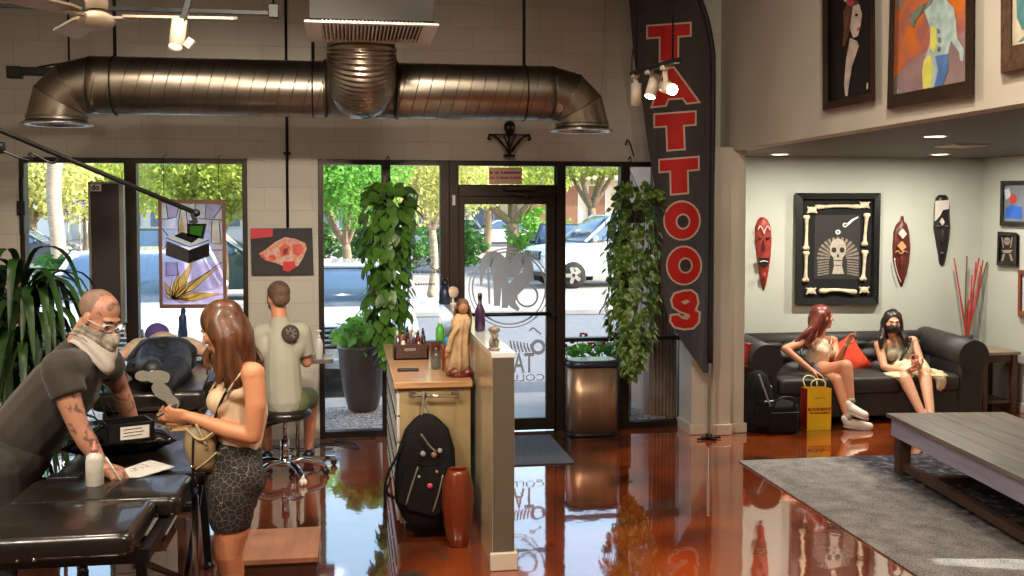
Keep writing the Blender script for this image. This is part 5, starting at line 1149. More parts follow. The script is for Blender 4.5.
for k in range(7): stroke(b, [(510+k*3.4, 340+k*.6), (511+k*3.4, 346+k*.4), (513+k*3.4, 352)], [.012, .02, .012])
stroke(b, [(529, 331), (533, 328), (537, 331), (541, 334)], .015); b.build('script_decal', M_DEC, leaf, fix=False)
b = MB(); w2 = bpy.data.objects['window_2']
for cx_, r_ in ((441, 4.2), (431, 3.2), (424, 3.4), (417, 3.4)):
    stroke(b, [(cx_ + r_*(1-.12*k)*math.cos(k*.75), 263 + r_*(1-.12*k)*math.sin(k*.75)) for k in range(8)], .013); stroke(b, [(cx_-4, 258.5), (cx_, 257.3), (cx_+4, 259)], .010)
stroke(b, [(430, 267), (437, 270), (446, 268), (447, 262)], .015); stroke(b, [(444, 270), (447, 273), (445.5, 274.5)], .012)
for k in range(9): 
    if k not in (2,): stroke(b, [(413+k*2.9, 270.8), (414.6+k*2.9, 273.4)], .018)
for k in range(8): stroke(b, [(415+k*2.6, 283.3), (416.6+k*2.6, 285.2)], .014)
b.build('scroll_decal', M_DECG, w2, fix=False)
b = MB(); q = [at(489, 167.5, WY+.012), at(522, 167.5, WY+.012), at(522, 184, WY+.012), at(489, 184, WY+.012)]; b._new(q + [p + V((0, .004, 0)) for p in q], [(0, 1, 2, 3), (7, 6, 5, 4)] + [(i, (i+1) % 4, 4+(i+1) % 4, 4+i) for i in range(4)])
for mi, y, ws in ((1, 172.7, ((490, 493), (495, 499), (501, 503), (504, 521))), (2, 177.8, ((490, 495), (496.5, 499), (500, 504.5), (505, 509), (510, 512), (513, 521))), (3, 165.7, ((505, 507), (508, 515), (516, 518.5)))):
    b.mi = mi
    for x0, x1 in ws:
        x = x0
        while x < x1 - .4: b.quad(at(x, y-1.1, WY+.010), at(min(x+.9, x1), y-1.1, WY+.010), at(min(x+.9, x1), y+1.1, WY+.010), at(x, y+1.1, WY+.010)); x += 1.2
b.build('notice', [mat('kraft notice', (226, 186, 166), .7, trans=.65), mat('brown notice print', (90, 40, 30), .7), mat('red notice print', (178, 36, 36), .7), M_BLACK], door, fix=False, label='paper notice with two lines of red print')

# ================================================================== the lounge
M_SOFA = mat('charcoal leather', (44, 40, 38), .55, var=.2, scale=3, bump=.12, bscale=40); M_RUGM = None
def rug_mat():
    m, nt, b = nodes('distressed grey rug'); N = nt.nodes; L = nt.links; tc = N.new('ShaderNodeTexCoord')
    def noi(s, d=6, st=(1, 1, 1)):
        mp = N.new('ShaderNodeMapping'); mp.inputs['Scale'].default_value = st; L.new(tc.outputs['Object'], mp.inputs[0]); n = N.new('ShaderNodeTexNoise'); n.inputs['Scale'].default_value = s; n.inputs['Detail'].default_value = d; L.new(mp.outputs[0], n.inputs['Vector']); return n
    def ramp(src, els):
        r_ = N.new('ShaderNodeValToRGB'); e = r_.color_ramp.elements; e[0].position, e[0].color = els[0]; e[1].position, e[1].color = els[-1]
        for p, c in els[1:-1]: x = e.new(p); x.color = c
        L.new(src, r_.inputs['Fac']); return r_
    a = ramp(noi(7).outputs['Fac'], [(.3, C(112, 108, 110)), (.5, C(156, 150, 146)), (.7, C(190, 182, 174))]); f = ramp(noi(80, 8).outputs['Fac'], [(.40, C(92, 94, 108)), (.60, C(212, 204, 196))])
    m1 = N.new('ShaderNodeMix'); m1.data_type = 'RGBA'; m1.inputs['Factor'].default_value = .42; L.new(a.outputs[0], m1.inputs['A']); L.new(f.outputs[0], m1.inputs['B'])
    # darker navy field inside a pale border
    sp = N.new('ShaderNodeSeparateXYZ'); L.new(tc.outputs['Object'], sp.inputs[0]); md = N.new('ShaderNodeMath'); md.operation = 'MULTIPLY_ADD'; md.use_clamp = True; md.inputs[1].default_value = 4.; md.inputs[2].default_value = 2.9
    nz = noi(5); ad = N.new('ShaderNodeMath'); ad.operation = 'MULTIPLY_ADD'; ad.inputs[1].default_value = .35; L.new(nz.outputs['Fac'], ad.inputs[0]); L.new(sp.outputs[0], ad.inputs[2]); L.new(ad.outputs[0], md.inputs[0])
    nv = ramp(noi(16, 8).outputs['Fac'], [(.42, C(26, 28, 44)), (.55, C(62, 62, 78)), (.70, C(140, 134, 132))]); m2 = N.new('ShaderNodeMix'); m2.data_type = 'RGBA'; mm = N.new('ShaderNodeMath'); mm.operation = 'MULTIPLY'; mm.inputs[1].default_value = .9; L.new(md.outputs[0], mm.inputs[0])
    L.new(mm.outputs[0], m2.inputs['Factor']); L.new(m1.outputs['Result'], m2.inputs['A']); L.new(nv.outputs[0], m2.inputs['B']); L.new(m2.outputs['Result'], b.inputs['Base Color']); b.inputs['Roughness'].default_value = .95; b.inputs['Specular IOR Level'].default_value = .1
    bp = N.new('ShaderNodeBump'); bp.inputs['Strength'].default_value = .6; bp.inputs['Distance'].default_value = .006; L.new(noi(150, 3).outputs['Fac'], bp.inputs['Height']); L.new(bp.outputs[0], b.inputs['Normal']); return m
O = (4.7, 6.0, 0); b = MB(O); b.box(3.06, 6.3, 4.2, 7.79, .001, .013, .004); o = b.build('area_rug', rug_mat()); tag(o, 'large distressed grey rug with a dark blue field under the low table', 'rug')
# sofa
sx0, sx1, sy0, sy1 = at(752, 400, 9.0).x, at(984, 400, 9.05).x, 9.0, 9.92; O = ((sx0+sx1)/2, 9.5, 0)
t = thing('sofa', 'charcoal leather rolled arm sofa against the lounge wall', 'sofa', O)
MB(O).box(sx0+.06, sx1-.06, sy0+.05, sy1, .06, .30, .02).build('base', M_SOFA, t)
aw = .30
for k in range(3):
    w_ = (sx1-sx0-2*aw+.06)/3; x0 = sx0+aw-.03+k*w_; b = MB(O); pad(b, x0+.004, x0+w_-.004, sy0, sy1-.25, .29, .445, .05, .025); b.build('seat_cushion', M_SOFA, t)
b = MB(O)
def bk(u, v):
    x = sx0+aw*.5 + (sx1-sx0-aw)*u; z = .38 + .36*v; bul = .045*abs(math.sin(PI*(u*9 + (.5 if int(v*3) % 2 else 0))))*math.sin(PI*min(1, v*3 % 1)) if .1 < v < .9 else 0
    return V((x, sy1-.24 + .05*v - bul + (.08*(v-.85)/.15 if v > .85 else 0), z))
b.grid(bk, 80, 24); b.box(sx0+aw*.5, sx1-aw*.5, sy1-.20, sy1, .3, .72, .03); b.tube([(sx0+aw*.4, sy1-.12, .70), (sx1-aw*.4, sy1-.12, .70)], .085, 18); b.build('backrest', M_SOFA, t)
b = MB(O)
for r_ in range(2):
    for k in range(9): x = sx0+aw*.5 + (sx1-sx0-aw)*((k + (.5 if r_ else 0))/9); b.ell((x, sy1-.235, .50+.12*r_), .013, sub=1)
b.build('button', M_SOFA, t)
for s, xa in ((1, sx0), (-1, sx1)):
    b = MB(O); xo = xa + s*.02; b.box(min(xo, xa+s*aw*.9), max(xo, xa+s*aw*.9), sy0+.03, sy1-.05, .06, .60, .03); b.tube([(xa+s*aw*.48, sy0, .62), (xa+s*aw*.48, sy1-.06, .66)], .155, 24); b.build('arm', M_SOFA, t)
for x in (sx0+.1, sx1-.1):
    for y in (sy0+.1, sy1-.08): MB(O).lathe([(.025, 0), (.04, .03), (.035, .07)], (x, y, 0), 14).build('foot', M_BLACK, t)
M_ORG = mat('orange cushion cloth', (206, 62, 30), .85, var=.12, scale=20, bump=.2)
c = at(846, 357, 9.48); O = tuple(c); b = MB(O); t = thing('throw_cushion', 'orange throw cushion leaning on the sofa back between the two women', 'cushion', O); pillow(b, c + V((.0, .03, -.02)), .21, .19, .075, tilt=rotmat(yaw=-12, pitch=66, roll=0) @ rotmat(yaw=28)); b.build('cushion', M_ORG, t)
c = at(948, 352, 9.55); O = tuple(c); b = MB(O); t = thing('throw_cushion', 'charcoal leather cushion in the right corner of the sofa', 'cushion', O); pillow(b, c, .24, .2, .08, tilt=rotmat(yaw=-30, pitch=62)); b.build('cushion', M_SOFA, t)
# side tables
M_WENGE = mat('dark walnut', (72, 44, 30), .4, var=.25, scale=4, stretch=(1, 1, .2)); M_TOPW = mat('worn grey brown wood', (142, 122, 100), .5, var=.25, scale=4, stretch=(1, 6, 1), detail=7)
def side_table(label, x0, x1, y0, y1, h, top, name='side_table'):
    O = ((x0+x1)/2, (y0+y1)/2, 0); t = thing(name, label, 'side table', O)
    MB(O).box(x0-.02, x1+.02, y0-.02, y1+.02, h-.03, h, .004).build('top', top, t); MB(O).box(x0+.02, x1-.02, y0+.02, y1-.02, h-.11, h-.03).build('apron', M_WENGE, t)
    for x in (x0, x1-.055):
        for y in (y0, y1-.055): MB(O).box(x, x+.055, y, y+.055, 0, h-.03, .004).build('leg', M_WENGE, t)
    MB(O).box(x0+.02, x1-.02, y0+.02, y1-.02, .10, .125, .003).build('shelf', M_WENGE, t); return t
side_table('square walnut side table right of the sofa by the corner', at(978, 380, 9.3).x+.02, 6.52, 9.25, 9.7, .62, M_TOPW)
side_table('small dark side table squeezed between the column and the sofa', 3.56, 3.70, 9.05, 9.4, .58, M_WENGE)
q = at(758, 360, 9.14); p = V((min(q.x, 3.66), 9.14, .581)); t = thing('red_tumbler', 'red tumbler standing on the small dark side table', 'cup', tuple(p)); MB(p).lathe([(.036, 0), (.04, .006), (.045, .17), (.046, .18)], p, 22).build('cup', mat('red enamel', (186, 36, 46), .3, coat=.4), t); MB(p).lathe([(.047, .178), (.047, .19), (.02, .196)], p, 22).build('lid', mat('dark red lid', (110, 24, 30), .35), t)
# bags on the floor
M_GSTRAP = mat('grey strap', (96, 92, 92), .6)
q = at(757, 432, 8.85); O = (q.x, 8.850, 0); t = thing('rucksack', 'black rucksack with a grey strap standing against the column', 'backpack', O)
rs = []
for z, w_, d_, dx in ((.0, .10, .10, 0), (.03, .13, .13, 0), (.2, .14, .14, -.005), (.4, .12, .11, -.015), (.52, .08, .08, -.02), (.56, .03, .03, -.02)):
    rs.append([V((q.x + dx + .02 + w_*math.copysign(abs(math.cos(a))**.7, math.cos(a)), 8.850 + d_*.8*math.copysign(abs(math.sin(a))**.7, math.sin(a)), z + .002)) for a in [2*PI*k/28 for k in range(28)]])
MB(O).rings(rs).build('bag', M_BPK, t); b = MB(O); b.tube(bez([(q.x-.02, 8.770, .54), (q.x+.01, 8.730, .42), (q.x+.06, 8.715, .28), (q.x+.13, 8.730, .16)], 6), .016, 8, flat=.35); b.build('shoulder_strap', M_GSTRAP, t)
b = MB(O); pad(b, q.x-.07, q.x+.10, 8.705, 8.770, .05, .28, .03, .0); b.build('front_pocket', M_BPK, t)
q = at(781, 433, 8.790); O = (q.x, 8.830, 0); t = thing('duffel_bag', 'squat open black bag on the floor before the left sofa arm', 'bag', O)
b = MB(O); pad(b, q.x-.16, q.x+.15, 8.690, 8.990, .003, .27, .07, .02); b.build('bag', M_BPK, t)
b = MB(O); b.tube(bez([(q.x-.12, 8.720, .22), (q.x-.08, 8.670, .33), (q.x+.06, 8.670, .33), (q.x+.1, 8.720, .22)], 6), .011, 8); b.build('handle', M_BLACK, t)
b = MB(O); b.bar((q.x-.14, 8.688, .2), (q.x+.13, 8.688, .2), .012, .004); b.build('zip', M_ZIP, t)
q2 = az(781, 408, .29); O = (q2.x, 8.850, .287); t = thing('trainer_shoe', 'black and white trainer lying tilted on the open black bag', 'shoe', O)
b = MB(O); o_ = V((q2.x-.03, 8.850, .36)); rm = rotmat(roll=-48); 
for x, rx, rz in ((-.07, .06, .04), (-.02, .06, .045), (.05, .06, .035)): b.ell(o_ + rm @ V((x, 0, .012)), (rx, .042, rz))
b.skin('upper', M_BLACK, t, .008, 3); b = MB(O); b.rings([[o_ + rm @ V((math.cos(a)*.125 - .01, math.sin(a)*.045, z)) for a in [2*PI*k/24 for k in range(24)]] for z in (-.045, -.018)]); b.build('sole', M_WHITE, t)
q2 = az(787, 414, .29); O = (q2.x, 8.810, .287); t = thing('cap', 'pale grey cap lying on the open black bag', 'cap', O); b = MB(O); b.ell((q2.x, 8.810, .30), (.065, .06, .05)); b.ell((q2.x+.07, 8.780, .295), (.06, .045, .008)); b.build('cap', mat('pale grey cap cloth', (186, 182, 176), .8), t)
# yellow shopping bag
y_ = 8.84; A_, B_ = at(807, 428, y_), at(832, 427.5, y_-.02); h = at(820, 389, y_).z; O = ((A_.x+B_.x)/2, y_+.08, 0); M_YEL = mat('yellow paper bag', (236, 190, 36), .45, var=.05); M_YRED = mat('red bag side', (150, 26, 28), .5)
t = thing('shopping_bag', 'yellow paper shopping bag with red print standing on the floor by the sofa', 'shopping bag', O)
dx = at(801, 428, y_+.11).x; b = MB(O); F0, F1, K0, K1 = V((A_.x, y_, .003)), V((B_.x, y_, .003)), V((dx, y_+.12, .003)), V((B_.x-.02, y_+.12, .003)); up = V((0, 0, h))
b.mi = 0; b.quad(F0, F1, F1+up, F0+up); b.quad(K1, K0, K0+up, K1+up); b.quad(F1, K1, K1+up, F1+up); b.quad(F0, F1, K1, K0); b.mi = 1; b.quad(K0, F0, F0+up, K0+up); ob = b.build('bag', [M_YEL, M_YRED], t, fix=False); md = ob.modifiers.new('s', 'SOLIDIFY'); md.thickness = .003
b = MB(O)
for a, c_ in ((K0 + up, V((-.01, .03, .085))), (F0 + up, V((0, 0, .075)))):
    e = (F1-F0).normalized(); L_ = .19 if a.y > y_+.1 else .2; b.tube(bez([a + e*.04, a + e*.04 + c_*.8 + e*.0, a + e*(L_/2) + c_*1.15, a + e*(L_-.03) + c_*.8, a + e*(L_-.03)], 6), .007, 8)
b.build('handle', mat('pale yellow cord', (222, 214, 150), .6), t)
b = MB(O); mw = (F0+F1)/2; b.text("BOOKMAN'S", .042, M4.Translation((mw.x+.01, y_-.002, h*.50)) @ M4.Rotation(R(90), 4, 'X'), bold=.0012); b.text("ENTERTAINMENT", .026, M4.Translation((mw.x+.01, y_-.002, h*.41)) @ M4.Rotation(R(90), 4, 'X'), bold=.0006); b.build('print', M_YRED, t, fix=False)
b = MB(O); b.tube(bez([(mw.x-.05, y_-.002, h*.76), (mw.x-.03, y_-.002, h*.79), (mw.x-.01, y_-.002, h*.76), (mw.x+.02, y_-.002, h*.785), (mw.x+.06, y_-.002, h*.77)], 5), .0025, 5); b.build('scribble', mat('olive ink', (110, 96, 30), .6), t)
# low table
M_WASH = mat('lilac grey washed wood', (152, 148, 170), .55, var=.12, scale=5, stretch=(1, .3, 4), detail=6); M_CTOP = mat('grey brown plank top', (112, 100, 88), .38, var=.3, scale=2.4, stretch=(5, .8, 1), detail=8, bump=.12, bscale=20, coat=.15); M_LEGW = mat('dark brown leg', (66, 44, 34), .5, var=.2)
ctz = .455; pA, pB, pC = az(886, 413, ctz), az(1000, 410.5, ctz), az(1024, 479, ctz); dl_ = (pC-pA).normalized(); rz = math.atan2(dl_.x, -dl_.y); O = (pA.x, pA.y, 0); RM = M4.Rotation(rz, 3, 'Z')
t = thing('low_table', 'long low wooden table with a lilac grey apron standing on the rug', 'coffee table', O)
def lt(x, y, z): return V((pA.x, pA.y, 0)) + RM @ V((x, -y, z))
def lbox(b, x0, x1, y0, y1, z0, z1):
    q = [lt(x, y, z) for z in (z0, z1) for y in (y0, y1) for x in (x0, x1)]; b._new(q, [(0, 2, 3, 1), (4, 5, 7, 6), (0, 1, 5, 4), (2, 6, 7, 3), (0, 4, 6, 2), (1, 3, 7, 5)])
W_, Ln = (pB-pA).length, 2.15
b = MB(O)
for k in range(5): lbox(b, W_*k/5 + .002, W_*(k+1)/5 - .002, 0, Ln, ctz-.028, ctz)
b.build('top', M_CTOP, t); b = MB(O); lbox(b, .03, .06, .03, Ln-.03, ctz-.165, ctz-.028); lbox(b, W_-.06, W_-.03, .03, Ln-.03, ctz-.165, ctz-.028); lbox(b, .06, W_-.06, .03, .06, ctz-.165, ctz-.028); lbox(b, .06, W_-.06, Ln-.06, Ln-.03, ctz-.165, ctz-.028); b.build('apron', M_WASH, t)
for x in (.035, W_-.125):
    for y in (.08, Ln-.17): b = MB(O); lbox(b, x, x+.09, y, y+.09, .014, ctz-.03); b.build('leg', M_LEGW, t)
b = MB(O); lbox(b, .06, .11, .17, Ln-.17, .05, .11); lbox(b, W_-.11, W_-.06, .17, Ln-.17, .05, .11); lbox(b, .1, W_-.1, .5, .58, .05, .10); lbox(b, .1, W_-.1, Ln-.6, Ln-.52, .05, .10); b.build('stretcher', M_LEGW, t)
# red sticks behind the sofa arm
c = at(966, 345, 9.78); O = (6.3, 9.78, 0); t = thing('stick_arrangement', 'tall bundle of red and brown sticks in a dark floor vase behind the sofa arm', 'vase', (c.x, 9.78, 0)); O = (c.x, 9.78, 0)
MB(O).lathe([(.06, 0), (.075, .02), (.08, .3), (.05, .5), (.055, .52), (.045, .52), (.04, .3), (.01, .1)], O, 24).build('vase', M_BLACK, t)
M_RST = [mat('red painted stick', (164, 34, 30), .5, var=.2, scale=20), mat('brown stick', (96, 70, 48), .6, var=.2, scale=20)]
for i, (tx, ty, mi) in enumerate([(954, 258, 0), (967, 256, 1), (976, 262, 0), (979, 258, 0), (983, 260, 0), (987, 262, 1), (972, 275, 0), (969, 300, 0), (981, 266, 0)]):
    e = at(tx, ty, 9.86); b = MB(O); b.tube(bez([(c.x + .02*math.cos(i*2.2), 9.78 + .02*math.sin(i*2.2), .1), (c.x + .012*math.cos(i), 9.78, .62), V((c.x, 9.78, .62)).lerp(e, .5) + V((.012*(-1)**i, 0, 0)), e], 5), [.012]*10 + [.008]*6, 7); b.build('stick', M_RST[mi], t)
# ---------------------------------------------------------------- pictures and masks of the lounge
AY = 9.985; wpt = lambda x, y, o=0.: at(x, y, AY - o)
def flatart(O, name, mats, polys, pt, parent):
    b = MB(O)
    for mi, off, pl in polys:
        b.mi = mi; bv = [b.bm.verts.new(pt(x, y, off)) for x, y in pl]; f = b.bm.faces.new(bv); f.material_index = mi; f.normal_update()
        if len(pl) > 4: bmesh.ops.triangulate(b.bm, faces=[f])
    return b.build(name, mats, parent, fix=False, smooth=False)
def frame4(O, name, m, P, I, pt, o0, o1, parent, lab=None):
    b = MB(O)
    for i in range(4):
        j = (i+1) % 4; q = [P[i], P[j], I[j], I[i]]; A_ = [pt(*p, o1 if k < 2 else o1*.8) for k, p in enumerate(q)]; B_ = [pt(*p, o0) for p in q]; b._new(A_ + B_, [(0, 1, 2, 3), (7, 6, 5, 4)] + [(k, (k+1) % 4, 4+(k+1) % 4, 4+k) for k in range(4)])
    return b.build(name, m, parent, label=lab)
M_BFR = mat('black picture frame', (22, 22, 20), .35, var=.2, coat=.3); M_BVEL = mat('black velvet backing', (12, 11, 11), .9); M_BONE = mat('aged bone', (206, 190, 160), .5, var=.25, scale=16)
O = tuple(wpt(838, 250)); t = thing('bone_frame_picture', 'large black framed skull picture bordered with real bones on the lounge wall', 'picture', O)
P4 = [(796, 193), (881, 193), (878.5, 304), (794.5, 304)]; I4 = [(803, 199), (875, 199), (873, 298), (801.5, 298)]
frame4(O, 'frame', M_BFR, P4, I4, wpt, -.01, .06, t); flatart(O, 'backing', M_BVEL, [(0, .005, I4)], wpt, t)
b = MB(O)
for k in range(34): b.ell(wpt(877.5 - k*.065, 197 + k*3.05, .052), .008, sub=1)
b.build('bead_edge', M_BFR, t)
def bone(*pl, r_=.022, n=5):
    b = MB(O); pp = [wpt(x, y, .03) for x, y in pl]; q = bez(pp, n); L_ = len(q)
    b.tube(q, [r_*(.75 + .5*abs(2*i/(L_-1) - 1)**3) for i in range(L_)], 12)
    for e in (pp[0], pp[-1]): b.ell(e + V((r_*.7, 0, 0)), r_*1.05); b.ell(e - V((r_*.7, 0, 0)), r_*1.05)
    b.skin('bone', M_BONE, t, .006, 4)
bone((818, 207), (838, 206), (857, 206.5)); bone((806.5, 217), (806.5, 232), (806, 248)); bone((806, 253), (806, 265), (805.5, 280)); bone((867, 215), (865.5, 230), (864.5, 244)); bone((865, 252), (864, 268), (863, 279)); bone((823, 291), (837, 290), (853, 292), r_=.026)
for x, y in ((812, 210), (864.5, 205), (811, 291), (864, 290)):
    b = MB(O); c = wpt(x, y, .03); b.ell(c, (.05, .02, .035))
    for a in (30, 150, 210, 330): b.limb(c, c + V((.06*math.cos(R(a)), -.005, .06*math.sin(R(a)))), .014, .009)
    b.skin('vertebra', M_BONE, t, .007, 3)
M_SK = [mat('drawing dark ground', (34, 32, 30), .7), mat('drawing warm grey', (128, 116, 104), .7, var=.2, scale=30), mat('drawing pale grey', (172, 160, 146), .7, var=.15, scale=30), mat('drawing glow', (236, 228, 210), .6)]
sk = [(0, .008, [(815, 215), (860, 215), (860, 279), (814, 279)])]
rays = 15
for k in range(rays):
    a = R(180 - 180*k/(rays-1)); c_, s_ = math.cos(a), math.sin(a); d = 1.2; y0_, r0, r1 = 258, 8, 21
    q = [(838 + c_*r0 - s_*d*.6, y0_ - s_*r0 - c_*d*.6), (838 + c_*r1 - s_*d*1.2, y0_ - s_*r1 - c_*d*1.2), (838 + c_*r1 + s_*d*1.2, y0_ - s_*r1 + c_*d*1.2), (838 + c_*r0 + s_*d*.6, y0_ - s_*r0 + c_*d*.6)]; sk.append((1, .010, q))
for k in range(6): sk += [(1, .010, [(817.5, 261+k*2.7), (829, 260+k*2.5), (829, 261.4+k*2.5), (817.5, 262.7+k*2.7)]), (1, .010, [(847, 260+k*2.5), (858.5, 261+k*2.7), (858.5, 262.7+k*2.7), (847, 261.4+k*2.5)])]
sk += [(2, .012, [(830, 246), (833, 240), (838, 238.5), (843, 240), (846, 246), (845.5, 254), (842.5, 258), (842, 266), (844, 274), (832, 274), (834, 266), (833.5, 258), (830.5, 254)]), (0, .014, circ(834, 250, 2.6, 10, 2.8)), (0, .014, circ(842, 250, 2.6, 10, 2.8)), (0, .014, [(838, 253), (839.5, 257), (836.5, 257)]), (0, .014, [(834, 260), (842, 260), (842, 261), (834, 261)]), (0, .014, [(834.5, 265), (841.5, 265), (841.5, 265.8), (834.5, 265.8)])]
sk += [(3, .013, circ(838, 232, 2.6, 12, 2.4)), (3, .013, circ(845, 225, 2.4, 12)), (3, .013, [(845, 225), (852, 219), (858, 216.5), (858.5, 217.5), (853, 221), (847, 226.5)]), (0, .015, circ(838, 232, 1.2, 8)), (0, .015, circ(845, 225, 1.0, 8))]
flatart(O, 'skull_drawing', M_SK, sk, wpt, t)
def mask(label, prof, mats, dep, extra=None, cat='mask'):
    "carved face: prof = (photo y, left px, right px)"
    top = wpt((prof[0][1]+prof[0][2])/2, prof[0][0]); O = tuple(wpt((prof[len(prof)//2][1]+prof[len(prof)//2][2])/2, prof[len(prof)//2][0])); t = thing('wall_mask', label, cat, O)
    b = MB(O); rs = []
    for py, l, r_ in prof:
        a0, a1 = wpt(l, py), wpt(r_, py); m_ = (a0+a1)/2; h = (a1.x-a0.x)/2; fr = dep*min(1, h/.05); rs.append([V((m_.x + h*math.cos(a), AY+.012 - (fr*math.sin(a) if math.sin(a) > 0 else 0), m_.z)) for a in [2*PI*k/24 for k in range(24)]])
    b.rings(rs); b.build('carving', mats[0], t)
    for nm, mi, off, pl in (extra or []):
        b = MB(O)
        if nm == 'ell': 
            (x, y, rx, rz, ry) = pl; b.ell(wpt(x, y, off), (rx, ry, rz)); nm2 = 'carved_detail'; b.build(nm2, mats[mi], t)
        elif nm == 'line': b.tube(bez([wpt(x, y, off) for x, y in pl], 4), .006, 6); b.build('carved_line', mats[mi], t)
        else:
            q = [wpt(x, y, off) for x, y in pl]; n_ = len(q); b._new(q + [p + V((0, .02, 0)) for p in q], [tuple(range(n_)), tuple(range(2*n_-1, n_-1, -1))] + [(i, (i+1) % n_, n_+(i+1) % n_, n_+i) for i in range(n_)]); b.build('painted_patch', mats[mi], t)
    return t
M_MR = mat('red painted wood', (146, 44, 34), .45, var=.2, scale=18); M_MB = mat('dark reddish wood', (92, 34, 26), .4, var=.25, scale=14); M_MK = mat('black painted wood', (26, 24, 23), .4, var=.2); M_MW = mat('white painted wood', (206, 196, 184), .5, var=.08); M_MT = mat('tan inlay', (190, 140, 96), .5)
mask('red carved mask at the left end of the lounge wall', [(217, 761, 764), (220, 758, 768), (227, 755.5, 771), (240, 755.3, 772), (256, 757, 771), (270, 759, 769), (282, 761, 767), (290, 763, 765)], [M_MR, M_MK, M_MW, M_MB], .05,
     [('ell', 1, .05, (760, 238, .022, .012, .014)), ('ell', 1, .05, (768, 238, .022, .012, .014)), ('ell', 3, .062, (764, 246, .014, .06, .025)), ('line', 2, .058, [(758, 230), (760, 226), (763, 230), (764, 234)]), ('line', 2, .058, [(770, 230), (768, 226), (765, 230), (764, 234)]), ('patch', 1, .062, [(758.5, 258), (769.5, 258), (768, 266), (760, 266)]), ('line', 2, .07, [(760, 262), (764, 261), (768, 262)]), ('ell', 0, .055, (764, 276, .025, .04, .02))])
mask('oval reddish brown mask with pale diamonds right of the bone framed picture', [(216, 901.5, 904), (221, 900.5, 904.5), (224, 897, 907), (232, 894, 909.5), (248, 893, 910.8), (262, 893.5, 909.5), (274, 896.5, 907), (282, 899, 904.5), (286.5, 901, 902.5)], [M_MB, M_MW, M_MT, M_MK], .045,
     [('patch', 1, .062, [(903, 228.5), (907, 234), (903, 239), (899, 233.5)]), ('patch', 2, .062, [(902.5, 241), (906.5, 247), (902, 251), (898, 246)]), ('line', 2, .06, [(895.5, 252), (898.5, 251), (901, 254), (904, 251), (908, 252)]), ('ell', 0, .05, (901.5, 262, .014, .07, .02)), ('line', 1, .048, [(894.5, 258), (895.5, 266), (898, 275), (901, 282)])])
mask('long black mask with a white brow at the right end of the lounge wall', [(195, 939, 946), (198, 936, 948.5), (206, 934.8, 950), (222, 934.3, 950.4), (228, 933.8, 951), (240, 936, 949.5), (255, 938.5, 946.5), (263, 939.5, 945), (265.5, 941, 943.5)], [M_MK, M_MW, M_MB, M_GSTRAP], .05,
     [('patch', 1, .06, [(936, 201), (949, 200), (949, 209), (943, 210), (940, 216), (935.5, 221)]), ('patch', 1, .068, [(942.5, 218), (944.8, 222), (942.7, 225.5), (940.5, 222)]), ('ell', 3, .05, (938.5, 226, .025, .008, .012)), ('ell', 3, .05, (946.5, 226, .025, .008, .012)), ('ell', 0, .07, (942.5, 236, .014, .07, .025)), ('ell', 3, .055, (942, 253, .018, .008, .015))])
# right hand lounge wall
RXw = 6.585; rpt = lambda x, y, o=0.: ax(x, y, RXw - o)
def rframe(label, P, k, art, mats, fm, cat='picture', name='framed_picture', mk=.18):
    O = tuple(rpt(sum(p[0] for p in P)/4, sum(p[1] for p in P)/4)); t = thing(name, label, cat, O); cx_ = sum(p[0] for p in P)/4; cy_ = sum(p[1] for p in P)/4
    I = [(cx_ + (x-cx_)*(1-mk*k), cy_ + (y-cy_)*(1-mk)) for x, y in P]; frame4(O, 'frame', fm, P, I, rpt, -.012, .04, t); flatart(O, 'artwork', mats, [(0, .006, I)] + art, rpt, t); return t
M_BLU = mat('print blue', (50, 100, 190), .5); M_PRW = mat('print pale', (196, 200, 206), .5, var=.1, scale=40); M_PRR = mat('print crimson', (190, 50, 56), .5)
rframe('black framed blue and white picture high on the right lounge wall', [(1000.5, 181), (1034, 180.5), (1034, 226), (999.5, 225)], 1.0, [(1, .008, [(1006, 208), (1012, 205), (1022, 207), (1022, 219), (1005, 218)]), (2, .009, circ(1013, 199, 3.5, 12, 5)), (3, .008, [(1004, 190), (1009, 188), (1011, 196), (1006, 200)])], [mat('print grey', (120, 124, 132), .5), M_BLU, M_PRR, M_PRW], M_BFR)
rframe('small black framed skeleton drawing below the blue picture', [(997.5, 231.5), (1016.5, 232.5), (1016, 266), (996.5, 265)], 1.0, [(1, .008, circ(1007, 241, 3.2, 12, 4)), (0, .010, circ(1006, 241, .8, 6)), (0, .010, circ(1008, 241, .8, 6)), (1, .008, [(1001, 250), (1013, 250), (1010, 253), (1004, 253)]), (1, .008, [(1003, 254), (1005, 254), (1003, 261), (1001, 261)]), (1, .008, [(1009, 254), (1011, 254), (1013, 261), (1011, 261)]), (1, .008, [(1001, 237), (1002.5, 237), (1004, 248), (1003, 248)]), (1, .008, [(1011.5, 237), (1013, 237), (1011, 248), (1010, 248)])], [mat('print black', (30, 28, 28), .6), mat('print bone', (150, 130, 116), .6)], M_BFR, mk=.22)
rframe('brown framed picture at the right edge below the skeleton drawing', [(1018, 270), (1046, 269.5), (1046, 316), (1017.5, 315.5)], 1, [], [M_PRW], mat('red brown frame', (120, 62, 34), .4), mk=.2)
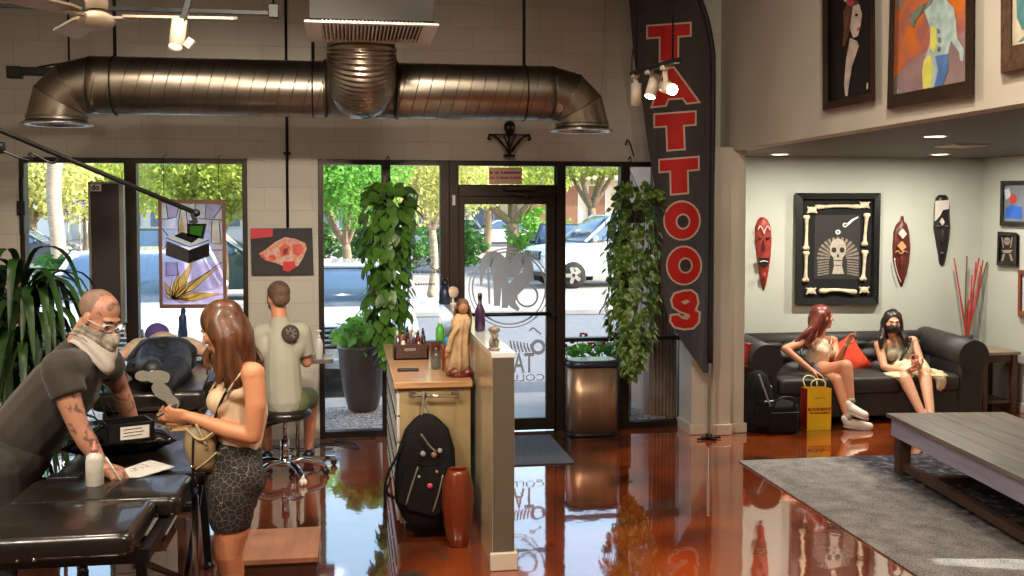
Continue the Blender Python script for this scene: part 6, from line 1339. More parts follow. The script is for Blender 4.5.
# ---------------------------------------------------------------- paintings on the upper right wall
PXw = 3.395; ppt = lambda x, y, o=0.: ax(x, y, PXw - o)
M_PFR = mat('dark espresso frame', (48, 34, 27), .35, var=.2, coat=.3); M_PFR2 = mat('carved brown frame', (80, 56, 38), .45, var=.35, scale=30, bump=.6)
def painting(label, P, I, mats, art, fm):
    O = tuple(ppt(sum(p[0] for p in P)/4, sum(p[1] for p in P)/4)); t = thing('framed_painting', label, 'painting', O); frame4(O, 'frame', fm, P, I, ppt, -.006, .055, t)
    mid = [tuple(V(a).lerp(V(c), .7)) for a, c in zip(P, I)]; frame4(O, 'inner_moulding', fm, mid, I, ppt, -.004, .035, t); flatart(O, 'canvas', mats, [(0, .010, I)] + art, ppt, t); return t
painting('tall dark painting of a pale figure with a bowed head, leftmost on the upper wall', [(822, -66), (874.5, -88), (875.5, 100), (822.5, 110.5)], [(827.5, -58), (869.5, -76), (870.5, 93), (828, 102)], [mat('canvas black', (26, 20, 19), .5), mat('canvas pale flesh', (196, 178, 166), .5, var=.2, scale=10), mat('canvas brown hair', (92, 64, 50), .5, var=.3, scale=20), mat('canvas rose', (170, 70, 80), .5)],
         [(2, .013, [(843, 12), (848, 2), (858, 0), (861, 8), (855, 16), (850, 30), (845, 46), (842, 46), (844, 30)]), (1, .015, [(853, 6), (859, 4), (862, 14), (861, 24), (858, 36), (853, 38), (850, 28)]), (1, .014, [(850, 38), (857, 41), (859, 46), (852, 66), (849, 84), (847.5, 96), (845.5, 96), (844, 84), (846, 60)]), (0, .016, [(855, 14), (858, 13.5), (858, 16), (855, 16.5)]), (3, .016, [(857, 28), (860, 27), (860, 30), (857, 31)]), (3, .014, circ(850, 2, 4, 8, 4)), (1, .013, [(840, -4), (846, -10), (852, -4), (845, 2)]), (1, .013, [(866.5, 84), (868, 82), (868, 88), (866.5, 90)])], M_PFR)
painting('bright orange painting of a pale blue figure on the upper wall', [(892, -88), (975, -118), (973.5, 94.5), (887, 109)], [(897, -78), (966, -103), (965, 81), (893, 95)], [mat('canvas orange', (244, 132, 36), .5, var=.25, scale=7, col2=(160, 100, 96), detail=3), mat('canvas pale blue skin', (168, 190, 190), .5, var=.2, scale=16), mat('canvas blue', (84, 120, 176), .5, var=.2, scale=12), mat('canvas yellow', (220, 216, 104), .5), mat('canvas grey mauve', (146, 120, 122), .5, var=.15, scale=6), mat('canvas grey green', (110, 122, 112), .5, var=.3, scale=20)],
         [(4, .012, [(893, 95), (893, 78), (912, 60), (930, 50), (950, 42), (965, 30), (965, 81)]), (4, .012, [(897, -20), (906, -10), (902, 10), (896, 6)]), (1, .015, [(924, 10), (934, -4), (946, 0), (954, 8), (956, 24), (952, 36), (948, 54), (948, 70), (940, 86), (924, 89), (922, 70), (926, 54), (930, 44), (930, 28)]), (2, .017, [(935, 56), (948, 54), (948, 70), (942, 86), (934, 87), (938, 70)]), (3, .017, [(924, 60), (930, 54), (933, 66), (931, 87), (923, 89), (922, 72)]), (3, .018, [(931, 26), (936, 28), (937, 44), (933, 54), (930, 46)]), (1, .016, [(950, 12), (956, 20), (957, 38), (964, 50), (963, 62), (960, 60), (959, 52), (952, 42), (948, 40), (951, 26)]), (5, .016, [(910, 14), (920, 6), (934, -2), (932, 4), (922, 12), (916, 20), (914, 28), (910, 24)]), (5, .018, [(937, 28), (940, 30), (940, 34), (937, 33)]), (5, .018, [(938, 37), (941, 38), (941, 43), (938, 42)]), (5, .018, [(938, 46), (941, 47), (940, 52), (937, 51)]), (1, .013, [(897, 90), (899, 88), (899, 92), (897, 93)])], M_PFR)
painting('painting with a wide carved brown frame at the top right corner', [(1001, -150), (1060, -180), (1058, 60), (1000.5, 73)], [(1011.5, -135), (1050, -160), (1049, 38), (1011, 46)], [mat('canvas cream', (214, 202, 176), .5), mat('canvas teal', (84, 136, 136), .5, var=.2, scale=10)], [(1, .014, [(1016, -10), (1030, -14), (1034, 10), (1032, 24), (1022, 30), (1017, 18)]), (1, .014, [(1018, 42), (1030, 30), (1036, 36)])], M_PFR2)
# ---------------------------------------------------------------- soffit lights and vent
M_DL = mat('lit downlight lens', (255, 240, 214), .4, emit=9., var=.01)
for px, py, lb in ((780, 154, 'recessed downlight in the soffit above the red mask'), (940, 154, 'recessed downlight in the soffit above the black mask'), (935, 136, 'recessed downlight nearest the edge of the soffit')):
    c = az(px, py, 2.56); t = thing('downlight', lb, 'downlight', tuple(c), group='recessed downlights in the soffit'); MB(c).lathe([(.075, .002), (.10, -.001), (.095, -.008), (.075, -.006)], c, 28, cap=False).build('trim_ring', M_WHITE, t); MB(c).lathe([(.001, -.004), (.076, -.004), (.076, .002)], c, 24).build('lens', M_DL, t)
v0, v1 = az(926, 147, 2.56), az(1000, 143, 2.56); O = ((v0.x+v1.x)/2, (v0.y+v1.y)/2, 2.56); t = thing('ceiling_vent', 'white air vent in the dark soffit at the right', 'air vent', O)
b = MB(O); b.box(v0.x, v1.x, O[1]-.16, O[1]+.16, 2.548, 2.562, .003); b.build('frame', M_WHITE, t); b = MB(O)
for k in range(7): b.box(v0.x+.04, v1.x-.04, O[1]-.13 + k*.04, O[1]-.115 + k*.04, 2.542, 2.549)
b.build('slat', M_WHITE, t)
# ================================================================== people
def skinmat(n, col, tattoo=False, tc=(74, 64, 62)):
    m = mat(n, col, .48, var=.07, scale=9, sss=.06, bump=.04, bscale=120)
    if tattoo:
        nt = m.node_tree; N = nt.nodes; L = nt.links; b = N['Principled BSDF']; src = b.inputs['Base Color'].links[0].from_socket
        tcn = N.new('ShaderNodeTexCoord'); v = N.new('ShaderNodeTexNoise'); v.inputs['Scale'].default_value = 13; v.inputs['Detail'].default_value = 5; v.inputs['Distortion'].default_value = 1.5; L.new(tcn.outputs['Object'], v.inputs['Vector'])
        r = N.new('ShaderNodeValToRGB'); r.color_ramp.elements[0].position = .52; r.color_ramp.elements[0].color = (0, 0, 0, 1); r.color_ramp.elements[1].position = .60; r.color_ramp.elements[1].color = (.75, .75, .75, 1); L.new(v.outputs['Fac'], r.inputs['Fac'])
        at_ = N.new('ShaderNodeAttribute'); at_.attribute_name = 'ink'; mu = N.new('ShaderNodeMath'); mu.operation = 'MULTIPLY'; L.new(r.outputs[0], mu.inputs[0]); L.new(at_.outputs['Fac'], mu.inputs[1])
        x = N.new('ShaderNodeMix'); x.data_type = 'RGBA'; x.inputs['B'].default_value = C(*tc); L.new(mu.outputs[0], x.inputs['Factor']); L.new(src, x.inputs['A']); L.new(x.outputs['Result'], b.inputs['Base Color'])
    return m
def ink(o, fn):
    a = o.data.attributes.new('ink', 'FLOAT', 'POINT')
    for i, v in enumerate(o.data.vertices): a.data[i].value = fn(v.co + (o.parent.location if o.parent else V()))
def basis(f, u=(0, 0, 1)):
    "head frame: x = person's right, y = forward, z = up"
    f = V(f).normalized(); u = V(u); x = f.cross(u).normalized(); z = x.cross(f).normalized(); return M4((x, f, z)).transposed()
def head(b, c, B, s=1., ears=True):
    T = lambda x, y, z: V(c) + B @ (V((x, y, z))*s)
    E = lambda x, y, z, rx, ry, rz: b.ell(T(x, y, z), (rx*s, ry*s, rz*s), rot=B)
    E(0, -.018, .038, .076, .096, .082); E(0, .015, -.02, .066, .076, .08); E(0, .036, -.074, .046, .05, .042); E(0, .062, -.095, .026, .022, .020)
    E(0, .07, .028, .05, .022, .014); E(-.036, .058, -.022, .026, .022, .022); E(.036, .058, -.022, .026, .022, .022)
    b.limb(T(0, .086, .008), T(0, .106, -.026), .0095*s, .0135*s); E(0, .088, -.058, .025, .012, .007); E(0, .086, -.068, .021, .012, .008)
    if ears:
        for q in (-1, 1): E(q*.076, -.004, -.006, .011, .022, .032)
    return T
def eyes(O, T, B, s, p, iris=(70, 50, 36)):
    M_EW = mat('eye white', (226, 220, 214), .2, var=.01); M_IR = mat('iris %d' % iris[0], iris, .15)
    for q in (-1, 1):
        b = MB(O); b.ell(T(q*.031, .071, .004), .0128*s); b.mi = 1; b.ell(T(q*.031, .0795, .003), .0066*s, sub=2); b.build('eye', [M_EW, M_IR], p)
def brows(O, T, s, p, m):
    for q in (-1, 1): b = MB(O); b.tube([T(q*.014, .089, .028), T(q*.032, .088, .031), T(q*.05, .074, .022)], [.0045*s, .005*s, .003*s], 8); b.build('eyebrow', m, p)
def hand(b, wr, d, n, side=1, curl=(.35, .45, .5, .55), sp=.05, s=1., thumb=.7, tcurl=.3):
    "wrist point, direction of the palm, palm-facing normal; side = which way the thumb lies along d x n"
    wr, d, n = V(wr), V(d).normalized(), V(n).normalized(); n = (n - d*n.dot(d)).normalized(); l = d.cross(n)*side
    Rb = M4((l, d, n)).transposed()
    b.ell(wr + d*.045*s, (.040*s, .052*s, .016*s), rot=Rb); b.ell(wr + d*.075*s, (.040*s, .026*s, .014*s), rot=Rb); b.limb(wr - d*.01*s, wr + d*.03*s, .026*s, .024*s)
    for i, (off, L_) in enumerate(((.030, .066), (.010, .074), (-.011, .069), (-.030, .054))):
        p = wr + d*(.088 - .004*abs(i-1.3))*s + l*off*s; a = 0; dd = (d + l*sp*(1.5-i)).normalized(); ch = [(*p, .0092*s)]
        for k, (f, r_) in enumerate(((.45, .0086), (.32, .0078), (.26, .0068))):
            a += curl[i]*(1 if k else .7); q = dd*math.cos(a) + n*math.sin(a); p = p + q*L_*f*s; ch.append((*p, r_*s))
        b.chain(ch)
    p = wr + d*.028*s + l*.03*s; q = (d*.55 + l*thumb + n*.35).normalized(); p1 = p + q*.038*s; q2 = (d*.85 + l*(thumb*.35 - tcurl*.3) + n*(.3 + tcurl)).normalized(); p2 = p1 + q2*.03*s; p3 = p2 + q2*.024*s
    b.chain([(*(wr + d*.02*s + l*.02*s), .016*s), (*p1, .0115*s), (*p2, .010*s), (*p3, .008*s)])
def ch(*pts): return [(*p, r) for p, r in pts]
def flat(b, pts, seg=20):
    "garment tube with clean open-looking ends: (point, radius, flattening)"
    P = [V(p) for p, *_ in pts]; b.tube(P, [q[1] for q in pts], seg); return b
def ell_rings(b, secs, seg=36):
    "stacked elliptical sections (centre, side vector*rx, front vector*ry)"
    b.rings([[V(c) + V(s)*math.cos(a) + V(f)*math.sin(a) for a in [2*PI*k/seg for k in range(seg)]] for c, s, f in secs])
M_HBR = mat('brown hair', (92, 56, 32), .4, var=.45, scale=40, stretch=(1, 1, .06), detail=3, coat=.15); M_HRED = mat('auburn hair', (104, 36, 22), .4, var=.4, scale=40, stretch=(1, 1, .06), coat=.15); M_HDK = mat('dark brown hair', (40, 26, 22), .4, var=.4, scale=40, stretch=(1, 1, .06), coat=.15)
def strands(O, name, m, p, paths, r_=.014, seg=7):
    b = MB(O)
    for P in paths:
        q = bez(P, 5); n_ = len(q); b.tube(q, [r_*(1 - .75*max(0, (i/(n_-1) - .6)/.4)) for i in range(n_)], seg, flat=.6)
    return b.build(name, m, p)

# ---------------------------------------------------------------- the standing woman in the foreground
S_W = skinmat('warm tan skin', (206, 142, 104)); Y0 = 5.02
J = lambda x, y, dy=0.: at(x, y, Y0 + dy)
O = (J(232, 470).x, Y0, 0); P = thing('person', 'woman with long brown hair in beige tank top standing by the work table with phone', 'person', O)
hc = J(221, 329); HB = basis((-.86, .28, -.42)); nk = J(234, 360, .0)
b = MB(O); T = head(b, hc, HB, .98)
b.chain(ch((hc + V((.02, -.0, -.05)), .052), (nk, .052), (J(240, 376), .06)))
shL, shR = J(253, 374, -.10), J(228, 372, .22); hips = J(234, 480, .03); waist = J(240, 440, .03); chest = J(238, 400, .04)
b.chain(ch((J(240, 376, .03), .075), (chest, .115), (waist, .100), (hips, .135))); b.limb(shL, shR, .058, .058); b.ell(J(222, 402, -.03), (.06, .06, .062)); b.ell(J(220, 400, .11), (.06, .06, .062))
elL, wrL = J(253, 436, -.13), J(191, 417, -.05); b.chain(ch((shL, .054), (J(256, 405, -.13), .049), (elL, .040), (J(228, 430, -.09), .041), (wrL, .027)))
hand(b, wrL, (-1, .12, .1), (.1, .9, .35), side=1, curl=(.5, .55, .6, .7), thumb=.6)
elR, wrR = J(222, 432, .27), J(186, 416, .16); b.chain(ch((shR, .052), (elR, .040), (wrR, .027))); hand(b, wrR, (-1, -.25, .1), (.1, -.8, .5), side=-1, curl=(.5, .5, .6, .6), thumb=.6)
for (hx, hy, kx, ky, dy) in ((233, 500, 229, 552, -.075), (232, 498, 224, 552, .11)):
    k_ = J(kx, ky, dy); a_ = V((k_.x+.02, k_.y+.03, .09)); b.chain(ch((J(hx, hy, dy*.9), .095), (J(hx-1, hy+30, dy), .082), (k_, .062), (V((k_.x+.012, k_.y+.03, .30)), .056), (a_, .036))); b.limb(V((a_.x, a_.y, .05)), V((a_.x-.15, a_.y+.02, .035)), .042, .032)
b.skin('body', S_W, P, .0065, 5)
eyes(O, T, HB, .98, P); 
M_TANK = mat('beige ribbed cotton', (214, 190, 158), .85, var=.06, scale=30, bump=.3, bscale=120, stretch=(6, 6, .4))
b = MB(O); b.chain(ch((J(239, 388, .03), .09), (chest, .122), (waist, .110))); b.ell(J(222, 402, -.03), (.066, .066, .068)); b.ell(J(220, 401, .11), (.066, .066, .068)); b.limb(chest + V((.03, 0, -.05)), waist + V((.0, 0, .0)), .115, .105)
b.ell(J(243, 390, .0), (.10, .12, .06)); b.skin('tank_top', M_TANK, P, .008, 8)
b = MB(O)
for dy, x in ((-.085, 250), (.17, 232)): b.tube(bez([J(x-22, 392, dy-.02), J(x-12, 377, dy-.03), J(x, 366.5, dy), J(x+10, 372, dy+.01), J(x+14, 392, dy+.01)], 5), .012, 8, flat=.5)
b.build('shoulder_strap', M_TANK, P)
def lineprint(name, base, line):
    m, nt, b = nodes(name); N = nt.nodes; L = nt.links; tc = N.new('ShaderNodeTexCoord'); v = N.new('ShaderNodeTexVoronoi'); v.feature = 'DISTANCE_TO_EDGE'; v.inputs['Scale'].default_value = 33; L.new(tc.outputs['Object'], v.inputs['Vector'])
    r = N.new('ShaderNodeValToRGB'); r.color_ramp.elements[0].position = .008; r.color_ramp.elements[0].color = C(*line); r.color_ramp.elements[1].position = .022; r.color_ramp.elements[1].color = C(*base); L.new(v.outputs['Distance'], r.inputs['Fac']); L.new(r.outputs[0], b.inputs['Base Color']); b.inputs['Roughness'].default_value = .85; return m
b = MB(O); b.chain(ch((J(238, 446, .03), .112), (J(234, 474, .03), .142), (J(233, 494, .03), .130))); b.ell(J(243, 480, -.05), (.11, .11, .11)); b.ell(J(243, 480, .11), (.10, .10, .11))
for x, dy in ((231, -.075), (229, .11)): b.chain(ch((J(x+1, 494, dy), .112), (J(x, 518, dy), .104)))
zc = J(233, 523).z; b.box(O[0]-.4, O[0]+.4, Y0-.4, Y0+.5, zc-.3, zc-.28)
sk = b.skin('shorts', lineprint('black line print cloth', (30, 27, 26), (142, 126, 110)), P, .008, 6)
bm = bmesh.new(); bm.from_mesh(sk.data); bmesh.ops.bisect_plane(bm, geom=bm.verts[:]+bm.edges[:]+bm.faces[:], plane_co=V((0, 0, zc)), plane_no=V((0, 0, 1)), clear_inner=True); bmesh.ops.holes_fill(bm, edges=[e for e in bm.edges if e.is_boundary]); bm.to_mesh(sk.data); bm.free()
for x, dy in ((205, 0),): pass
# hair: cap plus long locks
b = MB(O); b.ell(hc + HB @ V((0, -.026, .042)), (.092, .108, .096), rot=HB); b.ell(hc + HB @ V((0, -.07, -.04)), (.092, .07, .12), rot=HB); b.chain(ch((hc + V((.05, .0, -.02)), .10), (J(236, 352, .03), .098), (J(240, 368, .03), .08), (J(243, 378, .05), .06)))
for q, dy in ((1, .12), (-1, -.085)):
    b.chain(ch((T(q*.052, .012, .085), .03), (T(q*.078, .008, .0), .030), (T(q*.082, .0, -.09), .03), (J(222, 368, dy*.9), .036), (J(219, 381, dy), .022)))
    b.chain(ch((T(q*.06, -.03, .04), .045), (T(q*.085, -.035, -.06), .044), (J(233, 366, dy), .048), (J(236, 384, dy*1.15), .03)))
hr = b.skin('hair_cap', M_HBR, P, .009, 16)
paths = []
rnd = random.Random(3)
for k in range(44):
    a = -.08*PI + 1.16*PI*k/43; s_ = HB @ V((math.cos(a)*.09, -.03 + math.sin(a)*-.085, -.01))
    e_x = 206 + 56*(k/43) + rnd.uniform(-3, 3); e_y = 372 + 20*math.sin(PI*k/43) + rnd.uniform(-4, 6); dy = -.10*math.cos(2.2*PI*k/43 - PI)*.9
    top = hc + HB @ V((math.cos(a)*.03, -.03, .135)); paths.append([hc + s_*.8, hc + s_*.98 + HB @ V((0, 0, -.05)), J(208 + 46*(k/43), 350, dy - .02*math.sin(k)), J(e_x, e_y - 6, dy - .03)])
strands(O, 'hair', M_HBR, P, paths, .021)
# phone and shoulder bag
ph = J(170, 409, .05); b = MB(O); t = thing('smartphone', 'dark smartphone held by the woman with long brown hair', 'phone', tuple(ph)); rm = rotmat(yaw=8, pitch=0, roll=-28)
b = MB(ph); b.box(ph.x-.07, ph.x+.035, ph.y-.035, ph.y+.035, ph.z-.004, ph.z+.004, .003, rot=rm, about=ph); b.build('body', M_BLACK, t); b = MB(ph); q = [ph + rm @ V(v) for v in ((-.066, -.031, .0046), (.031, -.031, .0046), (.031, .031, .0046), (-.066, .031, .0046))]; b.quad(*q); b.build('screen', mat('phone screen', (60, 70, 90), .1), t)
M_BAGO = mat('olive tan leather', (142, 122, 88), .5, var=.15, scale=8, bump=.15)
c = J(199, 447, -.03); O2 = tuple(c); t = thing('shoulder_bag', 'olive tan shoulder bag with a black strap hanging at the standing woman’s waist'.replace('’s', ''), 'bag', O2)
b = MB(c); rs = []
for px0, px1, py, d_ in ((196, 216, 424, .03), (186, 217, 428, .05), (184, 217, 445, .06), (190, 216, 462, .06), (194, 215, 470, .045)):
    a0, a1 = J(px0, py, -.03), J(px1, py, -.03); m_ = (a0+a1)/2; h = (a1.x-a0.x)/2; rs.append([V((m_.x + h*math.copysign(abs(math.cos(a))**.6, math.cos(a)), m_.y + d_*math.copysign(abs(math.sin(a))**.7, math.sin(a)), m_.z)) for a in [2*PI*k/28 for k in range(28)]])
b.rings(rs); b.build('bag', M_BAGO, t)
b = MB(c); b.tube(bez([J(185, 428, -.07), J(200, 440, -.10), J(214, 432, -.09)], 6), .006, 6); b.tube(bez([J(196, 424, -.085), J(201, 434, -.095), J(206, 445, -.095)], 5), .006, 6); b.tube(bez([J(195, 470, -.08), J(206, 462, -.09), J(217, 452, -.09)], 5), .005, 6); b.build('piping', mat('pale leather piping', (176, 156, 118), .5), t)
b = MB(c); b.tube(bez([J(212, 426, -.04), J(222, 400, -.10), J(232, 383, -.10), J(240, 371, -.06), J(246, 372, .02)], 6), .009, 8, flat=.5); b.tube(bez([J(194, 424, -.05), J(193, 448, -.09), J(192.5, 500, -.06)], 6), .006, 6); b.build('strap', M_BLACK, t)
b = MB(c)
for x, y in ((204, 440), (206, 448), (213, 434), (192, 467)): b.ell(J(x, y, -.095), .008, sub=2)
b.build('stud', M_CHROME, t)

# ---------------------------------------------------------------- the tattoo artist bending over the work table
S_A = skinmat('ruddy skin', (192, 138, 112), True); Y0 = 5.2
J = lambda x, y, dy=0.: at(x, y, Y0 + dy)
O = (J(15, 470).x, Y0+.05, 0); P = thing('person', 'shaven headed tattoo artist in a dark t-shirt and bandana bending over the work table', 'person', O)
hc = J(100, 318, -.02); HB = basis((.66, -.46, -.42), (.25, -.1, 1))
b = MB(O); T = head(b, hc, HB, 1.06)
nk = J(83, 338, .02); b.chain(ch((hc + HB @ V((0, -.04, -.06)), .058), (nk, .064), (J(75, 355, .02), .07)))
shR, shL = J(60, 368, -.18), J(106, 362, .20); chest = J(66, 385, .03); waist = J(32, 425, .05); hips = J(8, 462, .06)
b.limb(shR, shL, .075, .072); b.chain(ch((J(78, 365, .02), .12), (chest, .145), (waist, .145), (hips, .15)))
elR, wrR = J(79, 428, -.22), az(113, 456, .815); wrR = V((wrR.x, 4.985, .815)); b.chain(ch((shR, .072), (J(69, 400, -.21), .056), (elR, .046), (elR.lerp(wrR, .35), .046), (wrR, .030)))
hand(b, wrR, (.75, -.45, -.32), (.1, .2, -1), side=1, curl=(.8, .9, 1., 1.05), thumb=.6, tcurl=.7, s=1.14)
elL, wrL = J(120, 388, .34), J(134, 424, .36); b.chain(ch((shL, .068), (J(112, 372, .24), .055), (elL, .045), (elL.lerp(wrL, .4), .044), (wrL, .031)))
hand(b, wrL, (.15, -.1, -1), (.3, -.9, -.1), side=-1, curl=(.4, .45, .5, .5), s=1.06)
for dy, x in ((-.10, -.02), (.14, -.08)):
    h_ = V((hips.x + x, Y0 + .05 + dy, hips.z - .02)); k_ = V((h_.x + .03, h_.y, .48)); f_ = V((h_.x - .04, h_.y, .10)); b.chain(ch((h_, .105), (k_, .068), (f_, .045))); b.limb(V((f_.x, f_.y, .05)), V((f_.x+.16, f_.y-.03, .04)), .045, .038)
ob = b.skin('body', S_A, P, .0065, 5)
ink(ob, lambda p: 1. if (p.z < 1.25 and p.x > J(62, 400).x) or (p - hc).length < .16 and (HB.transposed() @ (p - hc)).z > .04 else 0.)
eyes(O, T, HB, 1.06, P); brows(O, T, 1.06, P, M_HDK)
# close cropped hair with a receding line
b = MB(O); b.ell(hc + HB @ V((0, -.024, .046)*1) if False else hc + HB @ V((0, -.030, .040)), (.0835, .100, .088), rot=HB); hb = b.build('cropped_hair', mat('grey stubble hair', (142, 112, 96), .55, var=.2, scale=30, bump=.3, bscale=300), P)
M_TEE = mat('charcoal cotton', (52, 46, 41), .85, var=.12, scale=5, bump=.35, bscale=9, sheen=.2)
b = MB(O); b.limb(shR + V((.02, 0, 0)), shL, .088, .085); b.chain(ch((J(77, 362, .02), .125), (chest, .165), (J(37, 419, .05), .168), (J(26, 433, .06), .166))); b.chain(ch((J(86, 350, .02), .07), (J(76, 362, .02), .10)))
for a, e, r0, r1 in ((shR, J(69.5, 396, -.21), .088, .082), (shL, J(112, 372, .235), .084, .076)): b.limb(a, a.lerp(e, .5), r0, r0*.97); b.tube([a, e], [r0, r1], 20)
b.skin('t_shirt', M_TEE, P, .009, 7)
M_TRO = mat('dark cargo trousers', (46, 42, 38), .8, var=.25, scale=6, bump=.7, bscale=12)
b = MB(O); b.limb(J(18, 452, .05), hips, .165, .17)
for dy, x in ((-.10, -.02), (.14, -.08)):
    h_ = V((hips.x + x, Y0 + .05 + dy, hips.z - .02)); k_ = V((h_.x + .03, h_.y, .48)); b.chain(ch((h_, .135), (k_, .098), (V((h_.x-.03, h_.y, .14)), .085)))
b.skin('trousers', M_TRO, P, .01, 5)
for dy, x in ((-.10, -.02), (.14, -.08)): b = MB(O); f_ = V((hips.x + x - .04, Y0+.05+dy, .10)); b.limb(V((f_.x-.02, f_.y, .07)), V((f_.x+.17, f_.y-.03, .055)), .065, .053); b.skin('shoe', M_BLACK, P, .01, 4)
# bandana, white cloth and glasses
M_BAN = mat('grey paisley bandana', (112, 104, 90), .85, var=.4, scale=26, col2=(176, 168, 152), bump=.3, bscale=20); M_BANW = mat('white bandana', (206, 198, 188), .85, var=.04, bump=.4, bscale=14)
def drape(name, m, zt, r0, r1, low, tip, fwd):
    "cloth wrapped round the lower face: top edge follows the face, the hem hangs straight down to a point in front"
    b = MB(O); n = 26; g = []; F_ = HB @ V((0, 1, 0)); F_.z = 0; F_.normalize(); S_ = V((F_.y, -F_.x, 0))
    for i in range(n+1):
        a = PI*(-.04 + 1.08*i/n); ca, sa = math.cos(a), math.sin(a); k = max(0, sa)**2.2
        tp = T(ca*.086, sa*r0 - .004 if sa > 0 else sa*.06, zt - .01*abs(ca)); bt = nk + S_*ca*(.088) + F_*(sa*r1 + .015) + V((0, 0, low - tip*k)); bt += F_*fwd*k
        col_ = []
        for j in range(11):
            f = j/10; q = tp.lerp(bt, f) + F_*(.022*math.sin(PI*f)*max(0, sa)) + (F_*sa + S_*ca)*(.006*math.sin(f*17 + ca*4)*f)
            col_.append(b.bm.verts.new(q))
        g.append(col_)
    for i in range(n):
        for j in range(10): f = b.bm.faces.new((g[i][j], g[i+1][j], g[i+1][j+1], g[i][j+1])); f.smooth = True
    o = b.build(name, m, P); md = o.modifiers.new('s', 'SOLIDIFY'); md.thickness = .004; return o
drape('bandana', M_BAN, -.014, .118, .115, .03, .10, .055); drape('bandana_underlayer', M_BANW, -.03, .105, .112, -.01, .16, .045)
b = MB(O)
for q in (-1, 1):
    b.tube([T(q*.033 + .026*math.cos(a), .104 - .012*abs(q*.033 + .026*math.cos(a))/.05, .002 + .018*math.sin(a)) for a in [2*PI*k/20 for k in range(20)]], .0035, 6, closed=True); b.tube([T(q*.058, .094, .006), T(q*.08, .04, .004), T(q*.082, -.005, .0), T(q*.08, -.03, -.012)], .003, 6)
b.tube([T(-.01, .108, .006), T(0, .112, .008), T(.01, .108, .006)], .003, 6); b.build('glasses', mat('pale grey glasses frame', (190, 188, 184), .3), P)
pc_ = wrR + V((.075, -.05, -.012)); b = MB(pc_); b.tube([pc_ + V((.022, -.03, -.035)), pc_ + V((-.05, .01, .065))], .0045, 8); t = tag(b.build('pencil', M_WHITE), 'white pencil in the hand of the tattoo artist', 'pencil')

# ---------------------------------------------------------------- the seated man seen from behind
S_B = skinmat('fair ruddy skin', (206, 138, 108)); Y0 = 7.82
J = lambda x, y, dy=0.: at(x, y, Y0 + dy)
O = (J(281, 405).x, Y0, .5); P = thing('person', 'man in a grey t-shirt sitting on the swivel stool with his back turned', 'person', O)
hc = J(278, 298, .03); HB = basis((-.35, 1, -.12)); b = MB(O); T = head(b, hc, HB, .98)
b.chain(ch((hc - V((0, 0, .05)), .058), (J(280, 322, .01), .058), (J(281, 332, .0), .07))); shL, shR = J(261, 333, .02), J(301, 331, .02)
b.limb(shL, shR, .062, .062); b.chain(ch((J(281, 345), .11), (J(283, 370, .01), .125), (J(284, 392, .03), .12), (J(284, 402, .05), .13)))
for s, x in ((-1, shL), (1, shR)):
    el = x + V((s*.035, .10, -.25)); w_ = el + V((-s*.06, .24, .03)); b.chain(ch((x, .056), (el, .042), (w_, .028))); hand(b, w_, (-s*.2, 1, -.05), (0, 0, -1), side=s, curl=(.3,)*4)
    hp = J(284 + s*11, 402, .06); kn = V((hp.x + s*.10, hp.y + .42, .52)); an = V((kn.x - s*.02, kn.y + .03, .13)); b.chain(ch((hp, .095), (kn, .062), (an, .04))); b.limb(V((an.x, an.y-.03, .06)), V((an.x, an.y+.15, .05)), .04, .034)
b.skin('body', S_B, P, .0075, 5); eyes(O, T, HB, .98, P)
b = MB(O); b.ell(hc + HB @ V((0, -.026, .046)), (.084, .100, .084), rot=HB); b.ell(hc + HB @ V((0, -.075, -.008)), (.068, .045, .06), rot=HB); b.skin('hair', mat('short brown hair', (96, 70, 52), .6, var=.35, scale=60, bump=.5, bscale=200), P, .008, 3)
b = MB(O); b.ell(hc + HB @ V((0, .055, -.055)), (.062, .055, .05), rot=HB); b.skin('face_mask', M_BLACK, P, .007, 3)
b = MB(O)
for q in (-1, 1): b.tube(bez([T(q*.055, .06, -.04), T(q*.08, .0, -.035), T(q*.084, -.02, .0), T(q*.08, -.005, .026)], 5), .004, 6)
b.build('mask_loop', M_BLACK, P)
M_GT = mat('pale grey green cotton', (164, 162, 146), .85, var=.05, scale=4, bump=.3, bscale=7)
b = MB(O); b.limb(shL, shR, .075, .075); b.chain(ch((J(280, 327), .088), (J(281, 340), .115), (J(282, 360, .01), .134), (J(283, 385, .02), .140), (J(284, 400, .03), .145))); b.ell(J(280, 319, .005), (.066, .062, .03)); b.ell(J(266, 345, .02), (.08, .09, .12)); b.ell(J(296, 344, .02), (.08, .09, .12)); b.ell(J(281, 331, .005), (.16, .085, .05))
for s, x in ((-1, shL), (1, shR)): e = x + V((s*.027, .06, -.18)); b.limb(x, x.lerp(e, .5), .076, .074); b.tube([x, e], [.076, .07], 20)
b.skin('t_shirt', M_GT, P, .009, 8)
b = MB(O); b.limb(J(277, 404, .07), J(291, 404, .07), .125, .125)
for s in (-1, 1): hp = J(284 + s*11, 402, .06); kn = V((hp.x + s*.10, hp.y + .42, .52)); b.limb(hp, hp.lerp(kn, .8), .115, .09)
b.skin('shorts', mat('olive shorts', (92, 98, 62), .85, var=.1, bump=.3, bscale=10), P, .01, 5)
for s in (-1, 1): b = MB(O); hp = J(284 + s*11, 402, .06); kn = V((hp.x + s*.08, hp.y + .45, .1)); b.limb(V((kn.x, kn.y-.02, .06)), V((kn.x, kn.y+.16, .05)), .052, .044); b.skin('shoe', M_BLACK, P, .01, 4)
c = J(290.5, 333.5, -.125); b = MB(O); b.mi = 0; b.lathe([(.001, .006), (.055, .004), (.065, -.004), (.062, -.02)], c, 24, axis=(.12, -1, .16)); b.mi = 1
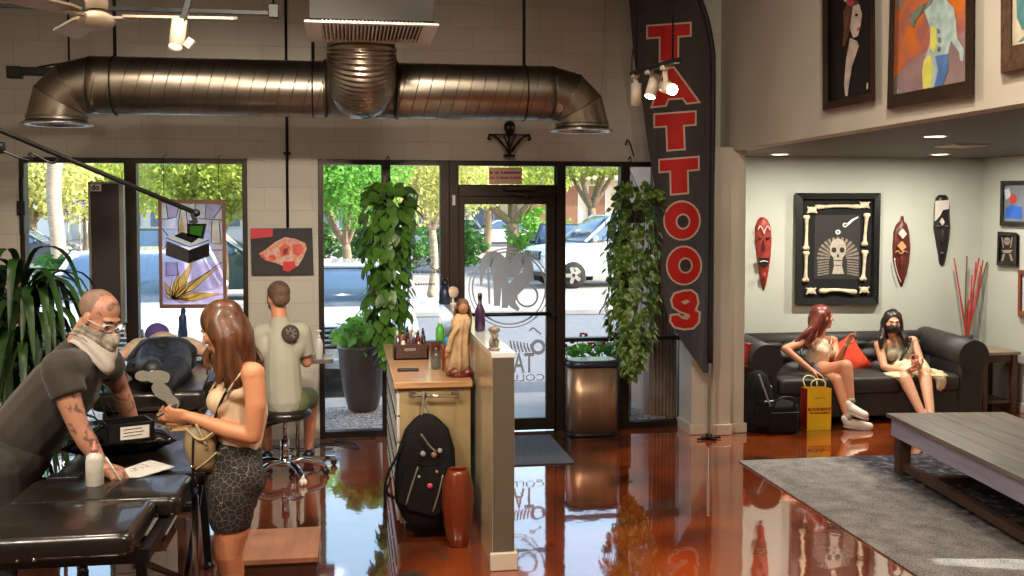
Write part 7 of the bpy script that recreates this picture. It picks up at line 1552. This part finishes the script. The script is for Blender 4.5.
for a in range(0, 360, 45): d_ = V((math.cos(R(a)), 0, math.sin(R(a)))); b.bar(c + d_*.015 + V((0, -.007, 0)), c + d_*.045 + V((0, -.006, 0)), .012, .003, up=(0, 1, 0))
b.build('shirt_print', [mat('dark shirt print', (56, 48, 44), .8), mat('mid shirt print', (110, 104, 94), .8)], P)

# ---------------------------------------------------------------- the client lying on the tattoo bed
S_C = skinmat('pale pink skin', (216, 176, 150)); J = lambda x, y, Y: at(x, y, Y); bz = BZ2
O = (J(163, 360, 7.6).x, 7.6, bz); P = thing('person', 'client in black trousers and a purple cap lying face down on the tattoo bed', 'person', O)
pel = J(164, 357, 7.65); ch_ = J(163, 350, 8.15); shL, shR = J(138, 348, 8.3), J(189, 347, 8.3); hc = J(157, 331, 8.52); hc.z = bz + .15
b = MB(O); HB = basis((-.3, .8, .15), (0, -.2, 1)); T = head(b, hc, HB, 1.); b.limb(hc - HB @ V((0, .06, .03)), J(162, 343, 8.32), .055, .06)
b.chain(ch((pel, .13), (J(163, 354, 7.9), .12), (ch_, .13), (J(163, 347, 8.3), .09))); b.limb(shL, shR, .068, .068)
for sh, el, w_ in ((shL, J(121, 356, 8.12), J(127, 357, 8.4)), (shR, J(207, 352, 8.15), J(202, 350, 8.45))): b.chain(ch((sh, .056), (el, .045), (w_, .03))); hand(b, w_, (.1, 1, -.1), (0, 0, -1), side=1, curl=(.2,)*4)
for px0, kx, ky, fx, fy in ((155, 149, 366, 152, 376), (173, 176, 366, 166, 392)):
    f_ = J(fx, fy - 6, 6.93); b.chain(ch((V((J(px0, 357, 7.62).x, 7.62, bz+.13)), .10), (V((J(kx, ky, 7.25).x, 7.25, bz+.09)), .066), (f_, .042))); b.limb(f_, f_ + V((0, -.03, -.05)), .04, .036)
b.skin('body', S_C, P, .009, 5); eyes(O, T, HB, 1., P)
M_BPT = mat('crinkled black nylon trousers', (26, 27, 32), .5, var=.3, scale=6, bump=1., bscale=11)
b = MB(O); b.ell(pel, (.235, .22, .155), noise_=.14, nf=2.5); b.ell(pel + V((.01, -.25, -.04)), (.22, .22, .11), noise_=.2, nf=3)
for px0, kx, ky, fx, fy in ((155, 149, 366, 152, 376), (173, 176, 366, 166, 392)):
    k_ = V((J(kx, ky, 7.25).x, 7.25, bz+.085)); f_ = J(fx, fy - 7, 6.95); b.chain(ch((V((J(px0, 357, 7.62).x, 7.62, bz+.13)), .13), (k_, .10), (f_, .066)))
b.skin('trousers', M_BPT, P, .009, 3)
b = MB(O); b.chain(ch((J(163, 352, 7.85), .135), (ch_, .145), (J(163, 346, 8.28), .10))); b.limb(shL, shR, .08, .08); b.limb(shL, shL.lerp(J(121, 356, 8.12), .4), .075, .068); b.limb(shR, shR.lerp(J(207, 352, 8.15), .4), .075, .068); b.skin('shirt', mat('beige shirt', (206, 182, 152), .85, var=.1, bump=.4, bscale=10), P, .009, 6)
b = MB(O); b.ell(hc + HB @ V((0, -.02, .04)), (.094, .112, .094), rot=HB); b.ell(hc + HB @ V((0, .10, .03)), (.07, .07, .012), rot=HB); b.skin('cap', mat('purple cap', (84, 66, 132), .8, var=.1), P, .008, 3)
M_SOLE = mat('grey rubber sole', (104, 100, 90), .8, var=.08)
for (x0, y0), (x1, y1), Y, sg_ in (((140, 376), (166, 378), 6.80, 1), ((159, 388), (174, 403), 6.76, -1)):
    a_, c_ = J(x0, y0, Y), J(x1, y1, Y); d_ = (c_-a_); L_ = d_.length; d_.normalize(); n_ = V((0, -1, .25)).normalized(); s_ = d_.cross(n_).normalized()
    if L_ < .2: L_ = .22
    m_ = (a_+c_)/2; b = MB(O); n = 28
    def outl(t_): 
        x = math.cos(t_); y = math.sin(t_); return m_ + d_*(x*L_*.48) + s_*(math.copysign(abs(y)**.62, y)*.044*(1 + .14*x*sg_)*(1 - .30*math.exp(-((x + .22*sg_)/.26)**2)))
    b.rings([[outl(2*PI*k/n) + n_*o_ for k in range(n)] for o_ in (0, .022)]); so_ = b.build('sole', M_SOLE, P); 
    FB = M4((d_, n_, s_)).transposed(); b = MB(O); b.ell(m_ - n_*.038 + d_*.035*sg_, (.075, .04, .05), rot=FB); b.ell(m_ - n_*.06 - d_*.06*sg_, (.06, .065, .045), rot=FB); b.skin('shoe', M_BLACK, P, .009, 4)

# ---------------------------------------------------------------- two women on the sofa
S_R = skinmat('sofa woman tan skin', (204, 140, 108)); J = lambda x, y, Y=9.3: at(x, y, Y)
O = (J(812, 376).x, 9.3, .45); P = thing('person', 'woman with long auburn hair and crossed legs talking on the left of the sofa', 'person', O)
hc = J(823, 317.5, 9.34); HB = basis((.93, .0, .02)); b = MB(O); T = head(b, hc, HB, .95)
b.chain(ch((hc + V((-.012, 0, -.06)), .048), (J(820, 335, 9.36), .05), (J(819, 342, 9.36), .06))); shR, shL = J(805, 341, 9.28), J(833, 341, 9.46)
hip = J(812, 377, 9.4); hip.z = max(hip.z, .475)
b.limb(shR, shL, .052, .05); b.chain(ch((J(819, 347, 9.36), .085), (J(818, 357, 9.36), .09), (J(815, 366, 9.38), .095), (hip, .125))); b.ell(J(823, 352, 9.29), (.045, .045, .045)); b.ell(J(831, 352, 9.38), (.045, .045, .045))
elR, wrR = J(785, 349, 9.2), J(811, 370, 9.08); b.chain(ch((shR, .047), (elR, .037), (wrR, .025))); hand(b, wrR, (.7, -.2, -.35), (-.1, .1, -1), side=-1, curl=(.25,)*4, s=.95)
elL, wrL = J(838, 361, 9.32), J(846, 345, 9.14); b.chain(ch((shL, .045), (elL, .036), (wrL, .024))); hand(b, wrL, (.45, -.1, .9), (.4, -.8, -.2), side=1, curl=(.12, .2, .3, .4), sp=.14, s=.95)
kT, aT = J(846, 366, 8.95), J(851, 402, 8.86); b.chain(ch((hip + V((.02, -.05, 0)), .105), (J(830, 372, 9.15), .088), (kT, .062), (kT.lerp(aT, .35), .054), (aT, .034)))
kB, aB = J(838, 380, 8.98), V((J(850, 420, 8.8).x, 8.84, .10)); b.chain(ch((hip + V((.05, .08, -.02)), .10), (kB, .06), (kB.lerp(aB, .35), .052), (aB, .034)))
fT0, fT1 = J(851, 408, 8.84), J(863, 413, 8.74); b.limb(fT0, fT1, .03, .024); b.limb(V((aB.x, aB.y, .05)), V((aB.x+.15, aB.y-.06, .04)), .03, .024)
b.skin('body', S_R, P, .0065, 5); eyes(O, T, HB, .95, P); brows(O, T, .95, P, M_HRED)
b = MB(O); b.chain(ch((J(819, 346, 9.36), .10), (J(818, 356, 9.36), .112), (J(816, 364, 9.37), .112))); b.ell(J(822.5, 352, 9.285), (.058, .06, .06)); b.ell(J(830, 352, 9.37), (.058, .06, .06)); b.limb(J(819, 350, 9.30), J(827, 350, 9.40), .07, .065); b.skin('tank_top', mat('cream cotton', (216, 190, 160), .85, var=.05, bump=.2), P, .008, 6)
b = MB(O)
for x0, y0, x1, y1, Y in ((814, 349, 811, 337, 9.27), (833, 349, 829, 337, 9.36)): b.tube(bez([J(x0, y0, Y-.04), J((x0+x1)/2, (y0+y1)/2, Y-.04), J(x1+2, y1, Y+.05)], 5), .012, 8, flat=.5)
b.build('shoulder_strap', mat('cream cotton', (216, 190, 160)), P)
b = MB(O); b.chain(ch((J(815, 369, 9.39), .112), (hip, .138))); b.chain(ch((hip + V((.02, -.05, 0)), .122), (J(823, 374, 9.24), .112))); b.chain(ch((hip + V((.05, .08, -.02)), .115), (J(826, 378, 9.25), .108))); b.skin('shorts', mat('dark patterned shorts', (62, 48, 52), .8, var=.5, scale=40, col2=(150, 130, 126)), P, .009, 5)
b = MB(O); b.ell(hc + HB @ V((0, -.03, .045)), (.086, .106, .088), rot=HB); b.ell(hc + HB @ V((0, -.08, -.03)), (.085, .07, .11), rot=HB); b.chain(ch((T(.05, -.05, .03), .06), (J(813, 329, 9.26), .05), (J(806, 337, 9.26), .032))); b.chain(ch((hc, .08), (J(813, 334, 9.36), .07), (J(806, 342, 9.38), .04))); b.skin('hair_cap', M_HRED, P, .008, 5)
paths = []; rnd = random.Random(8)
for k in range(46):
    f = k/45; paths.append([hc + HB @ V((.07*math.cos(PI*f), -.03 - .06*math.sin(PI*f), .05)), hc + HB @ V((.09*math.cos(PI*f), -.05 - .06*math.sin(PI*f), -.01)), J(803 + 15*f, 334 + 2*math.sin(k), 9.22 + .2*((k*7) % 10)/10), J(791 + 20*f + rnd.uniform(-2, 2), 344 + 4*math.sin(PI*f) + rnd.uniform(-3, 3), 9.22 + .2*((k*7) % 10)/10)])
strands(O, 'hair', M_HRED, P, paths, .015)
M_SNK = mat('white leather trainer', (222, 212, 200), .5, var=.05); M_SCK = mat('grey sock', (150, 146, 140), .8)
for a, c_ in ((fT0, fT1), (V((aB.x, aB.y, .06)), V((aB.x+.16, aB.y-.06, .045)))):
    b = MB(O); d_ = (c_-a).normalized(); b.chain(ch((a - d_*.02 + V((0, 0, .03)), .042), (a, .044), (a.lerp(c_, .6) - V((0, 0, .01)), .042), (c_ + d_*.02 - V((0, 0, .012)), .036))); b.skin('trainer', M_SNK, P, .007, 4); FB = M4((d_, V((0, 0, 1)).cross(d_).normalized(), d_.cross(V((0, 0, 1)).cross(d_).normalized()))).transposed(); b = MB(O); b.rings([[a.lerp(c_, .5) + FB @ V((.125*math.cos(q), .046*math.copysign(abs(math.sin(q))**.8, math.sin(q)), z)) for q in [2*PI*k/26 for k in range(26)]] for z in (-.052, -.030)]); b.build('trainer_sole', mat('grey white midsole', (176, 168, 156), .6), P)
b = MB(O); b.tube([aT + (kT-aT)*.10, aT - (kT-aT)*.03], [.038, .040], 16); b.tube([aB + V((0, 0, .04)), aB - V((0, 0, .02))], [.038, .04], 16); b.build('sock', M_SCK, P)
b = MB(O); b.tube([V((elR + (shR-elR)*.66)) + V((.048*math.cos(a), -.01 + .03*math.sin(a), .048*math.sin(a))) for a in [2*PI*k/20 for k in range(20)]], .010, 7, closed=True); b.tube(bez([elR + (shR-elR)*.62 + V((.03, -.05, -.02)), J(801, 355, 9.15), J(805, 366, 9.12)], 5), .010, 7, flat=.5); b.build('bag_strap', M_BLACK, P)

S_M = skinmat('sofa woman fair skin', (214, 160, 128)); O = (J(905, 378).x, 9.3, .45); P = thing('person', 'woman in black face mask and pale patterned skirt sitting on the sofa’s right'.replace('’s right', ' at right'), 'person', O)
hc = J(892.5, 323, 9.34); HB = basis((-.32, -1, -.05), (.06, 0, 1)); b = MB(O); T = head(b, hc, HB, .95)
b.chain(ch((hc + V((.0, .02, -.06)), .047), (J(895, 340, 9.38), .05), (J(897, 346, 9.38), .06))); shR, shL = J(879, 345, 9.34), J(913, 341, 9.40); hip = V((J(906, 380, 9.4).x, 9.42, .475))
b.limb(shR, shL, .05, .05); b.chain(ch((J(897, 350, 9.39), .085), (J(899, 362, 9.38), .092), (J(903, 372, 9.4), .10), (hip, .13))); b.ell(J(891, 355, 9.30), (.055, .055, .055)); b.ell(J(904, 354, 9.31), (.055, .055, .055))
elR, wrR = J(884, 367, 9.22), J(905, 371, 9.02); b.chain(ch((shR, .045), (elR, .036), (wrR, .025))); hand(b, wrR, (.75, -.5, .1), (.2, .2, .9), side=1, curl=(.5, .55, .6, .6), s=.95)
elL, wrL = J(921, 362, 9.26), J(919, 366, 9.02); b.chain(ch((shL, .045), (elL, .036), (wrL, .025))); hand(b, wrL, (-.6, -.6, .2), (-.2, .3, .8), side=-1, curl=(.5, .55, .6, .6), s=.95)
for s, kx, ky, ax_, ay_ in ((-1, 905, 379, 926, 408), (1, 925, 377, 931, 406)):
    k_ = J(kx, ky, 8.98); a_ = V((J(ax_, ay_, 8.72).x, 8.74 - .03*s, .11)); b.chain(ch((hip + V((s*.07, -.05, .0)), .10), (k_, .062), (k_.lerp(a_, .35), .052), (a_, .034))); b.limb(V((a_.x, a_.y, .05)), V((a_.x + .03 + .03*s, a_.y-.14, .035)), .032, .026)
b.skin('body', S_M, P, .0065, 5); eyes(O, T, HB, .95, P); brows(O, T, .95, P, M_HDK)
b = MB(O); b.ell(hc + HB @ V((0, .045, -.05)), (.07, .074, .05), rot=HB); b.ell(hc + HB @ V((0, .095, -.03)), (.028, .036, .026), rot=HB); b.skin('face_mask', M_BLACK, P, .007, 4)
b = MB(O)
for q in (-1, 1): b.tube(bez([T(q*.055, .065, -.03), T(q*.078, .02, -.01), T(q*.08, -.015, .01)], 4), .003, 6)
b.build('mask_loop', M_BLACK, P)
M_SAGE = mat('sage knit', (150, 142, 116), .85, var=.1, scale=20, bump=.3, bscale=60)
b = MB(O); b.chain(ch((J(897, 349, 9.38), .10), (J(899, 359, 9.37), .112), (J(903, 370, 9.39), .118))); b.ell(J(891, 355, 9.295), (.06, .06, .06)); b.ell(J(904, 354, 9.305), (.06, .06, .06)); b.limb(J(885, 343, 9.36), J(888, 351, 9.35), .048, .075); b.limb(J(909, 341, 9.40), J(905, 351, 9.37), .045, .075); b.skin('top', M_SAGE, P, .008, 6)
M_SKT = mat('cream patterned skirt', (220, 204, 168), .85, var=.05, scale=9, col2=(170, 150, 104), lo=.55, hi=.68, bump=.3, bscale=12)
b = MB(O); b.chain(ch((J(904, 375, 9.41), .118), (hip, .15)))
for s, kx, ky in ((-1, 905, 379), (1, 925, 377)): k_ = J(kx, ky, 8.98); h_ = hip + V((s*.07, -.05, 0)); b.chain(ch((h_, .125), (h_.lerp(k_, .72), .098)))
b.ell(J(895, 376, 9.12), (.12, .15, .045), noise_=.3); b.ell(J(931, 374, 9.12), (.13, .16, .045), noise_=.3); b.ell(J(940, 381, 9.0), (.05, .05, .10), noise_=.4); b.skin('skirt', M_SKT, P, .009, 5)
b = MB(O); b.ell(hc + HB @ V((0, -.03, .045)), (.086, .10, .088), rot=HB); b.ell(hc + HB @ V((0, -.075, -.04)), (.088, .06, .12), rot=HB)
for q, x2, x3 in ((1, 881, 881), (-1, 905.5, 906.5)): b.chain(ch((T(q*.05, .0, .09), .03), (T(q*.08, -.01, .0), .030), (T(q*.085, -.01, -.08), .034), (J(x2, 339, 9.28), .036), (J(x3, 348, 9.26), .018)))
b.skin('hair_cap', M_HDK, P, .008, 4)
paths = []; rnd = random.Random(4)
for k in range(36):
    f = k/35; s = -1 if f < .5 else 1; g_ = abs(f-.5)*2; a = PI*(.08 + .9*f) + PI; top = hc + HB @ V((.015*s, .0, .135)); paths.append([top, hc + HB @ V((math.cos(PI*f)*.086, -.03 - .05*math.sin(PI*f), .035)), hc + HB @ V((math.cos(PI*f)*.094, -.03 - .06*math.sin(PI*f), -.07)), J(880 + 28*f + rnd.uniform(-1, 1), 346 + rnd.uniform(-4, 3), (9.27 if g_ > .72 else 9.50) + .02*math.sin(k*3))])
strands(O, 'hair', M_HDK, P, paths, .017)
b = MB(O)
for s, ax_, ay_ in ((-1, 926, 408), (1, 931, 406)):
    a_ = V((J(ax_, ay_, 8.72).x, 8.74 - .03*s, .11)); q0 = V((a_.x, a_.y, .02)); q1 = V((a_.x + .03 + .03*s, a_.y-.15, .02)); d_ = (q1-q0).normalized(); b.limb(q0 - d_*.02, q1, .038, .038); b.limb(q0.lerp(q1, .55) + V((0, 0, .035)), q0.lerp(q1, .7) + V((0, 0, .03)), .036, .036)
b.skin('sandal', M_SNK, P, .008, 3)
b = MB(O); b.tube(bez([J(911, 338, 9.36), J(909, 343, 9.29), J(904, 353, 9.225), J(897, 366, 9.225), J(889, 374, 9.2)], 6), .013, 8, flat=.5); b.build('bag_strap', M_BLACK, P)
ph = J(915, 362, 8.98); t = thing('smartphone', 'pink cased smartphone held by the woman in the black face mask', 'phone', tuple(ph)); rm = rotmat(yaw=-10, pitch=-14); b = MB(ph); b.box(ph.x-.037, ph.x+.037, ph.y-.005, ph.y+.005, ph.z-.075, ph.z+.07, .004, rot=rm, about=ph); b.build('body', mat('pink phone case', (190, 110, 104), .4), t); b = MB(ph); b.box(ph.x-.028, ph.x-.002, ph.y-.009, ph.y-.005, ph.z+.03, ph.z+.06, .002, rot=rm, about=ph); b.build('camera_bump', M_BLACK, t)
# ================================================================== ceiling lamps: unseen ones above the camera, spots added for brightness, alcove downlights
def lamp(name, loc, energy, size, color=(1, .84, .66), target=None, spot=None):
    if spot:
        l = bpy.data.lights.new(name, 'SPOT'); l.spot_size = R(spot); l.spot_blend = .6; l.shadow_soft_size = size
    else:
        l = bpy.data.lights.new(name, 'AREA'); l.shape = 'DISK'; l.size = size
    l.energy = energy; l.color = color
    o = bpy.data.objects.new(name, l); COL.objects.link(o); o.location = loc
    t = V(target) - V(loc) if target else V((0, 0, -1))
    o.rotation_euler = t.to_track_quat('-Z', 'Y').to_euler(); return o
M_LAMPGLOW = mat('lit lamp lens', (255, 226, 180), .5, emit=6., var=.02)
for i, (x, y, z, e) in enumerate([(-1.6, 2.6, 4.3, 260), (.9, 2.2, 4.3, 260), (.6, 5.2, 4.3, 130), (-1.6, 5.0, 4.3, 110)]):
    lamp('pendant_light', (x, y, z-.12), e*LAMP, .35)
    t = thing('pendant_lamp', 'round ceiling lamp above the camera', 'ceiling lamp', (x, y, z), group='ceiling lamps over the studio')
    MB((x, y, z)).lathe([(.20, -.1), (.21, -.06), (.17, .02), (.05, .1), (.03, .21)], (x, y, z)).build('shade', M_BLKMETAL, t)
for i, (x, y, z, tx, ty, tz, e, sz) in enumerate([(-.2, 3.4, 3.3, -.7, 9.2, 1.1, 620, 50), (1.6, 3.0, 3.3, .5, 6.6, .7, 200, 60), (-2.2, 2.6, 3.3, -.9, 5.2, 1.0, 220, 60), (2.0, 3.4, 3.9, 3.4, 5.3, 3.3, 300, 70)]):  # added spots brighten the pier, counter and people; the last one the paintings
    lamp('unseen_spot_light', (x, y, z), e*LAMP2, .08, (1, .87, .70), (tx, ty, tz), sz)
    d = (V((tx, ty, tz)) - V((x, y, z))).normalized(); p = V((x, y, z)) - d*.10; t = thing('unseen_spot', 'unseen spot lamp on the ceiling, added to brighten the room', 'spot lamp', tuple(p), group='unseen spots added to brighten the room')
    b = MB(p); spot_head(b, p, d, .05, .16); b.build('lamp_head', M_SPOTH, t); b = MB(p); b.cyl((p.x, p.y, p.z+.03), (p.x, p.y, 4.5), .012, seg=10); b.build('stem', M_BLKMETAL, t)
for x, y in [(4.4, 8.9), (5.6, 8.9)]:
    lamp('alcove_downlight', (x, y, 2.54), 62*LAMP3, .12, (1, .94, .82))
